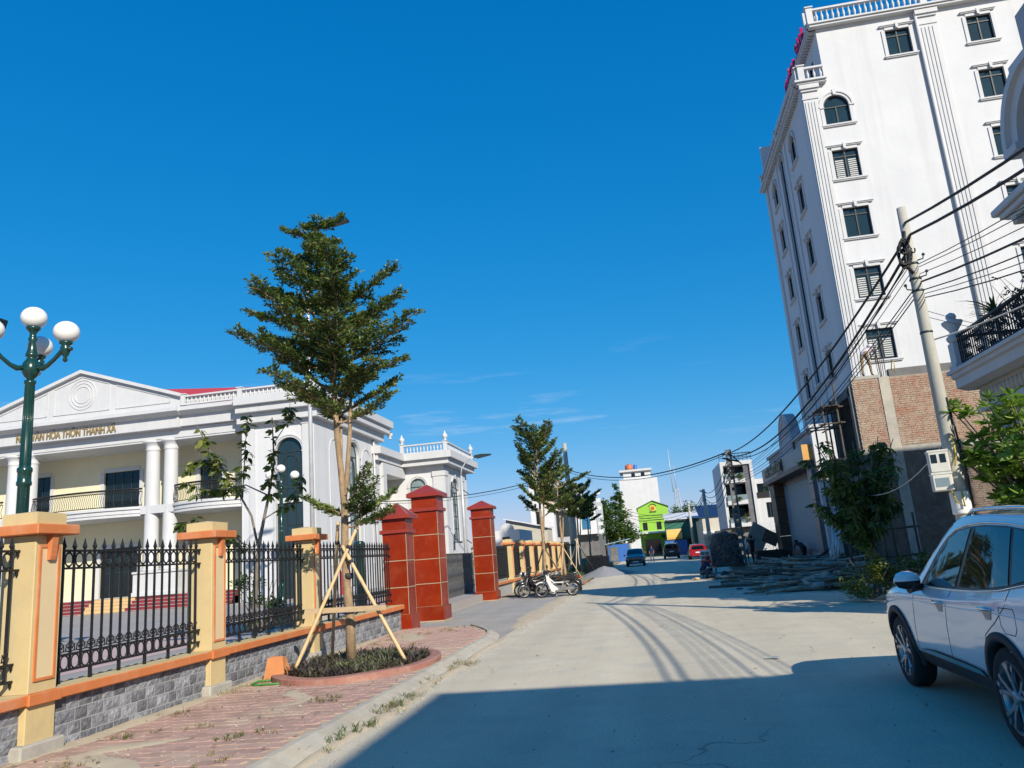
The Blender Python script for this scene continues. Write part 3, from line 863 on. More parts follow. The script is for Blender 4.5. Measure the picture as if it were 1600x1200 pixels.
red_pillar((-6.78, 32.5, 0.03), .82, (.35, 2.57, 1.81, 1.09, 3.33, 3.43, 3.73, 3.84, 4.10), 'tall red tiled gate pillar on the far side of the driveway, beside the motorbikes')

# --- retractable steel gate, folded
t = thing('folding_gate', 'retractable steel lattice gate standing folded between the two tall red pillars', 'gate', (-7.75, 27, 0.02))
post = None; link = None; wheel = None
N = 30
for i in range(N):
    y = i*0.29; x = -0.03*y
    post = MB().bx(-.025,-.034,.12,.025,.034,1.97).obj('gate_bar', 'gate_steel', t, world=False) if post is None else inst(post, t)
    post.location = (x, y, 0)
    if i < N-1:
        if link is None:
            q = MB()
            for k in range(3):
                z0 = .2+k*.58
                for sg in (-1, 1):
                    q.bar((sg*.03, .145-.145*sg, z0), (sg*.03, .145+.145*sg, z0+.56), .014, .022)
            link = q.obj('lattice_link', 'gate_steel', t, world=False)
        else: link = inst(link, t)
        link.location = (x, y, 0)
    if i % 3 == 0:
        if wheel is None:
            q = MB(); q.bx(-.12,-.02,.07,.12,.02,.13); q.lathe([(.05,-.02),(.05,.02)], (.1,0,.05), 8, 'y'); q.lathe([(.05,-.02),(.05,.02)], (-.1,0,.05), 8, 'y')
            wheel = q.obj('wheel_foot', 'gate_steel', t, world=False)
        else: wheel = inst(wheel, t)
        wheel.location = (x, y, 0)
MB().bar((0,0,1.98),(-.03*.29*(N-1), .29*(N-1), 1.98), .05, .04).obj('top_rail', 'gate_steel', t)

# --- planter ring with ground cover
t = thing('tree_planter', 'oval planter ring with dark red rim on the brick pavement round the staked tree', 'planter', (pit_c[0], pit_c[1], SZ))
mb = MB(); n = 48
prof = [(1.00,-.06),(1.00,.075),(.985,.09),(.875,.09),(.86,.075),(.86,-.02)]
vs = []
for i in range(n):
    a = 2*PI*i/n
    for s_, z in prof: vs.append((1.33*s_*math.cos(a), 1.80*s_*math.sin(a), z + .006*math.sin(a*5)))
fs = []
k = len(prof)
for i in range(n):
    for j in range(k-1): fs.append((i*k+j, ((i+1) % n)*k+j, ((i+1) % n)*k+j+1, i*k+j+1))
mb.add(vs, fs, smooth=False)
mb.obj('rim', 'planter_rim', t)
mb = MB(); vs = [(1.16*math.cos(2*PI*i/24), 1.57*math.sin(2*PI*i/24), .03) for i in range(24)] + [(0,0,.06)]
mb.add(vs, [(i, (i+1) % 24, 24) for i in range(24)]); mb.obj('soil', 'dirt', t)

def blade_clump(mb, x, y, z, n, L, W, spread, rng, up=0.5):
    for k in range(n):
        a = rng.uniform(0, 2*PI); l = L*rng.uniform(.6, 1.1); e = rng.uniform(up, 1.25)
        dx, dy = math.cos(a), math.sin(a)
        px, py = x+rng.uniform(-spread, spread), y+rng.uniform(-spread, spread)
        w = W*rng.uniform(.7,1.2)
        b = Vector((px, py, z)); d = Vector((dx*math.cos(e), dy*math.cos(e), math.sin(e)))
        sd = Vector((-dy, dx, 0))*w
        m_ = b + d*l*.55; tp = b + d*l*.9 + Vector((dx, dy, -.35))*l*.18
        mb.add([b-sd*.6, b+sd*.6, m_+sd, m_-sd, tp], [(0,1,2,3),(3,2,4)])
rng = random.Random(5)
mb = MB()
for i in range(420):
    a = rng.uniform(0, 2*PI); r = math.sqrt(rng.random())
    x, y = pit_c[0]+1.1*r*math.cos(a), pit_c[1]+1.5*r*math.sin(a)
    blade_clump(mb, x, y, SZ+.03, 9, .23, .014, .05, rng, .45)
o = mb.obj('ground_cover', 'leaf_purple', recalc=False); tag(o, kind='stuff')

# --- grass tufts on pavement, kerb and verge
mb = MB(); rng = random.Random(8)
tufts = [(-5.2,8.6),(-4.3,10.1),(-5.6,7.1),(-6.2,10.9),(-5.0,16.2),(-4.4,8.2),(-6.1,9.6),(-3.55,8.9),(-3.45,9.3),(-3.3,9.5),(-3.30,12.6),(-3.2,13.0),(-3.15,13.3),(-3.4,11.3),(-6.3,11.2),(-6.3,11.6),(-5.9,17.3),(-5.4,18.2),(-4.9,18.6),(-5.2,19.2),(-4.7,19.4),(-6.2,18.2),(-6.2,16.8),(-6.3,13.9),(-4.2,7.0),(-4.7,6.3),(-6.0,12.0)]
for x, y in tufts:
    for k in range(rng.randrange(3, 8)):
        blade_clump(mb, x+rng.gauss(0,.14), y+rng.gauss(0,.16), SZ-.01 if x < -3.6 else .03, 12, .10, .004, .05, rng, .25)
tag(mb.obj('pavement_weeds', 'grass_dry', recalc=False), kind='stuff')
mb = MB()
for x, y in [(-3.35,8.2),(-3.3,8.6),(-3.28,9.7),(-3.25,10.2),(-4.6,8.0),(-5.9,8.3),(-4.2,9.9),(-6.25,12.4),(-3.5,7.4)]:
    for k in range(6): blade_clump(mb, x+rng.gauss(0,.10), y+rng.gauss(0,.14), SZ-.01 if x < -3.6 else .025, 12, .11, .0045, .04, rng, .3)
tag(mb.obj('kerb_weeds', 'grass_green', recalc=False), kind='stuff')
mb = MB()
for i in range(260):
    y = rng.uniform(50, 62); x = rng.uniform(-6.4, -4.6)
    blade_clump(mb, x, y, .03, 10, .45, .012, .12, rng, .5)
for i in range(200):
    blade_clump(mb, rng.uniform(-6.3,-5.3), rng.uniform(38, 50), .02, 8, .22, .01, .12, rng, .4)
for i in range(260):
    blade_clump(mb, rng.uniform(-6.5,-3.8), rng.uniform(66, 84), .03, 10, .7, .02, .2, rng, .6)
tag(mb.obj('verge_grass', 'grass_green', recalc=False), kind='stuff')

# paint-splashed rock leaning by the wall and a green hose scrap
o = MB(); o.add([(0,0,0),(.34,.05,0),(.36,.3,0),(.02,.26,0),(.06,.04,.34),(.3,.08,.36),(.29,.22,.33),(.08,.2,.36)], [(3,2,1,0),(4,5,6,7),(0,1,5,4),(1,2,6,5),(2,3,7,6),(3,0,4,7)])
x = o.obj('concrete_lump', 'terracotta'); x.location = (-6.22, 12.0, SZ); tag(x, 'orange painted lump leaning on the stone wall beside the planter', 'rubble')
pts = [(-5.95+.35*math.cos(a*.7)*(.6+.05*a), 11.75+.28*math.sin(a*.7), SZ+.02+.01*math.sin(a*2)) for a in range(12)]
tag(MB().tube(pts, .016, 5).obj('garden_hose', pm('hose_green', (.05,.22,.04), None, 5, .5)), 'short green hose lying beside the oval planter rim', 'hose')
# ================================================================== TREES
def leaf_quad(mb, p, d, nrm, L, W):
    """folded leaf: 4 corner points"""
    d = d.normalized(); s_ = d.cross(nrm)
    if s_.length < 1e-4: s_ = d.orthogonal()
    s_.normalize(); u = s_.cross(d)
    a = p; b = p + d*L*.5 + s_*W*.5 + u*W*.12; c = p + d*L; e = p + d*L*.5 - s_*W*.5 + u*W*.12
    mb.add([a, b, c, e], [(0,1,2,3)])
def rdir(rng, zlo=-1, zhi=1):
    z = rng.uniform(zlo, zhi); a = rng.uniform(0, 2*PI); r = math.sqrt(max(0, 1-z*z))
    return Vector((r*math.cos(a), r*math.sin(a), z))
def tier_branch(wood, lv, rng, p0, az, el, L, leafL, dens, curve=0.25):
    d = Vector((math.cos(az)*math.cos(el), math.sin(az)*math.cos(el), math.sin(el)))
    side = Vector((-math.sin(az), math.cos(az), 0))
    pts = [p0]; n = 6
    for i in range(1, n+1):
        u = i/n
        pts.append(p0 + d*L*u + Vector((0,0,1))*curve*L*u*u*.5 + side*L*.06*math.sin(u*5+az) )
    wood.tube(pts, [max(.004, .022*L*(1-.8*i/n)) for i in range(n+1)], 4, cap=False)
    k = int(7+9*L)
    for j in range(k):
        u = .22 + .78*(j+rng.random()*.6)/k
        f = u*n; i0 = min(int(f), n-1); q = pts[i0].lerp(pts[i0+1], f-i0)
        for sg in (-1, 1):
            if rng.random() < .12: continue
            l2 = L*.36*(1.05-u*.75)*rng.uniform(.5, 1.15) + .05
            dd = (side*sg*rng.uniform(.6,1) + d*rng.uniform(.35,.9) + Vector((0,0,rng.uniform(-.12,.3)))).normalized()
            e = q + dd*l2
            if l2 > .15: wood.tube([q, e], [.006, .003], 3, cap=False)
            m = max(3, int(dens*l2/.1))
            for z in range(m):
                v = rng.random()**.8
                p = q.lerp(e, v) + rdir(rng)*.035
                nd = (dd*.6 + rdir(rng, -.3, .9)).normalized()
                leaf_quad(lv, p, nd, (Vector((0,0,1)) + rdir(rng)*.8), leafL*rng.uniform(.7,1.25), leafL*.5*rng.uniform(.8,1.2))
def tiered_tree(label, base, H, rad_prof, nb, leafL, dens, seed, zlo, group, el=(.15,.55), lean=(0,0), stakes=True, forked=True, leafm='leaf_dark', trunk_r=.07, barkm='bark', extra=None, cat='tree'):
    rng = random.Random(seed)
    t = thing('street_tree', label, cat, base, group=group)
    wood = MB(); lv = MB()
    def axis(z):
        u = z/H
        return Vector((lean[0]*u*u, lean[1]*u*u, z))
    n = 12
    wood.tube([axis(H*.97*i/n) + Vector((.02*math.sin(i*1.9), .02*math.cos(i*1.3), 0)) for i in range(n+1)], [trunk_r*(1.12 if i == 0 else 1)*(1-.85*i/n) + .006 for i in range(n+1)], 8)
    if forked:
        f0 = axis(H*.33)
        wood.tube([f0, f0+Vector((.07,.02,.35)), f0+Vector((.16,.03,H*.16)), f0+Vector((.26,.0,H*.34))], [trunk_r*.62, trunk_r*.55, trunk_r*.45, .012], 7)
        wood.tube([f0+Vector((0,0,.25)), f0+Vector((-.05,.09,.75)), f0+Vector((-.06,.2,H*.22))], [trunk_r*.5, trunk_r*.4, .012], 6)
    for i in range(nb):
        u = (i+rng.random())/nb
        z = zlo + (H-zlo-.05)*u
        zz = z/H
        R = None
        for (a, ra), (b, rb) in zip(rad_prof[:-1], rad_prof[1:]):
            if a <= z <= b + 1e-6: R = ra+(rb-ra)*(z-a)/(b-a)
        if R is None: R = rad_prof[-1][1]
        az = i*2.399 + rng.uniform(-.4,.4)
        L = R*rng.choice((1.05, .95, .8, .6, .45))*rng.uniform(.88, 1.1)
        tier_branch(wood, lv, rng, axis(z-.25*R*math.tan(el[0])), az, rng.uniform(*el), L, leafL, dens)
    if extra:
        for z, az, L, e in extra: tier_branch(wood, lv, rng, axis(z), az, e, L, leafL, dens)
    wood.obj('trunk', barkm, t)
    lv.obj('crown', leafm, t, recalc=False)
    return t
MT = (-5.23, 13.21, SZ+.04)
main_tree = tiered_tree('young street tree with layered dark crown, propped by bamboo stakes in the oval planter', MT, 8.25,
    [(4.0,1.15),(4.6,1.55),(5.3,1.65),(5.8,1.45),(6.2,1.5),(6.6,1.4),(6.95,.9),(7.4,.6),(8.15,.38)], 78, .077, 9.6, 3, 4.2, 'layered street trees on the left pavement', lean=(-.5,.0), el=(.06,.55), trunk_r=.085, leafm='leaf_street',
    extra=[(2.35, .3, 1.0, .45),(2.45, -.6, .9, .35),(2.6, .9, .85, .6),(2.3, -.1, .95, .15),(2.55,3.3,.7,.35),(2.5,2.7,.55,.3),(2.7,-.2,.8,.75),(7.95,3.2,.65,.2),(8.1,.2,.6,.25)])
# tied stakes
for a, b, l in (((-5.95,12.44,.06),(-5.02,13.16,2.42),'bamboo stake leaning from lower left across the tree trunk'), ((-4.04,12.75,.06),(-5.28,13.10,2.12),'bamboo stake leaning in from the right of the tree trunk'), ((-6.05,14.35,.06),(-5.42,13.28,2.55),'bamboo stake standing behind the tree trunk on the fence side')):
    t = thing('bamboo_stake', l, 'stake', a, group='bamboo stakes propping the street tree')
    va = Vector((0,0,0)); vb = Vector(b)-Vector(a)
    mb = MB(); pts = []; rs = []
    for i in range(29):
        u = i/28; pts.append(va.lerp(vb, u)); rs.append(.031 if i % 5 else .036)
    mb.tube(pts, rs, 8); mb.obj('cane', 'bamboo', t)
    mb = MB(); q = va.lerp(vb, .86); mb.tube([q-vb.normalized()*.03, q+vb.normalized()*.03], .041, 8); mb.obj('wire_tie', 'tie', t)
t = MB().bar((-5.86,12.86,1.06),(-4.42,12.80,1.04), .045, .085).obj('cross_plank', 'timber'); tag(t, 'flat timber plank nailed level across the bamboo stakes', 'plank')
for z, dz in ((1.42,.10),(.83,.06)):
    o = MB().lathe([(.092,z),(.098,z+dz*.5),(.092,z+dz)], MT, 10).obj('rubber_band', 'tie'); tag(o, ('upper' if z > 1 else 'lower')+' black rubber wrap tied round the street tree trunk', 'wrap')

# trees farther along
t2 = tiered_tree('second street tree with upswept open crown, behind the motorbikes', (-5.0,38.0,.03), 7.6, [(3.2,1.9),(4.5,2.3),(6,2.1),(7.0,1.9),(7.6,1.3)], 24, .14, 4.6, 21, 3.6, 'layered street trees on the left pavement', el=(.45,.95), trunk_r=.10, forked=True, leafm='leaf_street')
t3 = tiered_tree('third street tree, overlapping the concrete pole on the left', (-5.2,48.5,.03), 6.9, [(3.4,1.6),(5,2.0),(6,1.7),(6.9,.9)], 22, .15, 4.4, 22, 3.8, 'layered street trees on the left pavement', el=(.15,.6), trunk_r=.10, leafm='leaf_street')
t4 = tiered_tree('fourth street tree, right of the concrete pole on the left', (-4.9,57.5,.03), 6.4, [(3.6,1.5),(5,1.9),(6.0,1.4),(6.4,.9)], 20, .17, 4.2, 23, 4.0, 'layered street trees on the left pavement', el=(.15,.6), trunk_r=.10, leafm='leaf_street')
t5 = tiered_tree('fifth street tree, dark and narrow, before the dark grove', (-5.2,72,.03), 6.8, [(4,1.4),(5.5,1.8),(6.8,.8)], 18, .2, 4.0, 24, 4.2, 'layered street trees on the left pavement', el=(.3,.8), trunk_r=.10, barkm='bark_grey')
# low shoots round tree 2 and 3 trunks and their props
def props(c, labels, dark=False, h=2.3, r=1.1):
    for k, l in enumerate(labels):
        a = k*2.1+.4
        o = MB().tube([(c[0]+r*math.cos(a), c[1]+r*math.sin(a), .02), (c[0]-.12*math.cos(a), c[1]-.12*math.sin(a), h)], .032, 6).obj('support_pole', 'bamboo' if not dark else 'bamboo_dark')
        tag(o, l, 'stake', 'props of the farther street trees')
props((-5.0,38.0), ['dark prop of the second street tree, leaning right', 'prop of the second street tree on its fence side', 'prop of the second street tree nearest the motorbikes'], True)
props((-5.2,48.5), ['pale prop of the third street tree, leaning right', 'pale prop of the third street tree on its fence side', 'pale prop of the third street tree on the road side'])
props((-5.0,56.5), ['pale prop right of the concrete pole, leaning right', 'pale prop right of the concrete pole on the fence side', 'pale prop right of the concrete pole, road side'], False, 2.6, 1.3)

def bush(name, label, cat, c, rx, ry, rz, n, leafL, leafm, seed, group=None, hole=.25):
    rng = random.Random(seed)
    t = thing(name, label, cat, (c[0], c[1], c[2]), group=group)
    lv = MB(); wd = MB()
    for k in range(14):
        d = rdir(rng, .15, 1)
        wd.tube([(0,0,0), (d.x*rx*.5, d.y*ry*.5, d.z*rz*.6), (d.x*rx*.95, d.y*ry*.95, d.z*rz*1.05)], [.018,.012,.004], 4, cap=False)
    cl = []
    for k in range(max(10, n//70)):
        d = rdir(rng, .0, 1); q = rng.uniform(.45, 1.0)
        cl.append((Vector((d.x*rx*q, d.y*ry*q, d.z*rz*q + rz*.06)), rng.uniform(.18,.34)*min(rx,rz)))
    for i in range(n):
        p, r = rng.choice(cl)
        q = p + rdir(rng)*r*rng.uniform(.3,1.05)
        if q.z < 0.02: q.z = rng.uniform(.02,.2)
        leaf_quad(lv, q, rdir(rng, -.4, .9), Vector((0,0,1))+rdir(rng)*.7, leafL*rng.uniform(.7,1.25), leafL*.5)
    wd.obj('stems', 'bark_grey', t)
    lv.obj('foliage', leafm, t, recalc=False)
    return t

# broad-leaved trees: every large leaf is a leaf of its own
def broad_tree(name, label, base, limbs, leafL, leafm, seed, per_tip, barkm='bark_grey', spread=.2, droop=.3, up=0.0, group=None, maxparts=300, wfac=.42, cat='tree', rosette=False, trunk_name='trunk'):
    rng = random.Random(seed)
    t = thing(name, label, cat, base, group=group)
    wood = MB()
    spots = []
    for pts, r0, r1, leafy in limbs:
        pv = [Vector(p) for p in pts]; n = len(pv)
        wood.tube(pv, [r0+(r1-r0)*i/(n-1) for i in range(n)], 7, cap=False)
        if leafy:
            for k in range(leafy):
                u = (rng.uniform(.35,1) if not rosette else rng.choice((1.0, 1.0, .8, .6)))*(n-1); i0 = min(int(u), n-2)
                q = pv[i0].lerp(pv[i0+1], u-i0) + rdir(rng)*spread*rng.random()
                if not rosette:
                    q0 = pv[i0].lerp(pv[i0+1], u-i0)
                    if (q-q0).length > .08: wood.tube([q0, q], [.006,.003], 3, cap=False)
                for j in range(per_tip):
                    if rosette:
                        a = 2*PI*j/per_tip+rng.uniform(-.3,.3); e = rng.uniform(-.1,.9)
                        d = Vector((math.cos(a)*math.cos(e), math.sin(a)*math.cos(e), math.sin(e)-.15))
                    else:
                        d = (rdir(rng, -.9, .5) + Vector((0,0,-droop+up))).normalized()
                    spots.append((q + d*.015, d, leafL*rng.uniform(.65,1.2)))
    wood.obj(trunk_name, barkm, t)
    # one leaf mesh along +X, folded on its midrib, drooping to the tip
    lm = MB(); w = wfac*.5
    lm.add([(0,0,0),(.22,w*.75,.03),(.55,w,.02),(.85,w*.5,-.04),(1,0,-.11),(.85,-w*.5,-.04),(.55,-w,.02),(.22,-w*.75,.03),(.22,0,0),(.55,0,-.03),(.85,0,-.08)],
           [(0,8,1),(1,8,9,2),(2,9,10,3),(3,10,4),(0,7,8),(8,7,6,9),(9,6,5,10),(10,5,4)])
    rng.shuffle(spots)
    part = spots[:maxparts]; rest = spots[maxparts:]
    src = None
    def rot(d):
        q = Vector((1,0,0)).rotation_difference(d)
        return q @ Quaternion((1,0,0), rng.uniform(-.6,.6))
    for p, d, L in part:
        src = lm.obj('leaf', leafm, t, world=False, recalc=False) if src is None else inst(src, t)
        src.rotation_mode = 'QUATERNION'; src.rotation_quaternion = rot(d); src.location = p; src.scale = (L,L,L)
    if rest:
        m = MB()
        for p, d, L in rest:
            q = rot(d)
            m.add([p + q @ (Vector(v)*L) for v in lm.v], lm.f)
        tag(m.obj('leaves', leafm, t, recalc=False), kind='stuff')
    return t
# sparse tree inside the fence (trunk at px ~415)
def limb(*p): return list(p)
broad_tree('sparse_tree', 'sparse thin tree with broad olive leaves standing just inside the iron fence', (-8.25, 15.6, .1), [
    (limb((0,0,-.1),(-.02,0,.8),(.02,.02,1.6),(.12,0,2.4)), .07, .045, 0),
    (limb((.12,0,2.4),(.28,.05,3.2),(.45,.02,4.0),(.42,0,5.0)), .04, .012, 16),
    (limb((.08,0,2.2),(-.1,.05,2.9),(-.55,.02,3.7),(-1.1,-.05,4.5),(-1.32,-.1,5.0)), .03, .008, 20),
    (limb((-.3,.03,3.3),(-.35,.2,4.0),(-.28,.2,5.1)), .02, .006, 14),
    (limb((.3,.05,3.3),(-.1,-.2,3.55),(-.8,-.3,3.45),(-1.55,-.3,3.75)), .018, .006, 15),
    (limb((.05,0,2.0),(-.4,-.1,2.5),(-.9,-.2,2.75),(-1.6,-.2,2.9)), .018, .006, 14),
    (limb((.2,0,2.8),(.75,.1,3.1),(1.1,.1,3.7)), .016, .005, 10),
    (limb((.44,0,4.4),(.75,.1,4.9),(.8,.1,5.3)), .012, .005, 7),
    (limb((-.8,0,4.1),(-1.2,-.1,4.2),(-1.5,-.1,4.15)), .01, .004, 9),
    (limb((.1,0,2.3),(-.3,.2,2.2),(-.75,.2,2.55),(-1.2,.2,2.3)), .012, .005, 10)], .20, 'leaf_olive', 41, 6, spread=.16, droop=.35, wfac=.46)
bush('courtyard_shrub', 'green shrub behind the iron fence at the foot of the sparse tree', 'shrub', (-8.3, 15.9, .55), .75, .7, 1.25, 700, .11, 'leaf_mid', 42)
bush('ground_shrub', 'low grassy shrub along the inside of the fence before the sparse tree', 'shrub', (-7.4, 13.6, .15), .5, 1.2, .5, 700, .10, 'leaf_mid', 43)
# mango in front of the unfinished brick building
def rnd_limbs(rng, n, h0, h1, R, leafy, start=(0,0,0)):
    out = []
    for k in range(n):
        a = k*2.4 + rng.uniform(-.4,.4); r = R*rng.uniform(.45,1); z1 = rng.uniform(h0, h1)
        s0 = rng.uniform(.35,.6)*h0
        out.append((limb((start[0]*.5, start[1]*.5, s0), (r*.4*math.cos(a), r*.4*math.sin(a), s0+(z1-s0)*.55), (r*math.cos(a), r*math.sin(a), z1)), .035, .010, leafy))
    return out
rng = random.Random(77)
broad_tree('mango_tree', 'mango tree with dark drooping leaves in front of the unfinished brick building', (5.75, 21.9, .1),
    [(limb((0,0,-.1),(.05,0,1.0),(-.05,.05,2.0)), .09, .06, 0)] + rnd_limbs(rng, 34, 1.9, 4.15, 1.3, 16), .27, 'leaf_dark', 44, 7, spread=.28, droop=.6, wfac=.26)
rng = random.Random(78)
broad_tree('frangipani_tree', 'broad-leaved green tree lit by the sun at the right edge, behind the white car', (7.2, 15.4, .1),
    [(limb((0,0,-.1),(0,0,.9),(.05,.05,1.5)), .10, .06, 0)] + rnd_limbs(rng, 92, 1.7, 3.75, 1.25, 5), .235, 'leaf_bright', 45, 11, rosette=True, spread=.34, wfac=.34)
bush('roadside_shrub', 'scruffy shrub with yellowing leaves between the scrap timber and the white car', 'shrub', (5.25, 20.5, .05), .80, .8, 1.15, 3200, .085, 'leaf_olive', 46, group='shrubs by the white car')
bush('roadside_shrub', 'darker shrub just in front of the white car mirror', 'shrub', (6.35, 20.0, .05), .75, .8, 1.05, 2600, .085, 'leaf_dark', 47, group='shrubs by the white car')
bush('roadside_shrub', 'small dark shrub at the foot of the brick wall by the pole', 'shrub', (8.9, 22.5, .05), .9, .9, 1.5, 1300, .09, 'leaf_dark', 48, group='shrubs by the white car')
# ================================================================== building kit
def wall_panel(mb, W0, W1, Z0, Z1, holes, depth=0.14):
    """front face (local y=0) with rectangular holes and their reveals"""
    xs = sorted(set([W0, W1] + [h[0] for h in holes] + [h[1] for h in holes]))
    zs = sorted(set([Z0, Z1] + [h[2] for h in holes] + [h[3] for h in holes]))
    xs = [x for x in xs if W0 <= x <= W1]; zs = [z for z in zs if Z0 <= z <= Z1]
    for a, b in zip(xs[:-1], xs[1:]):
        for c, d in zip(zs[:-1], zs[1:]):
            cx, cz = (a+b)/2, (c+d)/2
            if any(h[0] < cx < h[1] and h[2] < cz < h[3] for h in holes): continue
            mb.add([(a,0,c),(b,0,c),(b,0,d),(a,0,d)], [(0,1,2,3)])
    for x0, x1, z0, z1 in holes:
        mb.add([(x0,0,z0),(x1,0,z0),(x1,0,z1),(x0,0,z1),(x0,depth,z0),(x1,depth,z0),(x1,depth,z1),(x0,depth,z1)], [(0,4,5,1),(1,5,6,2),(2,6,7,3),(3,7,4,0)])
def window(parent, M, x0, x1, z0, z1, arch=False, leaves=2, transom=True, glass='window_glass', frame='grey_frame', trim='white_trim', depth=.12, trimw=.16, key=True, blind=False, sill=True, fw=.055, hood=True, name='window', archfill='white_wall', bars=0):
    """a window in a hole of a wall: frame (part) > pane; surround and sill around it"""
    w = x1-x0; R = w/2; cx = (x0+x1)/2
    zs = z1-R if arch else z1
    f = MB(M)
    d0, d1 = depth-.06, depth-.005
    f.bx(x0, d0, z0, x0+fw, d1, zs); f.bx(x1-fw, d0, z0, x1, d1, zs); f.bx(x0+fw, d0, z0, x1-fw, d1, z0+fw)
    if not arch: f.bx(x0+fw, d0, z1-fw, x1-fw, d1, z1)
    else:
        A = arc(cx, zs, R, 0, PI, 14); B = arc(cx, zs, R-fw, 0, PI, 14)
        f.prism(A + B[::-1], 'y', d0, d1)
    for i in range(1, leaves):
        xx = x0 + w*i/leaves; f.bx(xx-fw*.55, d0-.004, z0+fw, xx+fw*.55, d1, zs if transom else zs)
    if transom:
        zt = z0+(zs-z0)*(.78 if not arch else 1.0)
        if arch: zt = zs
        f.bx(x0+fw, d0-.002, zt-fw*.5, x1-fw, d1, zt+fw*.5)
    for i in range(bars):
        zz = z0+(zs-z0)*(i+1)/(bars+1); f.bx(x0+fw, d0+.004, zz-fw*.35, x1-fw, d1, zz+fw*.35)
    fo = f.obj(name, frame, parent)
    g = MB(M)
    if arch: g.poly([(x0+.01, depth-.02, z0+.01), (x1-.01, depth-.02, z0+.01)] + [(a, depth-.02, b) for a, b in arc(cx, zs, R-.01, 0, PI, 14)])
    else: g.poly([(x0+.01, depth-.02, z0+.01), (x1-.01, depth-.02, z0+.01), (x1-.01, depth-.02, z1-.01), (x0+.01, depth-.02, z1-.01)])
    g.obj('pane', glass, fo)
    if blind:
        b = MB(M); n = 9; h = (z1-z0)*.62
        for i in range(n):
            for lf in range(leaves):
                xa = x0+w*lf/leaves+.11; xb = x0+w*(lf+1)/leaves-.11
                b.bx(xa, depth-.026, z0+.14+h*i/n, xb, depth-.0205, z0+.14+h*i/n+h/n*.55)
        tag(b.obj('blind_slats', 'blind', fo), kind='stuff')
    if arch:
        sp = MB(M); n = 10
        L_ = [(x0, zs)] + [(cx-R*math.cos(PI/2*i/n), zs+R*math.sin(PI/2*i/n)) for i in range(n+1)] + [(x0, z1)]
        sp.prism(L_[1:], 'y', 0.0, depth)
        Rr = [(cx+R*math.cos(PI/2*i/n), zs+R*math.sin(PI/2*i/n)) for i in range(n+1)] + [(x1, z1)]
        sp.prism(Rr, 'y', 0.0, depth)
        sp.obj('arch_spandrel', archfill, parent)
    if trim:
        t = MB(M); tw = trimw
        t.bx(x0-tw, -.045, z0, x0, .01, zs); t.bx(x1, -.045, z0, x1+tw, .01, zs)
        if arch:
            A = arc(cx, zs, R+tw, 0, PI, 16); B = arc(cx, zs, R, 0, PI, 16)
            t.prism(A + B[::-1], 'y', -.045, .01)
            A = arc(cx, zs, R+tw+.05, 0, PI, 16); B = arc(cx, zs, R+tw-.03, 0, PI, 16)
            t.prism(A + B[::-1], 'y', -.09, .008)
            for sg in (-1, 1): t.bx(cx+sg*(R-.02), -.09, zs-.07, cx+sg*(R+tw+.09), .008, zs+.002)
            if key: t.prism([(cx-.06, zs+R-.02), (cx+.06, zs+R-.02), (cx+.09, zs+R+tw+.12), (cx-.09, zs+R+tw+.12)], 'y', -.12, .006)
        else:
            t.bx(x0, -.045, z1, x1, .01, z1+tw)
            if hood:
                t.bx(x0-tw-.05, -.10, z1+tw, x1+tw+.05, .008, z1+tw+.05); t.bx(x0-tw-.09, -.14, z1+tw+.05, x1+tw+.09, .008, z1+tw+.085)
            if key: t.prism([(cx-.05, z1-.01), (cx+.05, z1-.01), (cx+.08, z1+tw+.14), (cx-.08, z1+tw+.14)], 'y', -.16, .006)
        t.obj('window_surround', trim, parent)
        if sill:
            s_ = MB(M); s_.bx(x0-tw-.06, -.12, z0-.07, x1+tw+.06, .008, z0-.001); s_.bx(x0-tw-.02, -.08, z0-.12, x1+tw+.02, .008, z0-.07)
            s_.obj('sill', trim, parent)
    return fo
BAL = [(.045,0),(.045,.05),(.028,.08),(.062,.22),(.07,.30),(.05,.40),(.026,.52),(.032,.58),(.05,.61),(.05,.66)]
def balustrade(parent, M, x0, x1, z, h=.82, sp=.24, mat='white_trim', posts=(), name='baluster', th=.09):
    """top and bottom rails and turned balusters, each baluster a part"""
    MB(M).bx(x0, -th, z, x1, th, z+.09).obj('bottom_rail', mat, parent)
    MB(M).bx(x0, -th-.02, z+h-.10, x1, th+.02, z+h).obj('top_rail', mat, parent)
    n = max(1, int((x1-x0)/sp)); src = None
    k = (h-.19)/.66
    for i in range(n):
        x = x0+(i+.5)*(x1-x0)/n
        p = M @ Vector((x, 0, z+.09))
        if any(abs(x-q) < .2 for q in posts): continue
        if src is None:
            src = MB().lathe([(r, hh*k) for r, hh in BAL], n=8).obj(name, mat, parent, world=False)
        else: src = inst(src, parent)
        src.location = p - parent.location
    for q in posts:
        m = MB(M); m.bx(q-.15, -th-.04, z-.002, q+.15, th+.04, z+h+.06); m.bx(q-.2, -th-.09, z+h+.06, q+.2, th+.09, z+h+.12)
        m.obj('rail_post', mat, parent)
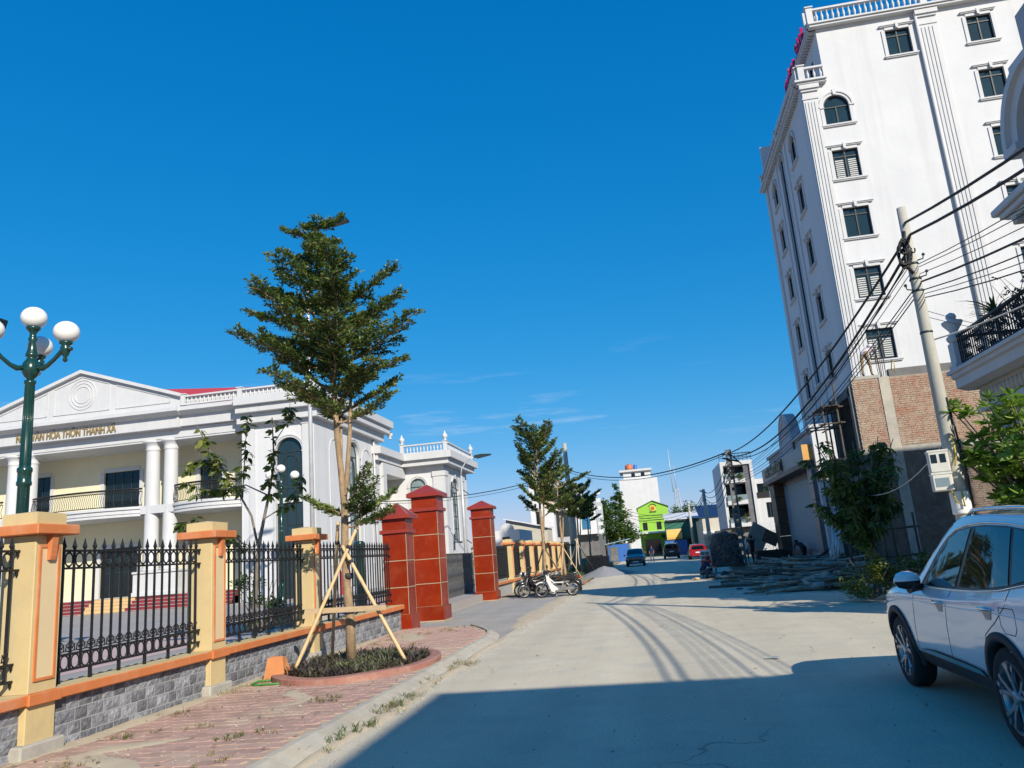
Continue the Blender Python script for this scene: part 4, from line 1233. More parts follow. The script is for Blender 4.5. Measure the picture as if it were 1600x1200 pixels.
def text_letters(parent, txt, M, size, mat, depth=.06, name='letter', tracking=1.0, width=None):
    dg = bpy.context.evaluated_depsgraph_get
    def dims(s):
        c = bpy.data.curves.new('t', 'FONT'); c.body = s; c.size = size
        o = bpy.data.objects.new('t', c); C.objects.link(o)
        bpy.context.view_layer.update()
        w = o.dimensions.x
        bpy.data.objects.remove(o); bpy.data.curves.remove(c)
        return w
    base = dims('II')
    tot = dims('I'+txt+'I')-base
    kx = (width/tot) if width else 1.0
    for i, ch in enumerate(txt):
        if ch == ' ': continue
        x = dims('I'+txt[:i]+'I')-base if i else 0
        c = bpy.data.curves.new(name, 'FONT'); c.body = ch; c.size = size; c.extrude = depth/2; c.offset = .022*size; c.resolution_u = 3
        o = bpy.data.objects.new(name, c); C.objects.link(o)
        bpy.context.view_layer.update()
        me = bpy.data.meshes.new_from_object(o.evaluated_get(dg()))
        bpy.data.objects.remove(o)
        R = Matrix(((kx,0,0,x*kx),(0,0,-1,-depth/2),(0,1,0,0),(0,0,0,1)))
        me.transform(M @ R)
        me.materials.clear(); me.materials.append(MATS[mat])
        o = bpy.data.objects.new(name, me); C.objects.link(o)
        o.parent = parent
        if parent.get('wpos'): o.location = -parent.location

# ================================================================== the village hall on the left
YF = 44.0
hall = thing('village_hall', 'white two-storey hall with pediment, gold lettering and paired columns behind the fence', 'building', (-28, 52, 0.15), wpos=True)
MF = face(0, YF, 0, '-y')
# platform and steps
MB().bx(-46, 44.3, .1, -24.1, 47.0, 1.10).obj('platform', 'pale_grey', hall)
NST = 5
for k in range(NST):
    z0 = .15+.19*k; ya = 42.7+.32*k
    for nm, xa, xb, mt in (('red_step', -45.5, -34.0, 'step_red'), ('tan_step', -34.0, -31.15, 'step_tan'), ('red_step', -31.15, -24.4, 'step_red')):
        y_ = ya if mt == 'step_tan' else ya+.06
        MB().bx(xa, y_, .1, xb, 44.3, z0+.178).obj(nm, mt, hall)
        MB().bx(xa, y_-.02, z0+.178, xb, 44.3, z0+.19).obj('step_nosing', 'pale_grey' if mt == 'step_red' else 'step_tan', hall)
# porch back wall
bw = MB(face(0, 47.0, 0, '-y'))
H1 = [(-41.3,-39.9,6.65,9.55), (-35.8,-33.15,6.65,9.4), (-28.75,-27.15,6.65,9.5), (-35.9,-33.15,1.11,4.3), (-29.4,-27.4,1.11,4.1)]
wall_panel(bw, -46, -24.1, 1.1, 10.7, H1, .15)
bw.obj('porch_wall', 'hall_wall', hall)
for h in H1: window(hall, face(0, 47.0, 0, '-y'), *h, leaves=4 if h[1]-h[0] > 2 else 2, glass='dark_glass', frame='dark_frame', depth=.15, trimw=.26, key=False, hood=False, sill=False, name='door', bars=1)
MB().bx(-46, 44.2, 10.62, -24.1, 47.2, 10.75).obj('porch_ceiling', 'white_trim', hall)
for x in (-37.5, -35.2, -33.0, -27.0): MB().lathe([(.09,10.6),(.09,10.625)], (x, 45.6, 0), 10).obj('ceiling_lamp', 'pale_grey', hall)
# entrance porch on the ground floor: white panelled pedestals and columns
for xa, xb in ((-41.7,-38.4), (-31.35,-28.45)):
    m = MB(); m.cb(xa, 44.0, 1.1, xb, 45.3, 2.45, .02); m.cb(xa-.08, 43.9, 2.45, xb+.08, 45.4, 2.58, .02); m.cb(xa-.08, 43.9, 1.1, xb+.08, 45.4, 1.35, .02)
    m.obj('pedestal', 'pale_grey', hall)
for x in (-40.6, -39.4, -30.57, -29.30):
    r = .44
    m = MB(); m.lathe([(r+.12,2.58),(r+.12,2.7),(r+.06,2.75),(r+.1,2.82),(r,2.9),(r*1.0,5.0),(r*.94,10.0),(r*.94,10.1),(r+.05,10.16),(r-.03,10.2),(r+.02,10.45),(r+.16,10.58),(r+.2,10.62),(r+.2,10.74)], (x, 44.62, 0), 24)
    m.obj('column', 'white_trim', hall)
# balcony slab, bowed between the columns
def bowed(x0, x1, bow, n=18, y=44.25):
    return [(x0+(x1-x0)*i/n, y - bow*math.sin(PI*i/n)**.8 if 0 < i < n else y) for i in range(n+1)]
for x0, x1, bow, nm in ((-46,-41.1,.5,0), (-38.9,-31.1,.75,1), (-28.85,-24.1,.65,2)):
    P = bowed(x0, x1, bow)
    m = MB(); m.prism([(x0, 47.0)] + P + [(x1, 47.0)], 'z', 6.2, 6.62)
    P2 = [(a, b-.10) for a, b in P]; m.prism([(x0, 46.9)] + P2 + [(x1, 46.9)], 'z', 6.45, 6.60)
    P3 = [(a, b+.06) for a, b in P]; m.prism([(x0, 46.95)] + P3 + [(x1, 46.95)], 'z', 6.02, 6.2)
    m.obj('balcony_slab', 'white_trim', hall)
    R = [(a, b+.10) for a, b in P]
    m = MB(); m.tube([(a, b, 7.74) for a, b in R], .055, 6); m.tube([(a, b, 7.56) for a, b in R], .025, 4); m.tube([(a, b, 6.70) for a, b in R], .03, 4)
    m.obj('balcony_rail', 'iron', hall)
    m = MB(); L_ = x1-x0; n = int(L_/.135)
    for i in range(n+1):
        u = i/n; f = u*18; i0 = min(int(f), 17); a = R[i0][0]+(R[i0+1][0]-R[i0][0])*(f-i0); b = R[i0][1]+(R[i0+1][1]-R[i0][1])*(f-i0)
        m.tube([(a, b, 6.68), (a, b-.10, 6.9), (a, b-.13, 7.1), (a, b-.03, 7.4), (a, b, 7.56)], .019, 4)
        if i < n: m.torus((a+.067, b, 7.64), .05, .014, 'y', 8, 3)
    tag(m.obj('balusters', 'iron', hall), kind='stuff')
MB().bx(-41.1, 44.2, 6.1, -38.9, 47, 6.6).obj('slab_link', 'white_trim', hall)
MB().bx(-31.1, 44.2, 6.1, -28.85, 47, 6.6).obj('slab_link', 'white_trim', hall)
# entablature
MB().bx(-46, 44.15, 10.74, -24.1, 45.1, 11.34).obj('architrave', 'white_trim', hall)
MB().cb(-46, 43.62, 11.30, -28.2, 45.1, 12.02, .01).obj('frieze', 'white_trim', hall)
MB().cb(-28.2, 43.80, 11.36, -24.0, 45.1, 12.02, .01).obj('frieze', 'white_trim', hall)
for xa, xb, yo in ((-46,-28.0,0), (-28.0,-23.2,.18)):
    m = MB(); m.prism([(43.62+yo,12.02),(43.40+yo,12.08),(43.22+yo,12.2),(43.05+yo,12.25),(43.05+yo,12.46),(43.15+yo,12.52),(45.1,12.52),(45.1,12.02)], 'x', xa, xb)
    m.obj('cornice', 'white_trim', hall)
# pediment
AX, AZ = -35.1, 15.55; EX = 7.0; EZ = 13.25
m = MB(); m.prism([(AX-EX, 12.52), (AX+EX, 12.52), (AX+EX, EZ), (AX, AZ), (AX-EX, EZ)], 'y', 43.62, 46.0); m.obj('pediment', 'white_trim', hall)
for sg in (-1, 1):
    m = MB(); m.prism([(AX+sg*(EX+.12), EZ-.05), (AX+sg*(EX+.12), EZ+.17), (AX, AZ+.22), (AX, AZ)], 'y', 43.36, 46.05); m.obj('raking_moulding', 'white_trim', hall)
for a, b, top0, top1 in ((-41.4,-37.6,0,0), (-37.1,-33.1,0,0), (-32.6,-28.8,0,0)):
    def rz(x): return EZ+(AZ-EZ)*(1-abs(x-AX)/EX)-.22
    w = .07
    pts = [(a, 12.95)] + [(b, 12.95), (b, rz(b))] + ([(AX, rz(AX))] if a < AX < b else []) + [(a, rz(a))]
    m = MB()
    for p, q in zip(pts, pts[1:]+pts[:1]): m.bar((p[0], 43.60, p[1]), (q[0], 43.60, q[1]), .06, .06)
    m.obj('relief_frame', 'white_trim', hall)
for R_ in (.55, .78, .98): MB().torus((AX+.05, 43.61, 14.12), R_, .035, 'y', 28, 6).obj('relief_ring', 'white_trim', hall)
text_letters(hall, 'NHÀ VĂN HÓA THÔN THANH XÁ', face(-39.75, 43.615, 11.44, '-y'), .70, 'gold', .06, width=7.2)
# wing with tall arched windows
MW = face(0, YF, 0, '-y')
hw = [(-21.87,-20.13,.16,9.95)]
m = MB(MW); wall_panel(m, -24.1, -19.35, .1, 11.6, hw, .25); m.obj('wing_wall', 'white_wall', hall)
window(hall, MW, -21.87, -20.13, .16, 9.95, arch=True, leaves=3, glass='window_glass', frame='dark_frame', depth=.25, trimw=.14, key=False, sill=False, bars=3, fw=.075)
MB(MW).bx(-21.86, .12, 5.95, -20.14, .2, 6.25).obj('floor_band', 'white_trim', hall)
f = MB(MW)
A = arc(-21.0, 8.35, .55, 0, PI, 12); B = arc(-21.0, 8.35, .48, 0, PI, 12); f.prism(A+B[::-1], 'y', .17, .24); f.bx(-21.55,.17,6.3,-21.48,.24,8.35); f.bx(-20.52,.17,6.3,-20.45,.24,8.35); f.obj('inner_arch', 'dark_frame', hall)
m = MB(MW); m.bx(-20.08, -.10, .15, -19.62, .0, 11.0); m.bx(-20.14, -.14, 10.7, -19.56, .0, 11.0); m.obj('pilaster', 'white_trim', hall)
m = MB(MW); m.bx(-23.6, -.06, .15, -23.2, .0, 11.0); m.obj('pilaster', 'white_trim', hall)
m = MB(); m.tube([(-19.47, 43.87, .15), (-19.47, 43.87, 11.4)], .08, 8); m.obj('downpipe', 'pale_grey', hall)
MX = face(-19.35, 0, 0, '+x')
hx = [(49.5, 51.55, .6, 10.35)]
m = MB(MX); wall_panel(m, YF, 55.5, .1, 11.6, hx, .25); m.obj('wing_wall', 'white_wall', hall)
window(hall, MX, 49.5, 51.55, .6, 10.35, arch=True, leaves=3, glass='pale_glass', frame='dark_frame', depth=.25, trimw=.16, key=False, sill=False, bars=3, fw=.085)
f = MB(MX); A = arc(50.52, 8.6, .62, 0, PI, 12); B = arc(50.52, 8.6, .53, 0, PI, 12); f.prism(A+B[::-1], 'y', .17, .24); f.bx(49.9,.17,.7,49.99,.24,8.6); f.bx(51.05,.17,.7,51.14,.24,8.6); f.obj('inner_arch', 'dark_frame', hall)
for yc in (47.2, 53.0):
    f = MB(MX); A = arc(yc, 9.2, .95, 0, PI, 14); B = arc(yc, 9.2, .86, 0, PI, 14); f.prism(A+B[::-1], 'y', -.05, .02); f.bx(yc-.95,-.05,2.0,yc-.86,.02,9.2); f.bx(yc+.86,-.05,2.0,yc+.95,.02,9.2); f.obj('blind_arch', 'white_trim', hall)
m = MB(); m.tube([(-19.2, 54.3, .15), (-19.2, 54.3, 11.2)], .07, 8); m.obj('downpipe', 'pale_grey', hall)
m = MB(MX); m.bx(54.5, -.12, .15, 55.5, 0, 11.3); m.obj('corner_pier', 'white_trim', hall)
# eaves of the wing and roof balustrade
m = MB(); m.cb(-24.2, 43.5, 11.0, -18.95, 56.0, 11.6, .02); m.obj('wing_frieze', 'white_trim', hall)
m = MB(); m.cb(-24.1, 43.1, 11.6, -18.55, 56.4, 12.05, .03); m.cb(-24.1, 42.85, 12.05, -18.35, 56.6, 12.62, .03); m.obj('wing_cornice', 'white_trim', hall)
balustrade(hall, face(0, 43.6, 0, '-y'), -28.0, -18.9, 12.63, .62, .28, posts=(-27.85, -24.0, -19.1))
MB().bx(-27.9, 43.70, 12.66, -18.9, 43.76, 13.14).obj('parapet_panel', 'white_trim', hall)
MB().bx(-46, 43.9, 12.5, -19, 58, 12.6).obj('roof_deck', 'pale_grey', hall)
m = MB(); m.add([(-42,48,13.0),(-20.5,48.0,13.0),(-20.5,60,13.0),(-42,60,13.0),(-38,54,16.9),(-27.0,54,15.9)], [(0,1,5,4),(1,2,5),(2,3,4,5),(3,0,4)]); m.obj('roof', 'roof_red', hall)
# recessed link and lower right wing
MB().bx(-26, 55.5, .1, -20.6, 61.0, 10.0).obj('link_wall', 'hall_wall', hall)
window(hall, face(-20.6, 0, 0, '+x'), 57.2, 58.4, 4.6, 7.4, leaves=2, glass='dark_glass', frame='dark_frame', depth=-.02, trimw=.12, key=False, hood=False, sill=False, name='door')
MB().bx(-20.6, 55.5, 4.1, -18.9, 61.0, 4.4).obj('link_floor', 'white_trim', hall)
MB().bx(-20.4, 55.52, 8.6, -18.95, 60.98, 9.4).obj('link_beam', 'white_trim', hall)
MB().bx(-19.6, 55.52, .1, -18.95, 56.3, 8.6).obj('link_pier', 'white_trim', hall)
MR = face(0, 61.0, 0, '-y'); MRX = face(-15.7, 0, 0, '+x')
m = MB(MR); wall_panel(m, -20.6, -15.7, .1, 9.5, [(-18.6,-17.24,3.4,8.55)], .2); m.obj('side_wing_wall', 'white_wall', hall)
window(hall, MR, -18.6, -17.24, 3.4, 8.55, arch=True, leaves=2, glass='pale_glass', frame='dark_frame', depth=.2, trimw=.14, key=True, bars=2)
m = MB(MRX); wall_panel(m, 61.0, 69.2, .1, 9.5, [(63.4,65.8,3.4,8.65)], .2); m.obj('side_wing_wall', 'white_wall', hall)
window(hall, MRX, 63.4, 65.8, 3.4, 8.65, arch=True, leaves=3, glass='pale_glass', frame='dark_frame', depth=.2, trimw=.2, key=True, bars=3, fw=.11)
for ya in (61.0, 66.9):
    m = MB(MRX); m.bx(ya, -.1, .15, ya+.9, 0, 9.0); m.bx(ya-.06, -.16, 8.6, ya+.96, 0, 9.0); m.obj('pilaster', 'white_trim', hall)
m = MB(MR); m.bx(-16.6, -.1, .15, -15.62, 0, 9.0); m.bx(-16.66, -.16, 8.6, -15.56, 0, 9.0); m.obj('pilaster', 'white_trim', hall)
for yb, zb in ((62.7, 7.5), (66.5, 7.5), (62.6, 3.2), (66.6, 3.2)):
    m = MB(); m.tube([(-15.55, yb, zb-.6), (-15.5, yb, zb+.7)], .06, 5); m.tube([(-15.5, yb, zb+.3), (-15.0, yb+.1, zb-.1)], .04, 5); m.obj('wall_bracket', 'iron', hall)
m = MB(); m.prism([(-21,54.4),(-18.95,54.4),(-18.95,60.2),(-15.05,60.2),(-15.05,69.9),(-21,69.9)], 'z', 9.5, 9.95); m.obj('side_cornice_lower', 'white_trim', hall)
m = MB(); m.prism([(-21,54.2),(-18.65,54.2),(-18.65,59.9),(-14.75,59.9),(-14.75,70.2),(-21,70.2)], 'z', 9.95, 10.5); m.obj('side_cornice', 'white_trim', hall)
balustrade(hall, face(0, 60.3, 0, '-y'), -18.9, -15.2, 10.5, .75, .27, posts=(-18.9, -15.25))
balustrade(hall, face(-15.15, 0, 0, '+x'), 60.5, 69.5, 10.5, .75, .5, posts=(69.2,))
for x, y in ((-18.9,60.3), (-15.25,60.3), (-18.8,57.0), (-15.15,69.2)):
    MB().lathe([(.16,11.36),(.10,11.42),(.10,11.5),(.24,11.66),(.22,11.8),(.08,11.95),(.05,12.1),(.01,12.16)], (x, y, 0), 10).obj('urn', 'white_trim', hall)
MB().bx(-46, 47.3, .1, -26, 70, 10.6).obj('rear_block', 'white_wall', hall)
MB().bx(-20.6, 69.0, .1, -15.9, 69.2, 9.5).obj('side_wing_back', 'white_wall', hall)

# things in front of the hall
def cabinet(x, y, w, h, mat, label, cat, name):
    t = thing(name, label, cat, (x, y, .15))
    MB().cb(-w/2,-.25,.1,w/2,.25,h,.02).obj('body', mat, t)
    MB().bx(-w/2+.05,-.262,.2,w/2-.05,-.252,h-.08).obj('door', mat, t)
    for sg in (-1,1): MB().bx(sg*w/2*.8-.04,-.2,0,sg*w/2*.8+.04,.2,.1).obj('leg', 'black_plastic', t)
    return t
cabinet(-30.0, 45.8, .55, 1.5, 'sign_red', 'red fire cabinet on the porch beside the paired columns', 'cabinet', 'fire_cabinet').location.z = 2.58
for x, y, h, l in ((-14.6, 36.5, 1.5, 'red sign stand in the courtyard seen behind the staked tree trunk'), (-12.2, 37.0, 1.4, 'red cloth stand in the courtyard left of the short red gate pillar'), (-11.3, 37.5, 1.5, 'red and dark stand in the courtyard nearest the short red gate pillar')):
    t = thing('sign_stand', l, 'stand', (x, y, .15)); MB().cb(-.28,-.03,.4,.28,.03,h,.01).obj('board', 'sign_red', t)
    for sg in (-1,1): MB().bx(sg*.24-.02,-.02,0,sg*.24+.02,.02,.4).obj('leg', 'iron', t)
t = thing('stone_bench', 'grey stone table slab beside the shrub in the courtyard', 'bench', (-9.6, 21.0, .15)); MB().cb(-.9,-.35,.62,.9,.35,.74,.02).obj('slab', 'footing', t)
for sg in (-1,1): MB().cb(sg*.6-.12,-.25,0,sg*.6+.12,.25,.62,.02).obj('leg', 'footing', t)
t = thing('water_drum', 'light blue plastic drum under the stone table in the courtyard', 'drum', (-9.75, 21.3, .15)); MB().lathe([(.22,0),(.25,.08),(.24,.25),(.25,.42),(.22,.5)], n=14).obj('barrel', 'tank_blue', t); MB().lathe([(.1,.5),(.1,.55)], n=10).obj('lid', 'cloth_navy', t)

# --- globe lamps
def globe_lamp(loc, label, arms=3, rz=0.0, H=6.75):
    t = thing('globe_lamp_post', label, 'street lamp', loc, rz, group='green globe lamps in the courtyard')
    m = MB(); m.lathe([(.30,0),(.30,.12),(.22,.2),(.20,.9),(.22,.95),(.15,1.1),(.13,1.2)], n=16); m.obj('foot', 'lamp_green', t)
    m = MB(); n = 24; vs = []
    prof = [(.105,1.15),(.105,3.72),(.13,3.74),(.135,3.79),(.12,3.83),(.12,3.98),(.135,4.0),(.135,4.06),(.10,4.1),(.085,5.72),(.105,5.74),(.105,5.8)]
    m.lathe(prof, n=20)
    for i in range(14):
        a = 2*PI*i/14; m.tube([(.10*math.cos(a), .10*math.sin(a), 1.2), (.10*math.cos(a), .10*math.sin(a), 3.7)], .009, 4); m.tube([(.097*math.cos(a), .097*math.sin(a), 4.12), (.083*math.cos(a), .083*math.sin(a), 5.7)], .008, 4)
    m.obj('shaft', 'lamp_green', t)
    m = MB(); m.lathe([(.065,5.78),(.065,5.84),(.11,5.88),(.16,5.97),(.17,6.05),(.15,6.15),(.09,6.24),(.075,6.28),(.12,6.3),(.11,6.34),(.09,6.40),(.06,6.6),(.085,6.66),(.06,6.7),(.06,6.78),(.09,6.82),(.10,6.84),(.13,6.86),(.13,6.91)], n=14); m.obj('hub', 'lamp_green', t)
    def globe(x, y, z):
        g = []
        for i in range(13):
            a = -PI/2+.25+(PI-.25)*i/12; g.append((.24*math.cos(a), z+.225+.222*math.sin(a)))
        MB().lathe(g, (x, y, 0), 24).obj('globe', 'globe', t)
    globe(0, 0, 6.88)
    for k in range(arms):
        a = 2*PI*k/arms; c_, s_ = math.cos(a), math.sin(a)
        prof = [(.13,6.05,.045),(.25,6.03,.06),(.37,6.08,.045),(.52,6.2,.04),(.66,6.34,.045),(.75,6.38,.055)]
        m = MB(); m.tube([(x*c_, x*s_, z) for x, z, r in prof], [r for x, z, r in prof], 8)
        m.lathe([(.02,6.1),(.05,6.14),(.03,6.2),(.06,6.24),(.09,6.33),(.1,6.4),(.07,6.44),(.12,6.47),(.12,6.52)], (.74*c_, .74*s_, 0), 10); m.lathe([(.05,-.03),(.065,0),(.05,.03)], (.83*c_,.83*s_,6.36), 8)
        m.obj('arm', 'lamp_green', t)
        globe(.74*c_, .74*s_, 6.49)
    return t
g1 = globe_lamp((-11.62, 13.0, 0.02), 'green lamp post with white globes in the left foreground behind the nearest cream pillar', 3, rz=.02)
g1.scale = (1,1,1)
g2 = copy_tree(g1); g2.location = (-18.85, 38.5, .15); g2.rotation_euler.z = .15; g2['label'] = 'smaller-looking green globe lamp before the tall arched window, left of the third cream pillar'
t = thing('gate_lamp_post', 'dark green fluted post behind the staked tree, near the short red pillar', 'post', (-8.9, 23.5, .05)); m = MB(); m.lathe([(.2,0),(.2,.5),(.145,.6),(.135,2.35),(.16,2.38),(.16,2.45),(.12,2.5)], n=16); m.obj('shaft', 'lamp_green', t); MB().lathe([(.24,-.05),(.24,.08)], n=14).obj('foot', 'footing', t)
t = thing('floodlight', 'black floodlight poking in at the left edge beside the globe lamp', 'floodlight', (-12.6, 13.0, 7.08)); m = MB(); m.prism([(-.35,.0),(-.3,-.13),(.18,-.15),(.26,.12),(.2,.14),(-.3,.13)], 'y', -.14, .14); m.obj('housing', 'black_plastic', t); MB().prism([(.185,-.13),(.262,.115),(.268,.115),(.192,-.13)], 'y', -.125, .125).obj('glass', 'window_glass', t)
MB().tube([(-.3,0,0),(-.9,0,-.1),(-1.4,0,-7.0)], .045, 6).obj('pole', 'lamp_green', t)
# --- street lights: slim silver poles with cobra heads
def street_light(loc, H, arm, label, rz):
    t = thing('street_light', label, 'street light', loc, rz, group='silver street lights')
    m = MB(); m.tube([(0,0,0),(0,0,H*.6),(0,0,H-.6)], [.10,.08,.06], 8); m.obj('pole', 'steel_pole', t)
    m = MB(); m.tube([(0,0,H-.6),(.05,0,H-.2),(.3,0,H+.1),(arm*.6,0,H+.25),(arm,0,H+.35)], .04, 6); m.obj('arm', 'steel_pole', t)
    m = MB(); m.prism([(arm-.05,H+.30),(arm+.1,H+.25),(arm+.8,H+.36),(arm+.85,H+.42),(arm+.3,H+.46),(arm-.05,H+.42)], 'y', -.13, .13); m.obj('lamp_head', 'dark_frame', t)
    MB().lathe([(.2,0),(.2,.03),(.12,.05)], n=10).obj('base_plate', 'steel_pole', t)
    return t
street_light((-12.45, 28.0, .1), 15.2, 1.0, 'silver street light pole rising behind the crown of the staked tree', 0.0)
street_light((-9.35, 40.0, .1), 6.6, .85, 'thin pale street light in front of the far corner of the white hall', 0.0)
# ================================================================== RIGHT SIDE
# --- seven-storey white building
tower = thing('tall_white_building', 'tall seven-storey white building with stucco window surrounds and red rooftop letters', 'building', (17, 44, 0), wpos=True)
YW = 36.0; XW = 10.0
MS = face(0, YW, 0, '-y'); MFt = face(XW, 0, 0, '-x')
ROWS = [(20.86, 22.42, True), (18.0, 19.5, False), (15.0, 16.5, False), (12.0, 13.5, False), (9.05, 10.5, False)]
holes = []; wins = []
for k, (z0, z1, ar) in enumerate(ROWS):
    holes.append((10.82, 12.0, z0, z1)); wins.append((10.82, 12.0, z0, z1, ar, k in (1, 3, 4)))
for k, (z0, z1) in enumerate([(24.0, 25.42), (21.0, 22.5), (18.0, 19.5), (15.0, 16.5), (12.0, 13.5)]):
    xa = 14.26 if k == 0 else 17.97
    holes.append((xa, xa+1.12, z0, z1)); wins.append((xa, xa+1.12, z0, z1, False, False))
holes.append((21.4, 22.5, 21.0, 22.5)); wins.append((21.4, 22.5, 21.0, 22.5, False, False))
holes.append((21.4, 22.5, 24.0, 25.4)); wins.append((21.4, 22.5, 24.0, 25.4, False, False))
holes.append((17.97, 19.09, 24.0, 25.42)); wins.append((17.97, 19.09, 24.0, 25.42, False, False))
m = MB(MS)
wall_panel(m, XW, 26, 0, 23.2, [h for h in holes if h[3] < 23.2], .14)
wall_panel(m, 11.12, 26, 23.2, 26.2, [h for h in holes if h[3] > 23.2], .14)
m.obj('side_wall', 'white_wall', tower)
for w_ in wins: window(tower, MS, *w_[:4], arch=w_[4], leaves=2, blind=w_[5], depth=.14)
# street face: local x runs towards the camera, so world Y = -x
fh = []
for z0, z1, ar in ROWS:
    for yc in (39.5, 45.1): fh.append((-(yc+.55), -(yc-.55), z0, z1, ar))
fh.append((-43.0, -42.05, 9.4, 22.9, True))
m = MB(MFt); wall_panel(m, -47.6, -YW, 6.4, 23.2, [h[:4] for h in fh], .14); wall_panel(m, -47.6, -YW, 0, 6.4, [], .1)
m.obj('street_wall', 'white_wall', tower)
for h in fh[:-1]: window(tower, MFt, *h[:4], arch=h[4], leaves=2, depth=.14)
window(tower, MFt, *fh[-1][:4], arch=True, leaves=2, depth=.14, bars=14, trimw=.12, glass='blue_window')
# upper storey street wall, set back
mu = MB(face(11.12, 0, 0, '-x')); wall_panel(mu, -47.6, -YW, 23.2, 26.2, [(-38.2,-37.3,23.3,25.3)], .1); mu.obj('upper_street_wall', 'white_wall', tower)
window(tower, face(11.12, 0, 0, '-x'), -38.2, -37.3, 23.3, 25.3, leaves=1, glass='dark_glass', frame='dark_frame', depth=.1, trim=None, name='door')
MB().bx(XW+.02, YW+.1, 23.1, 26, 47.6, 23.25).obj('terrace_deck', 'pale_grey', tower)
MB().bx(11.15, YW+.1, 26.1, 26, 47.6, 26.25).obj('roof_deck', 'pale_grey', tower)
MB().bx(25.9, YW, 0, 26, 47.6, 26.2).obj('rear_wall', 'white_wall', tower)
MB().bx(XW, 47.5, 0, 26, 47.6, 26.2).obj('far_wall', 'white_wall', tower)
# cornices
m = MB(); m.cb(XW-.28, YW-.28, 23.12, 11.14, YW+.1, 23.22, .01); m.cb(XW-.38, YW-.38, 23.22, 11.14, YW+.1, 23.33, .01); m.cb(XW-.28, YW, 23.12, XW+.1, 47.8, 23.22, .01); m.cb(XW-.38, YW, 23.22, XW+.1, 47.9, 23.33, .01); m.obj('terrace_cornice', 'white_trim', tower)
balustrade(tower, face(0, YW-.12, 0, '-y'), XW-.1, 11.1, 23.33, .72, .27, posts=(XW+.02,))
balustrade(tower, face(XW-.12, 0, 0, '-x'), -47.6, -YW+.1, 23.33, .72, .45, posts=(-47.5,-42.0,-YW-.02))
m = MB(); m.cb(10.78, YW-.30, 26.14, 26, YW+.1, 26.26, .01); m.cb(10.72, YW-.38, 26.26, 26, YW+.1, 26.36, .01); m.cb(10.78, YW, 26.14, 11.3, 47.8, 26.26, .01); m.cb(10.72, YW, 26.26, 11.3, 47.9, 26.36, .01); m.obj('roof_cornice', 'white_trim', tower)
m = MB()
for k in range(46): m.bx(10.84, YW+.15+k*.25, 26.04, 11.12, YW+.27+k*.25, 26.14)
for k in range(46): m.bx(XW-.26, YW+.15+k*.25, 23.02, XW, YW+.27+k*.25, 23.12)
tag(m.obj('dentils', 'white_trim', tower), kind='stuff')
balustrade(tower, face(0, YW-.14, 0, '-y'), 10.86, 25.8, 26.36, .82, .255, posts=(10.9, 16.2))
MB().cb(11.02, YW, 26.36, 11.22, 47.7, 27.15, .02).obj('parapet', 'white_trim', tower)
# fluted pilasters
for xa, xb, zt in ((XW-.06, 10.62, 23.1), (15.82, 16.62, 26.1)):
    m = MB(MS); m.bx(xa, -.09, 0, xb, .0, zt)
    w = (xb-xa); 
    for k in range(4): m.bx(xa+w*(.1+.21*k), -.125, 6.5, xa+w*(.1+.21*k)+w*.13, -.085, zt-.9)
    m.bx(xa-.04, -.13, zt-.75, xb+.04, 0, zt-.65); m.bx(xa-.06, -.17, zt-.34, xb+.06, 0, zt-.22); m.bx(xa-.12, -.25, zt-.22, xb+.12, 0, zt-.0)
    m.obj('pilaster', 'white_trim', tower)
m = MB(MFt); m.bx(-YW-.62, -.09, 6.4, -YW, 0, 23.1); m.bx(-47.6, -.09, 6.4, -47.0, 0, 23.1); m.bx(-41.4, -.06, 6.4, -41.1, 0, 23.1); m.bx(-44.1, -.06, 6.4, -43.8, 0, 23.1); m.obj('street_pilaster', 'white_trim', tower)
MB().tube([(15.74, YW-.12, 6), (15.74, YW-.12, 26.1)], .07, 8).obj('downpipe', 'pale_grey', tower)
# red letters standing on the parapet edge
sg_ = thing('rooftop_sign', 'red channel letters standing on the roof edge of the tall white building, seen edge-on', 'sign', (10.6, 40, 26), wpos=True)
text_letters(sg_, 'SẠN', face(10.92, 38.95, 26.45, '-x'), 1.2, 'letter_red', .14, width=1.7)
text_letters(sg_, 'KHÁCH', face(10.92, 42.2, 26.3, '-x'), 1.1, 'letter_red', .14, width=2.6)
MB().bx(10.94, 36.9, 26.3, 11.0, 42.6, 26.42).obj('sign_frame', 'steel_pole', sg_)
MB().bx(10.86, 36.72, 26.3, 11.0, 36.86, 27.7).obj('sign_post', 'white_trim', sg_)

# --- shop front with stone portal
shop = thing('shop_front', 'dark stone shop portal with gold letters, grey shutter and side white wall', 'shop', (8.8, 43, 0), wpos=True)
MP = face(7.92, 0, 0, '-x')
MB().bx(8.0, 37.0, 0, 9.98, 37.4, 6.42).obj('side_wall', 'white_wall', shop)
MB().cb(7.9, 36.9, 6.42, 9.98, 37.5, 6.56, .01).obj('wall_cap', 'white_trim', shop)
MB().bx(8.0, 37.4, 4.75, 9.98, 49.8, 6.3).obj('upper_wall', 'plaster_grey', shop)
MB().cb(7.88, 37.5, 6.3, 9.98, 49.9, 6.46, .01).obj('upper_cornice', 'plaster_grey', shop)
m = MB(MP); A = arc(-43.0, 6.3, 1.75, 0, PI, 20); m.prism(A, 'y', 0, .5); m.obj('arched_crest', 'plaster_grey', shop)
for R_ in (1.72, 1.35): 
    m = MB(MP); m.torus((-43.0, -.01, 6.3), R_, .05, 'y', 18, 5, a0=0, a1=PI); m.obj('crest_ring', 'white_trim', shop)
m = MB(MP); m.bx(-44.9, -.06, 5.75, -41.1, 0, 6.3); m.obj('crest_base', 'plaster_grey', shop)
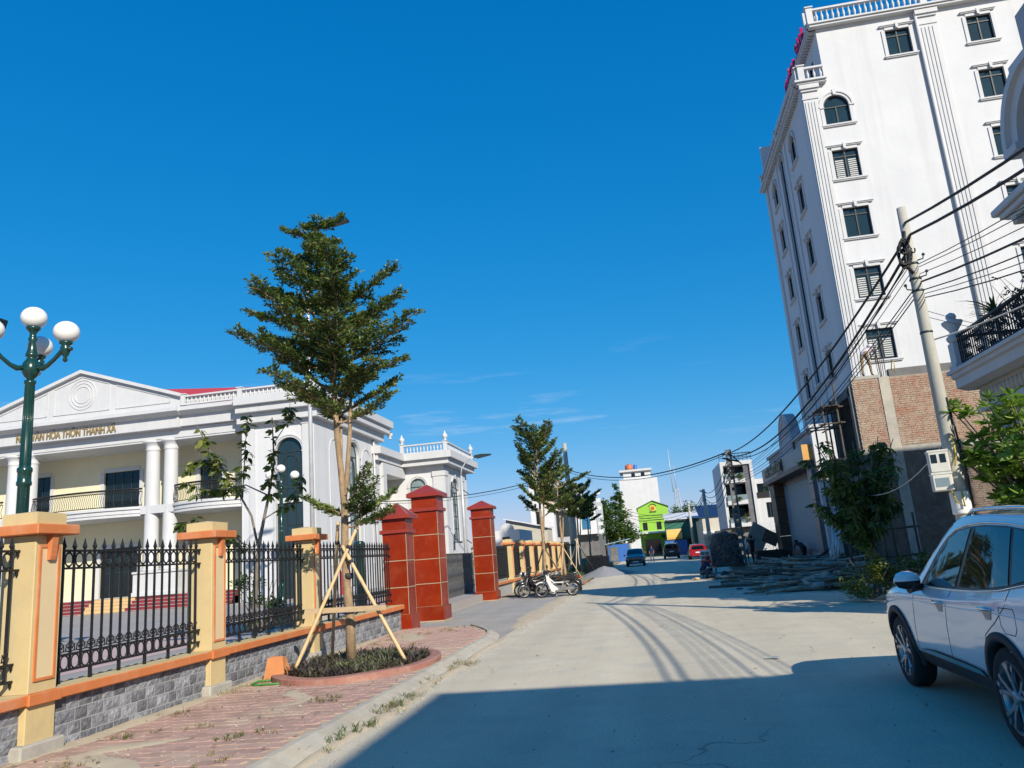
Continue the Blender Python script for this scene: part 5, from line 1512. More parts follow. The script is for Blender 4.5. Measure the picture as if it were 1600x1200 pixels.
m = MB(); m.bx(7.55, 37.3, 4.95, 8.0, 50.3, 5.72); m.obj('sign_band', 'shop_stone', shop)
m = MB(); m.bx(7.52, 37.28, 5.0, 8.3, 37.3, 5.72); m.obj('sign_end', 'ply_orange', shop)
m = MB(); m.bx(7.5, 37.35, 4.72, 8.9, 50.2, 4.95); m.obj('soffit_beam', 'shop_brown', shop)
MB().bx(7.50, 43.0, 5.0, 7.555, 45.0, 5.7).obj('sign_inset', 'black_plastic', shop)
text_letters(shop, 'NHÀ HÀNG', face(7.53, 48.9, 5.13, '-x'), .62, 'gold', .05, width=3.6)
text_letters(shop, 'VĨ NGA', face(7.47, 44.85, 5.12, '-x'), .66, 'gold', .05, width=1.8)
for ya, yb in ((37.4, 38.3), (48.3, 49.9)):
    m = MB(); n = 6
    for k in range(n): m.cb(7.80, ya, .1+4.62*k/n+.006, 8.45, yb, .1+4.62*(k+1)/n-.006, .012)
    m.obj('portal_pier', 'shop_stone' if ya < 40 else 'shop_brown', shop)
m = MB(); 
for k in range(40): m.bx(8.36+(.012 if k % 2 else 0), 38.3, .9+k*.092, 8.44, 48.3, .9+k*.092+.09)
tag(m.obj('shutter_slats', 'shutter', shop), kind='stuff')
MB().bx(8.3, 38.3, 4.45, 8.5, 48.3, 4.75).obj('shutter_box', 'black_plastic', shop)
MB().bx(8.3, 38.3, .1, 8.5, 48.3, .9).obj('threshold', 'shop_stone', shop)
for y in (39.5, 41.5, 43.5, 45.5): MB().lathe([(.07,4.70),(.07,4.715)], (8.3, y, 0), 8).obj('spotlight', 'lens_clear', shop)
for k in range(6):
    m = MB(); m.cb(6.75+.26*k, 38.32, .1, 8.30, 39.4+.42*(5-k), .1+.135*(k+1), .01); m.obj('stair', 'shop_stone', shop)
MB().bx(8.0, 37.4, 0, 9.98, 37.5, 4.75).obj('wall_return', 'shop_stone', shop)

# --- unfinished brick building
bb = thing('brick_building', 'unfinished red brick building with concrete column, upper wall sunlit and lower wall in shade', 'building', (11, 32, 0), wpos=True)
YB = 29.6; XB = 8.0
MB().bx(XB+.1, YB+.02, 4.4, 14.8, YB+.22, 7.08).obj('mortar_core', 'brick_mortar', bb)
MB().bx(XB+.1, YB+.02, 0, 14.8, YB+.22, 4.4).obj('lower_core', 'mortar_shaded', bb)
bm_ = MB(); bo_ = MB(); r = random.Random(3)
z = .1; row = 0
while z < 7.03:
    if 4.30 < z < 4.50: z += .078; row += 1; continue
    x = XB + .1 + (0 if row % 2 else .055)
    L_ = .107 if row % 5 == 4 else .213
    while x < 14.75:
        x2 = min(x+L_, 14.8)
        cl_ = [(max(x, lo), min(x2, hi)) for lo, hi in ((XB+.1, 9.05), (9.43, 12.86), (13.19, 14.8)) if min(x2, hi)-max(x, lo) > .03]
        for xq, xr in cl_:
            d = r.uniform(.006, .020)
            xa, xb = xq+.005+r.uniform(0,.004), xr-.005
            za, zb = z+.005+r.uniform(0,.004), z+.071
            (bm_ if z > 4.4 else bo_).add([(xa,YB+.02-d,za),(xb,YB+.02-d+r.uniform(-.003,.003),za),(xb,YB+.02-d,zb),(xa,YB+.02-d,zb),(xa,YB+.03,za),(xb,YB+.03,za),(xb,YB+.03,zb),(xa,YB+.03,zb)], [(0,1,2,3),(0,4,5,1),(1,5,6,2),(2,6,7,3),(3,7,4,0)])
        x = x2
    z += .078; row += 1
tag(bm_.obj('bricks', 'brick_wall_a', bb, recalc=False), kind='stuff'); tag(bo_.obj('bricks', 'brick_shaded', bb, recalc=False), kind='stuff')  # bricks below the ring beam take the copy with painted shade
for xa, xb in ((9.06, 9.42), (12.87, 13.18)):
    MB().bx(xa, YB-.02, 0, xb, YB+.25, 7.1).obj('concrete_column', 'concrete', bb)
MB().bx(XB, YB-.008, 4.30, 14.8, YB+.24, 4.48).obj('ring_beam', 'footing', bb)
MB().bx(XB+.1, YB+.0, 7.08, 9.1, YB+.24, 7.2).obj('wall_cap', 'footing', bb)
MB().bx(9.55, YB+.3, 6.9, 14.8, YB+.55, 7.42).obj('parapet_beam', 'dark_concrete', bb)
MB().bx(13.2, YB+.0, 7.08, 14.8, YB+.24, 7.2).obj('wall_cap', 'footing', bb)
# open street side: frame, slabs, dark rooms
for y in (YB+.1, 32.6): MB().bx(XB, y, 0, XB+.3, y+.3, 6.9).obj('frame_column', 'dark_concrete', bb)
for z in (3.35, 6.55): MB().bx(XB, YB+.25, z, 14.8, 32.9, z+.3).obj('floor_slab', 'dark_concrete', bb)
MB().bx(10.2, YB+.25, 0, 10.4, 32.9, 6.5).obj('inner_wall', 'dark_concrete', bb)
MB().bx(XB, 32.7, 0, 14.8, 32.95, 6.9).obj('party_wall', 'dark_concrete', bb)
# rebar starter bundle
r = random.Random(9)
rb = thing('rebar_bundle', 'thin steel starter bars rising from the top of the concrete column beside the worker', 'rebar', (9.24, YB+.12, 7.1))
src = None
for k in range(9):
    src = MB().tube([(0,0,0),(.01,0,.7),(.05,.02,1.45)], .011, 4).obj('bar', 'bamboo_dark', rb, world=False) if src is None else inst(src, rb)
    src.location = (r.uniform(-.15,.15), r.uniform(-.09,.09), 0); src.rotation_euler = (r.uniform(-.05,.05), r.uniform(-.05,.05), r.uniform(0,6)); src.scale = (1,1,r.uniform(.8,1.15))
tag(MB().tube([(9.55,YB-.02,7.3),(9.62,YB-.06,7.7),(9.68,YB-.05,7.55),(9.66,YB-.06,7.2)], .018, 5).obj('yellow_cord', 'wire_yellow'), 'yellow cord looped over the top edge of the brick wall', 'cord')
# scaffold on the street side
sc = thing('scaffold', 'rusty black scaffold poles against the open street side of the brick building', 'scaffold', (7.2, 32, .1), wpos=True)
for x, y, z1 in ((7.0,30.0,6.5),(7.55,30.1,7.1),(7.0,31.6,6.4),(7.55,31.7,6.6),(7.9,29.4,4.6),(8.5,29.3,3.6)):
    MB().tube([(x,y,.05),(x+.02,y+.02,z1)], .035, 6).obj('upright', 'bamboo_dark', sc)
for z in (2.2, 4.2, 5.6, 6.2):
    for x in (7.0, 7.55): MB().tube([(x,29.7,z),(x,32.9,z+.05)], .03, 5).obj('ledger', 'bamboo_dark', sc)
    for y in (30.0, 31.6): MB().tube([(6.8,y,z),(8.0,y+.05,z+.03)], .03, 5).obj('putlog', 'bamboo_dark', sc)
MB().bx(6.95, 29.8, 4.24, 7.6, 32.4, 4.28).obj('deck_board', 'board_dark', sc)
MB().bx(6.95, 29.8, 6.24, 7.6, 31.4, 6.28).obj('deck_board', 'board_dark', sc)
# upright poles leaning before the white side wall
r = random.Random(4)
for k, l in enumerate(('leftmost', 'second', 'third', 'fourth', 'fifth', 'rightmost')):
    x = 7.75+.27*k
    tag(MB().tube([(x, 34.2, .05), (x-.04, 34.9, 4.2)], .032, 6).obj('leaning_pole', 'bamboo_dark'), l+' of six dark poles standing before the white side wall of the shop', 'pole', 'dark poles before the white side wall')
t = thing('pole_rail', 'grey horizontal rails on short posts under the mango tree', 'rail', (7.2, 27.2, .1))
for z in (.62, 1.5): MB().tube([(-.9,0,z),(1.6,.1,z+.05)], .035, 6).obj('rail', 'bamboo_dark', t)
for x in (-.7, .4, 1.4): MB().tube([(x,0,0),(x,.05,2.0)], .04, 6).obj('post', 'bamboo_dark', t)
t = thing('leaning_sheet', 'dark teal corrugated sheet standing on end beside the bundle of pipes', 'sheet', (6.75, 29.0, .1), .15)
m = MB(); n = 16
vs = []
for i in range(n+1):
    x = .5*i/n; y = .018*(1 if i % 2 else -1)
    vs += [(x, y, 0), (x+.10, y+.45, 2.25)]
m.add(vs, [(2*i, 2*i+2, 2*i+3, 2*i+1) for i in range(n)]); vs2 = [(x, y+.006, z) for x, y, z in vs]; m.add(vs2, [(2*i, 2*i+1, 2*i+3, 2*i+2) for i in range(n)])
m.obj('corrugated_panel', pm('sheet_darkteal', (.03,.055,.055), None, 3, .6), t, world=False)
t = thing('pipe_bundle', 'bundle of grey steel pipes leaning upright by the corrugated sheet', 'pipes', (6.2, 28.8, .1))
r = random.Random(5)
for k in range(11): MB().tube([(r.uniform(-.25,.2), r.uniform(-.1,.1), 0), (r.uniform(.25,.65), r.uniform(.3,.6), r.uniform(1.7,2.4))], .024, 6).obj('pipe', 'steel_pole', t)

# --- near balcony house on the right
hb = thing('balcony_house', 'near white house at the right edge with wrought iron balcony and arched upper window', 'house', (10, 17, 0), wpos=True)
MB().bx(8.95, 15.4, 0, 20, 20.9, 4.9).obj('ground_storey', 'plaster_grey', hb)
m = MB(); m.prism([(8.2,4.98),(8.2,5.2),(8.12,5.24),(8.12,5.34),(8.4,5.36),(10.2,5.36),(10.2,4.9),(8.45,4.9)], 'y', 15.0, 20.85); m.obj('balcony_slab', 'white_trim', hb)
m = MB(); m.cb(8.05, 14.95, 5.34, 10.2, 20.95, 5.44, .015); m.obj('slab_moulding', 'white_trim', hb)
m = MB(); m.bx(8.62, 15.2, 4.55, 9.0, 20.6, 4.9); m.obj('frieze_band', 'beige', hb)
src = None
for k in range(26):
    src = MB().lathe([(.01,0),(.085,.05),(.1,.16),(.1,.34)], n=8).obj('scallop', 'beige', hb, world=False) if src is None else inst(src, hb)
    src.location = (8.62-10, 20.45-k*.205-17, 4.5); src.scale = (.8, 1, .9)
m = MB(); m.cb(8.5, 15.1, 4.3, 9.05, 20.7, 4.46, .02); m.obj('lower_cornice', 'white_trim', hb)
# railing
rl = MB(); rl.tube([(8.28, 15.1, 6.25), (8.28, 20.5, 6.25)], .045, 8); rl.tube([(8.28, 15.1, 6.12), (8.28, 20.5, 6.12)], .018, 5); rl.tube([(8.28, 15.1, 5.55), (8.28, 20.5, 5.55)], .02, 5); rl.tube([(8.28, 15.1, 5.78), (8.28, 20.5, 5.78)], .012, 4)
rl.tube([(8.28, 20.5, 6.25), (10.1, 20.5, 6.25)], .045, 8); rl.tube([(8.28, 20.5, 5.55), (10.1, 20.5, 5.55)], .02, 5)
rl.obj('handrail', 'iron', hb)
src = None; sc2 = None
for k in range(48):
    y = 20.4-k*.112
    if k % 6 < 3:
        src = MB().bx(-.012,-.012,5.44-5.44,.012,.012,.80).obj('rail_bar', 'iron', hb, world=False) if src is None else inst(src, hb)
        src.location = (8.28-10, y-17, 5.44)
    if k % 6 in (3, 4, 5):
        if sc2 is None:
            q = MB()
            for cz in (.2, .45, .62):
                q.torus((0,0,cz), .048, .011, 'x', 10, 4)
                q.tube([(0, b, c) for a, b, c in spiral(.03, cz+.06, .05, 1.1, 0, 1, 8)], .010, 4); q.tube([(0, -b, c) for a, b, c in spiral(.03, cz-.05, .045, 1.1, 2, 1, 8)], .010, 4)
            q.bx(-.009,-.009,.0,.009,.009,.8)
            sc2 = q.obj('scroll_panel', 'iron', hb, world=False)
        else: sc2 = inst(sc2, hb)
        sc2.location = (8.28-10, y-17, 5.44)
# corner post with urn
m = MB(); m.cb(8.14, 20.42, 5.42, 8.46, 20.74, 6.12, .02); m.cb(8.1, 20.38, 5.42, 8.5, 20.78, 5.56, .01); m.cb(8.17, 20.45, 5.62, 8.43, 20.71, 6.0, .01)
m.lathe([(.13,6.1),(.2,6.2),(.21,6.26),(.13,6.34),(.10,6.42),(.24,6.62),(.25,6.68),(.12,6.7),(.10,6.74),(.13,6.80),(.10,6.88),(.02,6.92)], (8.3,20.58,0), 12); m.obj('corner_post', 'white_trim', hb)
# upper storeys
ML = face(9.2, 0, 0, '-x')
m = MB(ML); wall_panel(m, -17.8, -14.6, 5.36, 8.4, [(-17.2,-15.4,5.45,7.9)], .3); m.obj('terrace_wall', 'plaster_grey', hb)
window(hb, ML, -17.2, -15.4, 5.45, 7.9, leaves=2, glass='dark_glass', frame='dark_frame', depth=.3, trimw=.14, key=False, hood=False, sill=False, name='door')
MB().bx(9.21, 17.7, 5.36, 20, 17.8, 8.4).obj('terrace_side', 'plaster_grey', hb)
m = MB(); m.cb(9.0, 14.5, 8.3, 20, 18.15, 8.42, .02); m.cb(8.9, 14.4, 8.42, 20, 18.4, 8.55, .02); m.cb(8.8, 14.3, 8.55, 20, 18.55, 8.72, .03); m.obj('terrace_cornice', 'white_trim', hb)
MU = face(9.75, 0, 0, '-x')
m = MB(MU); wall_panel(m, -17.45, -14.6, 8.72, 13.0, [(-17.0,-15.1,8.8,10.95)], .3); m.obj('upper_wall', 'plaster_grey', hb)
window(hb, MU, -17.0, -15.1, 8.8, 10.95, arch=True, leaves=2, glass='dark_glass', frame='dark_frame', depth=.3, trim=None, sill=False)
MB().bx(9.76, 17.35, 8.7, 20, 17.45, 13.0).obj('side_wall', 'plaster_grey', hb)
MB().bx(19.9, 14.6, 5.36, 20, 17.7, 13.0).obj('rear_wall', 'plaster_grey', hb)
MB().bx(9.76, 14.6, 5.36, 20, 14.7, 13.0).obj('near_wall', 'plaster_grey', hb)
MB().bx(9.76, 14.6, 12.85, 20, 17.44, 13.0).obj('roof_slab', 'plaster_grey', hb)
m = MB(); m.cb(9.6, 14.5, 11.45, 20, 17.55, 11.6, .02); m.cb(9.45, 14.4, 11.6, 20, 17.68, 11.85, .03); m.cb(9.6, 14.5, 11.0, 20, 17.55, 11.1, .02); m.obj('cornice', 'white_trim', hb)
MV = face(9.3, 0, 0, '-x')
m = MB(MV); A = arc(-16.15, 9.75, 1.42, 0, PI, 20); B = arc(-16.15, 9.75, 1.08, 0, PI, 20); m.prism(A+B[::-1], 'y', -.22, .45); A = arc(-16.15, 9.75, 1.55, 0, PI, 20); B = arc(-16.15, 9.75, 1.38, 0, PI, 20); m.prism(A+B[::-1], 'y', -.34, .45)
m.bx(-17.72, -.34, 9.58, -17.15, .45, 9.75); m.bx(-15.15, -.34, 9.58, -14.6, .45, 9.75); m.bx(-17.5, -.1, 8.72, -17.18, .45, 9.58); m.obj('arch_moulding', 'white_trim', hb)
for k in range(5): MB().cb(8.95, 14.8+k*.75, 8.12, 9.2, 14.98+k*.75, 8.3, .02).obj('cornice_block', 'beige', hb)
# potted plants on the balcony
t = thing('dracaena_plant', 'potted dracaena with long drooping dark leaves on the iron balcony', 'potted plant', (8.75, 19.3, 5.4))
MB().lathe([(.14,0),(.2,.1),(.22,.36),(.19,.36)], n=12).obj('pot', 'pot_white', t); MB().tube([(0,0,.3),(.02,0,1.0)], .03, 6).obj('stem', 'bark_grey', t)
rng = random.Random(6); src = None
lm = MB(); pts = [(0,.018,0),(.25,.032,.07),(.5,.03,.06),(.75,.02,-.04),(1,.0,-.2)]
vs = [(x,-w,z) for x, w, z in pts] + [(x,w,z) for x, w, z in pts]; lm.add(vs, [(i, i+1, 6+i, 5+i) for i in range(4)])
for k in range(46):
    src = lm.obj('leaf', 'leaf_dark', t, world=False, recalc=False) if src is None else inst(src, t)
    a = k*2.4; e = rng.uniform(-.5, 1.2); L_ = rng.uniform(.55,.95)
    src.location = (.02, 0, .95+rng.uniform(-.12,.12)); src.rotation_euler = (0, -e, a); src.scale = (L_, L_*1.3, L_)
broad_tree('bougainvillea', 'wispy leafy plant rising above the iron balcony rail against the white building', (8.9, 18.2, 5.4), [(limb((0,0,0),(.1*math.cos(k),.5*math.sin(k*1.7),.8),(.25*math.cos(k*2.1),1.0*math.sin(k*1.3),1.5+.25*math.sin(k))), .02, .004, 7) for k in range(10)], .10, 'leaf_dark', 51, 3, spread=.18, wfac=.6, trunk_name='stems')
bush('balcony_plant', 'dark bushy pot plant behind the iron balcony rail', 'potted plant', (8.8, 17.3, 5.4), .4, .5, .8, 500, .1, 'leaf_dark', 52)
bush('balcony_plant', 'second dark pot plant behind the iron balcony rail, nearest the right edge', 'potted plant', (8.8, 16.2, 5.4), .4, .5, .7, 500, .1, 'leaf_dark', 53)

# --- house beside the camera that shades the near road
nh = thing('shading_house', 'plain tall house standing beside the road just behind the viewpoint', 'house', (13, -9, 0), wpos=True)
m = MB(face(6.55, 0, 0, '-x')); hh = [(-(-3.8-3.2*k), -(-3.8-3.2*k)+1.5, z, z+1.7) for k in range(4) for z in (1.0, 4.2, 7.2)]
wall_panel(m, 2.75, 18, 0, 9.45, hh, .15); m.obj('street_wall', 'beige', nh)
for h in hh: window(nh, face(6.55, 0, 0, '-x'), *h, leaves=2, depth=.15)
MB().bx(6.56, -2.85, 0, 20, -2.75, 9.45).obj('gable_wall', 'beige', nh); MB().bx(6.56, -18, 9.3, 20, -2.76, 9.44).obj('roof_slab', 'footing', nh)
m = MB(); A = [(11.6,9.44),(11.62,9.6),(11.75,9.74),(11.95,9.8),(20,9.8),(20,9.44)]; m.prism(A, 'y', -2.98, -2.78); m.obj('parapet', 'beige', nh)
# ================================================================== VEHICLES
CAR = [ # y, then 8 section points (half width, height) from sill to roof centre
 (-2.385, [(.76,.42),(.84,.55),(.87,.80),(.865,.98),(.83,1.10),(.70,1.46),(.60,1.545),(0,1.575)]),
 (-2.20, [(.84,.38),(.905,.50),(.925,.76),(.92,.98),(.885,1.13),(.71,1.52),(.61,1.60),(0,1.64)]),
 (-1.325,[(.88,.32),(.935,.48),(.958,.75),(.955,.98),(.91,1.115),(.725,1.565),(.62,1.64),(0,1.68)]),
 (-.7,   [(.86,.30),(.915,.46),(.938,.75),(.942,.955),(.905,1.07),(.725,1.59),(.62,1.66),(0,1.695)]),
 (-.15,   [(.86,.30),(.915,.45),(.938,.74),(.942,.945),(.90,1.045),(.715,1.56),(.61,1.635),(0,1.68)]),
 (.40,   [(.86,.30),(.918,.45),(.94,.73),(.942,.935),(.895,1.03),(.76,1.34),(.65,1.42),(0,1.50)]),
 (.98,  [(.87,.31),(.93,.46),(.95,.73),(.947,.925),(.89,1.012),(.815,1.08),(.70,1.12),(0,1.18)]),
 (1.44,  [(.88,.33),(.938,.48),(.958,.72),(.948,.912),(.885,.995),(.80,1.02),(.60,1.045),(0,1.075)]),
 (1.90,  [(.86,.35),(.915,.48),(.935,.69),(.915,.875),(.845,.955),(.745,.98),(.5,1.005),(0,1.025)]),
 (2.22,  [(.75,.35),(.81,.47),(.83,.66),(.81,.82),(.74,.895),(.63,.92),(.4,.94),(0,.95)]),
 (2.385, [(.55,.36),(.61,.47),(.63,.63),(.61,.76),(.55,.83),(.45,.85),(.28,.86),(0,.865)])]
def cr_(p0, p1, p2, p3, t):
    return .5*((2*p1) + (-p0+p2)*t + (2*p0-5*p1+4*p2-p3)*t*t + (-p0+3*p1-3*p2+p3)*t*t*t)
class CarSurf:
    def __init__(s, kl=1, kw=1, kh=1, nu=6, nv=4, tab=CAR):
        s.ys = [t[0] for t in tab]; s.tab = tab; s.k = (kl, kw, kh)
        s.U = (len(tab)-1)*nu; s.V = 7*nv; s.nu, s.nv = nu, nv
        s.grid = [[s.ev(i/nu, j/nv) for j in range(s.V+1)] for i in range(s.U+1)]
    def ev(s, u, v):
        n = len(s.tab)-1; i = min(int(u), n-1); t = u-i
        def row(q):
            q = max(0, min(n, q)); return s.tab[q]
        j = min(int(v), 6); w = v-j
        def sec(q):
            P = row(q)[1]
            def g(r): return P[max(0, min(7, r))]
            if j == 6 and True:
                e = (-P[6][0], P[6][1])
            else: e = g(j+2)
            return tuple(cr_(g(j-1)[c], g(j)[c], g(j+1)[c], e[c], w) for c in (0, 1))
        A = [sec(i-1), sec(i), sec(i+1), sec(i+2)]
        Y = [row(i-1)[0], row(i)[0], row(i+1)[0], row(i+2)[0]]
        x = cr_(A[0][0], A[1][0], A[2][0], A[3][0], t); z = cr_(A[0][1], A[1][1], A[2][1], A[3][1], t)
        y = Y[1]+(Y[2]-Y[1])*t
        return Vector((x*s.k[1], y*s.k[0], z*s.k[2]))
    def uy(s, y):
        y = y/s.k[0]
        for i in range(len(s.ys)-1):
            if s.ys[i] <= y <= s.ys[i+1]: return i+(y-s.ys[i])/(s.ys[i+1]-s.ys[i])
        return 0 if y < s.ys[0] else len(s.ys)-1
    def side(s, y, z, off=0.0):
        """point on the left side surface at length y and height z (x negative = left)"""
        u = s.uy(y); lo, hi = 0.0, 6.6
        for _ in range(26):
            m = (lo+hi)/2
            if s.ev(u, m).z < z: lo = m
            else: hi = m
        p = s.ev(u, lo); q = s.ev(u, min(lo+.05, 7)); d = q-p
        nx, nz = d.z, -d.x
        l = math.hypot(nx, nz) or 1
        return Vector((p.x+off*nx/l, y, z+off*nz/l))
def build_car(t, paint, kl=1, kw=1, kh=1, R=.37, fine=True, view='left', tab=CAR, clad='cladding'):
    S_ = CarSurf(kl, kw, kh, 6 if fine else 3, 4 if fine else 2, tab)
    fw, rw = 1.44*kl, -1.325*kl
    m = MB()
    nV = S_.V
    for sg in (1, -1):
        vs = [(p.x*sg, p.y, p.z) for r in S_.grid for p in r]; fs = []; fmat = []
        for i in range(S_.U):
            for j in range(nV):
                c = (S_.grid[i][j]+S_.grid[i+1][j+1])/2
                if j < S_.nv*4 and any(math.hypot(c.y-wy, c.z-R) < R*1.19 for wy in (fw, rw)): continue
                f = (i*(nV+1)+j, (i+1)*(nV+1)+j, (i+1)*(nV+1)+j+1, i*(nV+1)+j+1)
                fs.append(f if sg > 0 else f[::-1]); fmat.append(1 if j < S_.nv*.62 else 0)
        o = len(m.v)
        for f, mm in zip(fs, fmat): pass
        m.v += vs
        for f, mm in zip(fs, fmat): m.f.append(tuple(k+o for k in f)); m.fm.append(mm); m.sm.append(True)
    for r in (0, S_.U):
        ring = [S_.grid[r][j] for j in range(nV+1)]
        pts = [(p.x, p.y, p.z) for p in ring] + [(-p.x, p.y, p.z) for p in ring[::-1][1:]]
        m.add(pts, [tuple(range(len(pts)))], m=0)
    bm = bmesh.new()
    body = m.obj('body', [paint, clad], t, recalc=False)
    bm.from_mesh(body.data); bmesh.ops.remove_doubles(bm, verts=bm.verts, dist=.0008); bmesh.ops.recalc_face_normals(bm, faces=bm.faces); bm.to_mesh(body.data); bm.free()
    # floor and wheel wells
    q = MB(); q.bx(-.80*kw, -2.2*kl, .26*kh, .80*kw, 2.15*kl, .40*kh); q.obj('underbody', 'black_plastic', t)
    q = MB()
    for wy in (fw, rw):
        q.prism([(wy+a, R+b) for a, b in arc(0, 0, R*1.16, -.15, PI+.15, 14)] + [(wy+a, R+b) for a, b in arc(0, 0, R*1.12, -.15, PI+.15, 14)][::-1], 'x', -.9*kw, .9*kw); q.bx(-.55*kw, wy-R*1.0, R*.75, .55*kw, wy+R*1.0, R*2.0)
    q.obj('wheel_well', 'black_plastic', t)
    return S_, fw, rw
def patch(S_, poly, off, sg=-1, nmax=.16):
    """glass patch on the side surface from a (y,z) polygon"""
    bm = bmesh.new()
    vs = [bm.verts.new((0, y, z)) for y, z in poly]; bm.faces.new(vs)
    for _ in range(3):
        es = [e for e in bm.edges if e.calc_length() > nmax]
        if not es: break
        bmesh.ops.subdivide_edges(bm, edges=es, cuts=2, use_grid_fill=True)
        bmesh.ops.triangulate(bm, faces=bm.faces)
    bmesh.ops.triangulate(bm, faces=bm.faces)
    bm.verts.index_update()
    P = [S_.side(v.co.y, v.co.z, off) for v in bm.verts]
    V = [(p.x*sg, p.y, p.z) for p in P]; Fs = [tuple(v.index for v in f.verts) for f in bm.faces]
    bm.free()
    m = MB(); m.add(V, Fs, smooth=True); return m
def stripline(S_, pts, off, r, sg=-1, n=5):
    L_ = []
    for a, b in zip(pts[:-1], pts[1:]):
        k = max(1, int(math.hypot(b[0]-a[0], b[1]-a[1])/.06))
        for i in range(k): L_.append((a[0]+(b[0]-a[0])*i/k, a[1]+(b[1]-a[1])*i/k))
    L_.append(pts[-1])
    P = [S_.side(y, z, off) for y, z in L_]
    return MB().tube([(p.x*sg, p.y, p.z) for p in P], r, n)
def make_wheel(parent, x, y, R, sg, spokes=True, rim_k=.70, name='wheel'):
    w = .225
    tyre = MB().lathe([(R*.68,-.10),(R*.80,-.112),(R*.93,-.108),(R*.985,-.085),(R,-.05),(R,.05),(R*.985,.085),(R*.93,.108),(R*.80,.112),(R*.68,.10)], n=40, ax='x', caps=False)
    wo = tyre.obj(name, 'tyre', parent); wo.location = (x, y, R)
    rm = MB(); rr = R*rim_k
    rm.lathe([(rr*.93,sg*.03),(rr*.955,sg*.085),(rr*1.0,sg*.104),(rr*1.035,sg*.10),(rr*1.0,-sg*.05)], n=40, ax='x', caps=False)
    if spokes:
        for k in range(5):
            a0 = 2*PI*k/5+.3
            for da, wd in ((-.20,.030),(.20,.030)):
                a1 = a0+da
                def P(r, a, dx): return (sg*dx, r*math.cos(a), r*math.sin(a))
                pts = [P(rr*.14, a0+da*.9, .075), P(rr*.45, a0+da*.75, .088), P(rr*.78, a0+da*1.15, .096), P(rr*.97, a0+da*1.5, .098)]
                for p, q, wa in zip(pts[:-1], pts[1:], (.026,.021,.026)):
                    rm.bar(p, q, wa*R/.37, .03)
            rm.bar((sg*.094, rr*.80*math.cos(a0), rr*.80*math.sin(a0)), (sg*.094, rr*.98*math.cos(a0), rr*.98*math.sin(a0)), .05, .03)
        rm.lathe([(rr*.22,sg*.06),(rr*.2,sg*.098),(rr*.12,sg*.106)], n=16, ax='x')
    else:
        for k in range(6):
            a = 2*PI*k/6; rm.bar((sg*.09, rr*.1*math.cos(a), rr*.1*math.sin(a)), (sg*.09, rr*.96*math.cos(a), rr*.96*math.sin(a)), .05, .03)
    rm.obj('rim', 'alloy', wo)
    d = MB(); d.lathe([(rr*.95,sg*.01),(rr*.95,sg*.02)], n=24, ax='x'); d.obj('hub_disc', 'black_plastic', wo)
    return wo

# --- the white crossover parked on the right, facing away
suv = thing('parked_car', 'white crossover parked at the right edge in the shade, facing away from the viewer', 'car', (3.55, 8.0, 0), rad(-1.2))
KH = 1.05
S_, fw, rw = build_car(suv, 'car_white', kh=KH)
S0 = S_
class _Hs:      # heights below are for the unscaled body
    uy = S_.uy; ev = S_.ev
    def side(s, y, z, off=0.0): return S0.side(y, z*KH, off)
HS = _Hs(); HS.uy = S_.uy; HS.ev = S_.ev
S_ = HS
front_w = [(.47,1.06),(.38,1.16),(.25,1.275),(.10,1.385),(-.08,1.475),(-.28,1.53),(-.60,1.553),(-.40,1.075)]
rear_w = [(-.50,1.083),(-.70,1.556),(-1.0,1.556),(-1.40,1.535),(-1.54,1.14),(-1.1,1.10)]
quart_w = [(-1.60,1.15),(-1.46,1.53),(-1.70,1.50),(-1.9,1.44),(-2.05,1.35),(-2.08,1.27),(-1.9,1.20)]
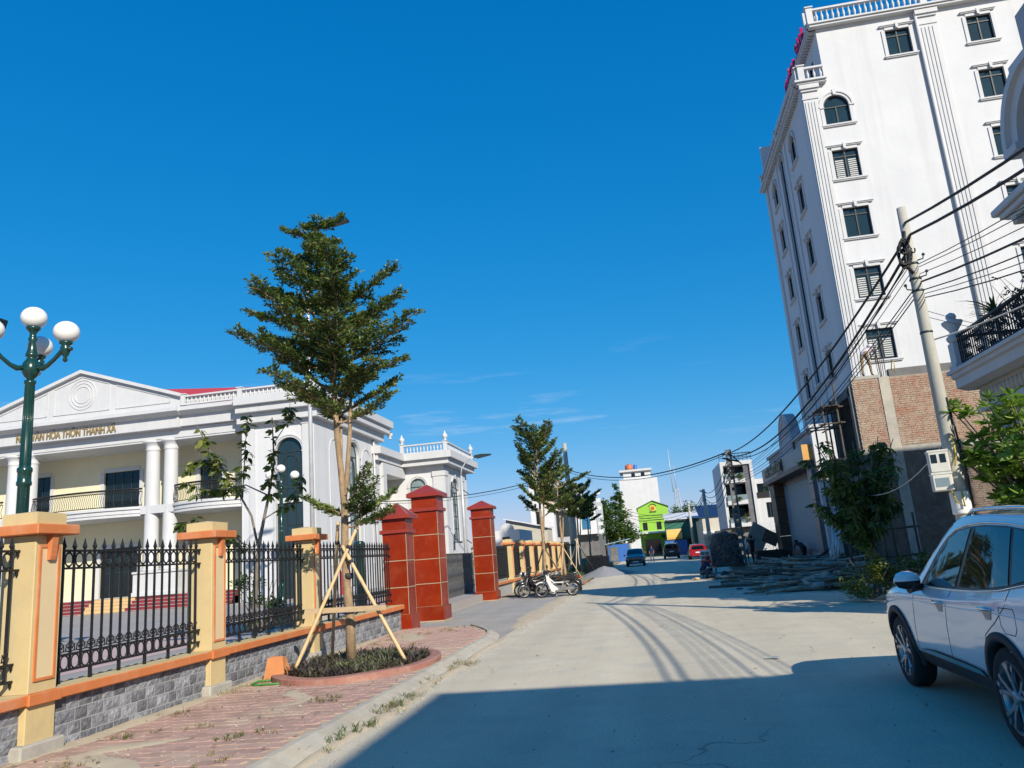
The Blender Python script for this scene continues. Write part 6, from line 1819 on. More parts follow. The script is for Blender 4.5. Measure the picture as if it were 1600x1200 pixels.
for sg in (-1, 1):
    patch(S_, [(.56,1.045),(.47,1.14),(.33,1.265),(.18,1.375),(.0,1.468),(-.2,1.53),(-.5,1.565),(-.9,1.572),(-1.3,1.556),(-1.65,1.523),(-1.95,1.455),(-2.12,1.33),(-2.14,1.26),(-1.85,1.165),(-1.4,1.105),(-.9,1.073),(-.3,1.052)], .003, sg).obj('window_surround', 'black_plastic', suv)
    for nm, pl in (('side_window', front_w), ('side_window', rear_w), ('side_window', quart_w)): patch(S_, pl, .008, sg).obj(nm, 'car_glass', suv)
    stripline(S_, [(.60,1.042),(.1,1.045),(-.4,1.053),(-.9,1.069),(-1.4,1.10),(-1.85,1.16),(-2.14,1.255)], .008, .008, sg).obj('belt_trim', 'chrome', suv)
    stripline(S_, [(.60,1.05),(.48,1.155),(.34,1.28),(.19,1.39),(.01,1.483),(-.2,1.545),(-.5,1.581),(-.9,1.588),(-1.3,1.572),(-1.65,1.54),(-1.95,1.475),(-2.15,1.34),(-2.16,1.26)], .008, .008, sg).obj('window_trim', 'chrome', suv)
    for pts in ([(.72,1.02),(.77,.86),(.85,.64),(.90,.43)], [(-.30,1.05),(-.19,.92),(-.10,.72),(-.04,.43)], [(-1.57,1.12),(-1.50,.99),(-1.30,.87),(-1.04,.76),(-.94,.62),(-.90,.43)]):
        stripline(S_, pts, -.001, .0042, sg, 4).obj('door_seam', 'seam', suv)
    stripline(S_, [(.88,.425),(0,.415),(-.9,.425)], -.001, .004, sg, 4).obj('door_seam', 'seam', suv)
    m = patch(S_, [(.80,.445),(.86,.405),(-.86,.405),(-.76,.46),(-.4,.475),(.4,.475)], .012, sg); m.obj('sill_trim', 'cladding', suv)
    m = patch(S_, [(.74,.452),(.80,.425),(-.80,.425),(-.72,.46),(-.4,.466),(.4,.466)], .02, sg); m.obj('sill_chrome', 'chrome', suv)
    stripline(S_, [(2.1,.85),(1.7,.90),(1.2,.905),(.4,.90),(-.5,.915),(-1.3,.94),(-2.1,.93)], -.002, .006, sg, 5).obj('shoulder_crease', 'car_white', suv)
    for y, z in ((.0,.925),(-1.16,.955)):
        cup = patch(S_, [(y+.10,z-.005),(y+.02,z-.075),(y-.08,z-.07),(y-.11,z-.005)], .0035, sg); cup.obj('handle_recess', pm('recess', (.25,.255,.26), None, 5, .3) if 'recess' not in MATS else 'recess', suv)
        p = S_.side(y, z+.004, .016); z = z*KH
        q = MB(); q.tube([(p.x*sg, y+.115, z), (p.x*sg+sg*.012, y+.06, z+.006), (p.x*sg+sg*.012, y-.06, z+.008), (p.x*sg, y-.115, z+.006)], [.010,.016,.016,.010], 8); q.obj('door_handle', 'chrome', suv)
    # wheel-arch cladding following the side
    for wy in (fw, rw):
        m = MB(); n = 22; vs = []
        for i in range(n+1):
            a = -.22+(PI+.44)*i/n
            for r_, off in ((.405,-.06),(.405,.014),(.425,.02),(.475,.014),(.478,-.01)):
                yy, zz = wy+r_*math.cos(a), .372+r_*math.sin(a)
                p = S_.side(yy, max(zz,.33)/KH, off); vs.append((p.x*sg, yy, zz))
        fs = []
        for i in range(n):
            for j in range(4): fs.append((i*5+j, i*5+j+1, (i+1)*5+j+1, (i+1)*5+j))
        m.add(vs, fs, smooth=True); m.obj('arch_cladding', 'cladding', suv)
        make_wheel(suv, sg*.835, wy, .37, sg)
    # roof rail
    m = MB(); P = [S_.side(y, S_.ev(S_.uy(y), 6.0).z/KH, .0) for y in (-.15,-.35,-.7,-1.1,-1.5,-1.8,-1.95)]
    m.tube([(sg*p.x, p.y, p.z+(.045 if 0 < i < 6 else .0)) for i, p in enumerate(P)], .017, 6); m.obj('roof_rail', 'chrome', suv)
    # mirror
    mx = sg*1.035
    mir = MB(); 
    mir.add([], [])
    el = [(.012,-.14),(.07,-.115),(.098,-.04),(.098,.04),(.075,.11),(.02,.15)]
    vs = []; n = 12
    for r_, h in el:
        for j in range(n):
            a = 2*PI*j/n; vs.append((mx+h*sg*.86, .50+.62*r_*math.cos(a)+(.03 if math.cos(a) > 0 else 0)*r_*8, 1.155+r_*math.sin(a)*(.98 if math.sin(a) > 0 else .82)))
    fs = [(i*n+j, i*n+(j+1) % n, (i+1)*n+(j+1) % n, (i+1)*n+j) for i in range(len(el)-1) for j in range(n)] + [tuple(range(n)), tuple(range((len(el)-1)*n, len(el)*n))]
    mm = MB(); mm.add(vs, fs, smooth=True)
    for k, f in enumerate(fs[:-2]):
        j = k % n; mm.fm[k] = 1 if j in (6,7,8,9,10,11) else 0
    mo = mm.obj('mirror', ['car_white', 'black_plastic'], suv)
    MB().tube([(sg*.90,.56,1.09),(sg*.98,.52,1.08),(mx,.50,1.08)], [.04,.035,.05], 8).obj('mirror_arm', 'black_plastic', mo)
    m = patch(S_, [(.56,1.045),(.50,1.12),(.40,1.19),(.40,1.05)], .010, sg); m.obj('mirror_triangle', 'black_plastic', suv)
    if sg < 0: stripline(S_, [(-1.40,.985),(-1.64,.99),(-1.66,.95),(-1.66,.85),(-1.62,.81),(-1.46,.81),(-1.41,.86),(-1.40,.985)], -.001, .004, sg, 4).obj('fuel_door', 'seam', suv)
    # front lamp
    m = patch(S_, [(1.72,.84),(2.06,.80),(2.1,.72),(1.95,.74)], .004, sg); m.obj('headlight', 'lens_clear', suv)
def top_patch(S_, u0, u1, v0, n=8):
    m = MB(); vs = []
    W_ = [v0+(7-v0)*j/5 for j in range(6)]
    for i in range(n+1):
        u = u0+(u1-u0)*i/n
        for v in W_: p = S_.ev(u, v); vs.append((-p.x, p.y, p.z+.006))
        for v in W_[::-1][1:]: p = S_.ev(u, v); vs.append((p.x, p.y, p.z+.006))
    k = 11
    m.add(vs, [(i*k+j, i*k+j+1, (i+1)*k+j+1, (i+1)*k+j) for i in range(n) for j in range(k-1)], smooth=True)
    return m
top_patch(S0, S0.uy(-.05), S0.uy(.95), 5.25).obj('windscreen', 'car_glass', suv)

def far_car(loc, rz, paint, label, kl, kw, kh, R, style):
    t = thing('parked_car', label, 'car', loc, rz)
    Sf, fw, rw = build_car(t, paint, kl, kw, kh, R, False)
    for sg in (-1, 1):
        patch(Sf, [(a*kl, b*kh) for a, b in [(.5,1.06),(.25,1.28),(-.1,1.48),(-.6,1.56),(-1.5,1.52),(-1.95,1.4),(-1.9,1.2),(-1.2,1.1),(-.3,1.06)]], .008, sg, .3).obj('side_window', 'car_glass', t)
        for wy in (fw, rw): make_wheel(t, sg*.80*kw, wy, R, sg, False)
        m = MB(); m.cb(sg*.93*kw, .68*kl, 1.02*kh, sg*1.12*kw, .84*kl, 1.16*kh, .03); m.obj('mirror', paint, t)
        # lamps front and back
        p = Sf.side(2.12*kl, .74*kh, .0); m = MB(); m.cb(sg*p.x-.14, 2.05*kl, .68*kh, sg*p.x+.06, 2.24*kl, .80*kh, .03); m.obj('headlight', 'lens_clear', t)
        m = MB(); m.cb(sg*.62*kw, -2.42*kl, .92*kh, sg*.85*kw, -2.2*kl, 1.14*kh, .03); m.obj('tail_light', 'lens_red', t)
    top_patch(Sf, Sf.uy(-.05*kl), Sf.uy(.95*kl), 5.25).obj('windscreen', 'car_glass', t)
    m = MB(); m.prism([(-.66*kw,1.10*kh),(.66*kw,1.10*kh),(.56*kw,1.47*kh),(-.56*kw,1.47*kh)], 'y', -2.41*kl, -2.37*kl); m.obj('rear_window', 'car_glass', t)
    MB().cb(-.26, -2.43*kl, .72*kh, .26, -2.385*kl, .84*kh, .005).obj('number_plate', 'plate', t)
    MB().cb(-.80*kw, -2.46*kl, .38*kh, .80*kw, -2.2*kl, .62*kh, .05).obj('rear_bumper', paint if style != 'suv' else 'cladding', t)
    MB().cb(-.60*kw, 2.30*kl, .50*kh, .60*kw, 2.42*kl, .66*kh, .03).obj('grille', 'black_plastic', t)
    MB().cb(-.26, 2.415*kl, .40*kh, .26, 2.43*kl, .50*kh, .005).obj('number_plate', 'plate', t)
    if style == 'suv':
        MB().lathe([(.33,-2.46*kl),(.34,-2.6*kl)], (.12, 0, .98*kh), 18, 'y').obj('spare_wheel', 'tyre', t) if False else None
    return t
far_car((-1.22, 73, 0), rad(180), 'paint_blue', 'dull blue hatchback facing the viewer on the left of the far road', .87, .93, .92, .31, 'hatch')
far_car((2.72, 97, 0), 0, 'paint_black', 'black off-road vehicle driving away in the middle of the far road', 1.0, 1.02, 1.08, .39, 'suv')
far_car((4.86, 82, 0), 0, 'paint_red', 'dark red hatchback seen from behind on the right of the far road', .82, .93, .90, .30, 'hatch')

# --- motorbikes
def make_bike(loc, rz, label, main, shield, seat='seat_vinyl', cover=False):
    """underbone motorbike, front towards local -x"""
    t = thing('motorbike', label, 'motorbike', loc, rz, group='motorbikes parked by the gate')
    R = .285
    for x in (-.62, .62):
        w = MB().torus((0,0,0), R-.035, .035, 'y', 28, 8).obj('wheel', 'tyre', t); w.location = (x, 0, R)
        MB().torus((0,0,0), R-.075, .014, 'y', 28, 5).obj('rim', 'alloy', w)
        q = MB()
        for k in range(16):
            a = 2*PI*k/16; q.tube([(.05*math.cos(a+.5), .02, .05*math.sin(a+.5)), ((R-.08)*math.cos(a), 0, (R-.08)*math.sin(a))], .003, 3, cap=False)
        q.lathe([(.065,-.05),(.075,-.02),(.075,.02),(.065,.05)], n=12, ax='y'); q.obj('spokes', 'engine_metal', w)
    q = MB()
    for sg in (-1, 1): q.tube([(-.62,sg*.065,R),(-.50,sg*.065,.62),(-.42,sg*.05,.86)], .02, 6)
    q.obj('fork', 'engine_metal', t)
    q = MB(); q.torus((-.62,0,R), R+.03, .035, 'y', 14, 6, a0=.35, a1=2.3); q.obj('front_fender', main, t)
    q = MB(); q.torus((.62,0,R), R+.045, .05, 'y', 14, 6, a0=-.35, a1=1.9); q.obj('rear_fender', 'moto_black', t)
    # leg shield
    m = MB(); 
    for sg in (-1, 1):
        prof = [(-.40,.88),(-.30,.86),(-.27,.70),(-.20,.55),(-.05,.42),(.05,.33),(.02,.22),(-.12,.20),(-.22,.24),(-.30,.45),(-.39,.66)]
        m.prism(prof, 'y', sg*.13, sg*.19)
    m.prism([(-.43,.88),(-.35,.90),(-.25,.60),(-.12,.40),(-.17,.36),(-.32,.58)], 'y', -.15, .15)
    m.obj('leg_shield', shield, t)
    m = MB(); m.tube([(-.42,0,.86),(-.1,0,.56),(.25,0,.55),(.7,0,.66)], .03, 6); m.obj('frame', main, t)
    m = MB(); m.cb(-.12,-.12,.22,.16,.12,.44,.04); m.lathe([(.09,-.17),(.10,-.12),(.10,.12),(.09,.17)], (.08,0,.30), 14, 'y'); m.tube([(-.12,0,.36),(-.28,0,.38)], .07, 8); m.obj('engine', 'engine_metal', t)
    m = MB(); m.cb(.10,-.17,.24,.70,-.10,.38,.04); m.tube([(.3,-.14,.60),(.58,-.14,.34)], .03, 7); m.tube([(.3,.14,.60),(.58,.14,.34)], .03, 7); m.obj('chain_case', 'engine_metal', t)
    m = MB(); m.tube([(-.1,.14,.24),(.2,.17,.22),(.45,.18,.28),(.95,.18,.36)], [.02,.02,.045,.05], 8); m.obj('exhaust', 'chrome', t)
    m = MB(); m.prism([(.06,.66),(.14,.72),(.40,.735),(.80,.745),(.90,.73),(.72,.66),(.4,.63)], 'y', -.10, .10); m.obj('side_panel', 'moto_black', t)
    m = MB(); m.prism([(.0,.74),(.04,.775),(.18,.785),(.32,.77),(.5,.785),(.72,.835),(.88,.82),(.90,.79),(.6,.75)], 'y', -.12, .12); m.obj('seat', seat, t)
    m = MB(); m.tube([(.70,-.13,.79),(.95,-.10,.85),(1.0,0,.86),(.95,.10,.85),(.70,.13,.79)], .012, 5); m.obj('grab_rail', 'chrome', t)
    m = MB(); m.cb(.88,-.07,.66,.97,.07,.75,.02); m.obj('tail_lamp', 'lens_red', t)
    m = MB(); m.prism([(.84,.62),(.98,.60),(1.02,.40),(.99,.38),(.9,.55)], 'y', -.07, .07); m.obj('mudflap', 'moto_black', t)
    m = MB(); m.prism([(-.52,.90),(-.50,.99),(-.40,1.02),(-.30,.98),(-.33,.90)], 'y', -.10, .10); m.obj('head_cowl', main if main != 'moto_white' else 'moto_black', t)
    MB().lathe([(.02,-.56),(.075,-.53),(.085,-.49)], (0,0,.94), 14, 'x').obj('headlight', 'lens_clear', t)
    m = MB(); m.tube([(-.26,-.33,1.0),(-.33,-.20,1.01),(-.39,0,.97),(-.33,.20,1.01),(-.26,.33,1.0)], .013, 6); m.obj('handlebar', 'chrome', t)
    for sg in (-1, 1):
        MB().tube([(-.22,sg*.39,.985),(-.27,sg*.28,1.0)], .022, 7).obj('grip', 'seat_vinyl', t)
        m = MB(); m.tube([(-.31,sg*.24,1.01),(-.33,sg*.30,1.16)], .007, 4); m.lathe([(.06,-.01),(.065,.0),(.055,.015)], (-.33,sg*.31,1.19), 10, 'x'); m.obj('mirror', 'moto_black', t)
        m = MB(); m.cb(-.05,sg*.16,.24,.02,sg*.30,.27,.008); m.obj('foot_peg', 'seat_vinyl', t)
    MB().tube([(-.05,-.12,.24),(-.02,-.30,.02)], .014, 5).obj('kick_stand', 'engine_metal', t)
    return t
b1 = make_bike((-3.75, 31.6, .0), rad(4), 'white step-through motorbike side-on, nearest of the bikes parked beyond the gate', 'moto_white', 'moto_white')
make_bike((-4.65, 32.6, .0), rad(24), 'black and dark red motorbike turned towards the viewer, left of the white motorbike', 'moto_black', 'moto_black')
make_bike((-5.05, 33.6, .0), rad(38), 'black motorbike with pale front wheel at the back, beside the red gate pillar', 'moto_black', 'moto_black')
make_bike((-4.05, 33.7, .0), rad(10), 'black motorbike directly behind the white step-through motorbike', 'moto_black', 'moto_black')
# ================================================================== POLES AND WIRES
PP = (5.80, 15.6)
t = thing('utility_pole', 'round concrete utility pole with meter boxes and tangled cables behind the white car', 'utility pole', (PP[0], PP[1], .1))
m = MB(); m.tube([(0,0,-.2),(0,0,2),(0,0,4),(0,0,6),(0,0,7.85)], [.155,.14,.12,.10,.085], 18); m.obj('shaft', 'concrete_pole', t)
MB().lathe([(.168,1.72),(.17,1.75),(.168,2.12),(.16,2.14)], n=18).obj('paper_band', 'whitewash', t)
for z in (6.62, 6.3, 6.05, 5.2, 3.1, 2.45): MB().lathe([(.135-.004*z,z),(.14-.004*z,z+.02),(.135-.004*z,z+.04)], n=14).obj('clamp_band', 'dark_frame', t)
for z, s_ in ((6.7,1),(6.35,1),(6.1,-1),(6.55,-1)): 
    m = MB(); m.tube([(.09*s_,-.02,z),(.2*s_,-.04,z+.02),(.22*s_,-.04,z+.1)], .014, 5); m.lathe([(.02,z+.08),(.035,z+.1),(.02,z+.13)], (.22*s_,-.04,0), 8); m.obj('insulator_hook', 'dark_frame', t)
# meter boxes clamped on the side facing the road
def meter(z, w, label, x0=-.36, win=True):
    b = thing('meter_box', label, 'meter box', (PP[0]-.12, PP[1]-.12, z), rad(-12), group='electric meter boxes on the pole')
    MB().cb(-.34,-.14,0,0,.12,w,.02).obj('case', 'meter_box', b)
    MB().cb(-.35,-.15,w-.02,.01,.13,w+.02,.008).obj('lid', 'meter_box', b)
    if win:
        for k in (0, 1): MB().bx(-.30+.15*k,-.146,w*.45,-.20+.15*k,-.139,w*.85).obj('window', 'dark_glass', b)
    else: MB().bx(-.29,-.146,w*.25,-.06,-.139,w*.75).obj('window', 'pale_glass', b)
    return b
meter(2.60, .40, 'upper beige electric meter box with two dark windows on the concrete pole')
meter(2.26, .32, 'lower beige electric meter box with one clear window on the concrete pole', win=False)
def cable(name, pts, r, mat, label, cat='cable', group=None, n=5):
    o = MB().tube(pts, r, n).obj(name, mat); return tag(o, label, cat, group)
cable('meter_lead', [(PP[0]-.02,PP[1]-.15,3.3),(PP[0]+.0,PP[1]-.2,3.2),(PP[0]+.02,PP[1]-.17,2.9),(PP[0]-.05,PP[1]-.2,2.7)], .016, 'wire_yellow', 'short yellow lead running down the concrete pole into the upper meter box')
cable('meter_lead', [(PP[0]-.2,PP[1]-.2,2.28),(PP[0]-.16,PP[1]-.24,2.05),(PP[0]-.02,PP[1]-.21,1.95),(PP[0]-.03,PP[1]-.2,2.25)], .016, 'wire_yellow', 'yellow loop of lead hanging under the lower meter box')
cable('ground_wire', [(PP[0]+.08,PP[1]-.10,4.0),(PP[0]+.11,PP[1]-.13,3.4),(PP[0]+.17,PP[1]-.10,2.6),(PP[0]+.16,PP[1]-.10,1.9)], .02, 'wire', 'thick black wire running down the right side of the concrete pole')
def sag(a, b, s_, n=18):
    a = Vector(a); b = Vector(b)
    return [a.lerp(b, i/n) - Vector((0,0,4*s_*(i/n)*(1-i/n))) for i in range(n+1)]
HP = (4.86, 43.0); HT = 6.25
NX = (6.3, -16.0)          # next pole of the row, behind the viewpoint
GN = 'overhead cables between the utility poles'
def span(a, b, s_, r, label, name='overhead_cable', mat='wire'):
    return cable(name, sag(a, b, s_, 24), r, mat, label, 'cable', GN)
# thick bundles to the striped square pole
span((PP[0]-.06,PP[1],7.25), (HP[0],HP[1],HT), .75, .028, 'upper thick black cable from the round concrete pole down to the square pole')
span((PP[0]-.02,PP[1],7.05), (HP[0],HP[1],HT-.15), 1.15, .031, 'lower thick black cable bundle from the round concrete pole to the square pole')
span((PP[0]+.06,PP[1],7.0), (HP[0]+.05,HP[1],HT-.25), 1.25, .018, 'thin black cable just under the thick bundle to the square pole')
# two thick cables to the next pole, up to the right
span((PP[0],PP[1],7.62), (NX[0],NX[1],7.6), 1.75, .027, 'upper thick twisted cable running from the pole top to the right edge')
span((PP[0]+.04,PP[1],7.35), (NX[0]-.1,NX[1],7.35), 1.75, .029, 'lower thick twisted cable running from the pole top to the right edge')
span((PP[0]+.08,PP[1]-.02,6.35), (NX[0],NX[1]+.1,6.5), 1.65, .020, 'middle black cable from the pole across the white building to the right edge')
for k, (z0, z1, dx, r, l) in enumerate(((6.72,6.95,0,.009,'topmost'),(6.66,6.85,.05,.008,'second'),(6.52,6.7,-.05,.008,'third'),(6.18,6.3,0,.012,'fourth'),(6.10,6.15,.05,.008,'fifth'),(6.02,6.0,-.05,.012,'lowest'))):
    span((PP[0]+.1,PP[1]-.02,z0), (NX[0]+dx,NX[1],z1), 1.5+.08*k, r, l+' of the thin service wires running from the pole to the right edge', 'service_wire')
    span((PP[0]-.1,PP[1]+.02,z0), (HP[0]+.3-.1*k,HP[1],5.2-.12*k), .55+.05*k, r, l+' of the thin service wires running left from the round pole', 'service_wire')
cable('service_wire', sag((PP[0]+.1,PP[1],5.16), (8.2,13.2,5.75), .12, 14), .016, 'wire_pale', 'white service wire from the pole across the iron balcony')
cable('service_wire', sag((PP[0]-.05,PP[1],3.2), (5.9,24.0,2.9), .55, 14), .012, 'wire_pale', 'sagging pale wire from the pole to the mango tree')
for k, (z, dz) in enumerate(((5.75,.2),(5.62,.35))): cable('service_wire', sag((PP[0]+.1,PP[1],z), (11.5,20.5,z+dz), .2, 12), .006, 'wire', ('upper' if k == 0 else 'lower')+' faint thin wire from the pole towards the house beyond the balcony')
tt = thing('round_pole', 'next concrete pole of the row, behind the viewpoint, carrying the cables of the near pole', 'utility pole', (NX[0], NX[1], 0)); MB().tube([(0,0,0),(0,0,4),(0,0,7.8)], [.15,.12,.09], 14).obj('shaft', 'concrete_pole', tt)
# coils at the pole head
for k, (dy, z, R_, l) in enumerate(((-.14,6.95,.20,'largest'),(-.10,6.85,.16,'middle'),(-.17,7.08,.13,'smallest'))):
    m = MB(); 
    for j in range(3): m.torus((PP[0]-.14-.03*j,PP[1]+dy-.02*j,z-.02*j), R_-.012*j, .016, 'y', 18, 5, sx=.62, sz=1.25)
    tag(m.obj('cable_coil', 'wire'), l+' slack loop of black cable tied below the round pole top', 'cable coil')
for k in range(4):
    pts = [(PP[0]+.10*math.cos(a+k)-.05,PP[1]-.14+.03*math.sin(a*2),7.35-.1*k-.35*math.sin(a*.6)**2+.03*k*a) for a in [i*.35 for i in range(10)]]
    cable('loose_cable', pts, .015, 'wire', ('first','second','third','fourth')[k]+' loose bent cable end knotted at the round pole top', 'cable', 'loose cable ends at the pole top')
cable('tied_bundle', [(PP[0]-.08,PP[1]-.12,7.4),(PP[0]-.13,PP[1]-.14,7.1),(PP[0]-.16,PP[1]-.12,6.7),(PP[0]-.06,PP[1]-.13,6.5)], .035, 'wire', 'black bundle of cables tied down the side of the pole top')
# square H-section pole with openings
def h_pole(loc, H, w0, w1, label, rz=0.0, mat='concrete_pole'):
    t = thing('square_pole', label, 'utility pole', loc, rz, group='square concrete poles with openings')
    m = MB()
    for sg in (-1, 1): m.add([(sg*w0-.05,-.09,0),(sg*w0+.05,-.09,0),(sg*w0+.05,.09,0),(sg*w0-.05,.09,0),(sg*w1-.04,-.07,H),(sg*w1+.04,-.07,H),(sg*w1+.04,.07,H),(sg*w1-.04,.07,H)], [(3,2,1,0),(4,5,6,7),(0,1,5,4),(1,2,6,5),(2,3,7,6),(3,0,4,7)])
    m.obj('leg', mat, t)
    z = .2; src = None
    while z < H-.3:
        w = w0+(w1-w0)*z/H
        MB().bx(-w+.049, -.055, z, w-.049, .055, z+.24).obj('web', mat, t); z += .42
    MB().bx(-w1-.05,-.08,H-.35,w1+.05,.08,H).obj('cap', mat, t)
    return t
hpole = h_pole((HP[0], HP[1], .0), 6.45, .15, .10, 'square concrete pole with rungs of openings rising from the scrap timber, posters at its foot', mat='dark_concrete')
m = MB(); m.tube([(HP[0]-.3,HP[1]-.1,6.0),(HP[0]+.5,HP[1]-.12,5.75)], .05, 6); m.tube([(HP[0],HP[1]-.15,6.3),(HP[0]+.6,HP[1]-.1,5.6)], .03, 5); m.obj('cross_arm', 'wire', hpole, world=False).location = (-HP[0], -HP[1], 0)
for k in range(3): cable('cable_coil', [(HP[0]+.2*math.cos(a)+.1*k,HP[1]-.2,5.4-.12*k+.22*math.sin(a)) for a in [i*.6 for i in range(12)]], .03, 'wire', ('upper','middle','lower')[k]+' knot of black cable below the head of the square pole', 'cable coil')
pole_l = thing('round_pole', 'tall round concrete pole on the left verge rising among the street trees', 'utility pole', (-6.1, 66, .0)); MB().tube([(0,0,0),(0,0,5),(0,0,10.9)], [.30,.25,.17], 14).obj('shaft', 'concrete_pole', pole_l)
MB().lathe([(.3,2.2),(.31,2.25),(.3,2.3)], n=14).obj('band', 'dark_frame', pole_l)
span((HP[0],HP[1],HT+.1), (-6.0,66,8.6), 1.0, .035, 'black cable crossing high above the road from the square pole to the left pole')
span((HP[0],HP[1],HT), (-6.0,66,8.4), 1.05, .02, 'thinner cable hugging the one that crosses high above the road')
span((-6.1,66,8.5), (-19.3,52.0,6.3), .7, .035, 'black cable from the left pole towards the white hall')
span((-6.1,66,8.3), (-19.3,52.5,6.2), .75, .018, 'thin cable under the one running to the white hall')
p2 = (4.9, 64)
tt = thing('round_pole', 'slim pale round pole behind the loaded cart on the right of the road', 'utility pole', (p2[0], p2[1], 0)); MB().tube([(0,0,0),(0,0,5.8)], [.19,.12], 12).obj('shaft', 'concrete_pole', tt)
MB().tube([(-.3,0,5.7),(.2,0,5.5)], .05, 6).obj('cross_arm', 'wire', tt)
for k in range(4): span((HP[0]-.1,HP[1],5.9-.35*k), (p2[0],p2[1],5.6-.2*k), .7+.15*k, .022, ('first','second','third','fourth')[k]+' of the cables sagging from the square pole to the slim pale pole')
p3 = (6.2, 110)
tt = thing('round_pole', 'thin grey pole in front of the green sheet-metal shed', 'utility pole', (p3[0], p3[1], 0)); MB().tube([(0,0,0),(0,0,7.2)], [.22,.15], 10).obj('shaft', 'concrete_pole', tt)
for k in range(3): span((p2[0],p2[1],5.6-.2*k), (p3[0],p3[1],7.0-.4*k), .8, .03, ('upper','middle','lower')[k]+' of the cables from the slim pale pole to the thin grey pole')
tt = thing('round_pole', 'thin pole with cross bars before the white tower block, left of the lime green house', 'utility pole', (-2.6, 118, 0)); MB().tube([(0,0,0),(0,0,7.6)], [.22,.15], 10).obj('shaft', 'concrete_pole', tt)
for k in range(3): MB().tube([(-.9,0,7.2-.5*k),(.9,0,7.2-.5*k)], .05, 5).obj('cross_arm', 'wire', tt)
for k in range(3): span((-2.6,118,7.2-.5*k), (p3[0],p3[1]+10,6.6-.5*k), .9, .03, ('upper','middle','lower')[k]+' of the far wires drawn across the lime green house')
tt = thing('round_pole', 'leaning pale pole with a bracket arm in front of the dark grove', 'utility pole', (-6.2, 92, 0)); MB().tube([(.6,0,0),(0,0,6.4)], [.2,.14], 10).obj('shaft', 'concrete_pole', tt); MB().tube([(.1,0,4.9),(-1.3,0,4.8)], .06, 5).obj('arm', 'steel_pole', tt)

# ================================================================== PEOPLE
def person(label, loc, rz, J, regions, hat=None, hair=True, scale=1.0):
    """J: joint -> (x,y,z,r); regions: list of (joint,joint,material)"""
    names = list(J); me = bpy.data.meshes.new('person'); idx = {n: i for i, n in enumerate(names)}
    me.from_pydata([J[n][:3] for n in names], [(idx[a], idx[b]) for a, b, c in regions], [])
    o = bpy.data.objects.new('person_tmp', me); C.objects.link(o)
    md = o.modifiers.new('skin', 'SKIN')
    for i, n in enumerate(names):
        sv = me.skin_vertices[0].data[i]; sv.radius = (J[n][3], J[n][3]*.9); sv.use_root = (n == 'pelvis')
    o.modifiers.new('sub', 'SUBSURF').levels = 1
    bpy.context.view_layer.update()
    m2 = bpy.data.meshes.new_from_object(o.evaluated_get(bpy.context.evaluated_depsgraph_get()))
    bpy.data.objects.remove(o)
    mats = []
    for a, b, c in regions:
        if c not in mats: mats.append(c)
    m2.materials.clear()
    for c in mats: m2.materials.append(MATS[c])
    P = {n: Vector(J[n][:3]) for n in names}
    for f in m2.polygons:
        best = None
        for a, b, c in regions:
            ab = P[b]-P[a]; u = max(0, min(1, (f.center-P[a]).dot(ab)/max(ab.length_squared, 1e-9)))
            d = (f.center-(P[a]+ab*u)).length - (J[a][3]*(1-u)+J[b][3]*u)
            if best is None or d < best[0]: best = (d, c)
        f.material_index = mats.index(best[1]); f.use_smooth = True
    m2.name = 'person'
    b = bpy.data.objects.new('person', m2); C.objects.link(b)
    b.location = loc; b.rotation_euler = (0,0,rz); b.scale = (scale,)*3
    tag(b, label, 'person')
    h = P['head']
    if hair:
        q = MB(); q.lathe([(.01,.125),(.07,.11),(.105,.06),(.112,.0),(.10,-.05)], (h.x, h.y+.012, h.z+.01), 10); q.obj('hair', 'hair', b)
    if hat:
        q = MB(); q.lathe([(.01,.15),(.08,.14),(.118,.08),(.122,.02)], (h.x, h.y, h.z+.01), 12); q.lathe([(.19,.015),(.12,.035)], (h.x, h.y, h.z), 14); q.obj('hat', hat, b)
    return b
def std(lean=0.0, stride=.1, armL=None, armR=None, squat=0.0, bend=0.0):
    """front towards -y"""
    z0 = .92-squat*.62
    hipw = .09
    s_, c_ = math.sin(bend), math.cos(bend)
    def tz(l, x=0): return (x, -l*s_ + (.15 if squat else 0), z0 + l*c_)
    J = {'pelvis': (*tz(0), .125), 'belly': (*tz(.2), .125), 'chest': (*tz(.40), .145), 'neck': (*tz(.56), .055), 'head': (*(lambda p: (p[0], p[1]-.02, p[2]))(tz(.70)), .10), 'crown': (*tz(.80), .07)}
    for sg, nm in ((-1,'L'),(1,'R')):
        st = stride*sg
        if squat:
            J['hip'+nm] = (sg*hipw, .15, z0, .095); J['knee'+nm] = (sg*.17, -.27, z0+.16, .07); J['ankle'+nm] = (sg*.14, -.06, .08, .045); J['toe'+nm] = (sg*.15, -.24, .035, .035)
        else:
            J['hip'+nm] = (sg*hipw, 0, z0-.04, .095); J['knee'+nm] = (sg*.10, st*.6-.04, .49, .068); J['ankle'+nm] = (sg*.10, st*1.1, .08, .045); J['toe'+nm] = (sg*.11, st*1.1-.16, .035, .035)
        p = tz(.49, sg*.19); J['sh'+nm] = (*p, .068)
        A = (armL if sg < 0 else armR) or ((sg*.25, .02, -.27), (sg*.24, -.08, -.52))
        e, w = A
        J['el'+nm] = (e[0], p[1]+e[1], p[2]+e[2], .046); J['wr'+nm] = (w[0], p[1]+w[1], p[2]+w[2], .034)
        J['ha'+nm] = (w[0], p[1]+w[1]-.05, p[2]+w[2]-.07, .036)
    return J
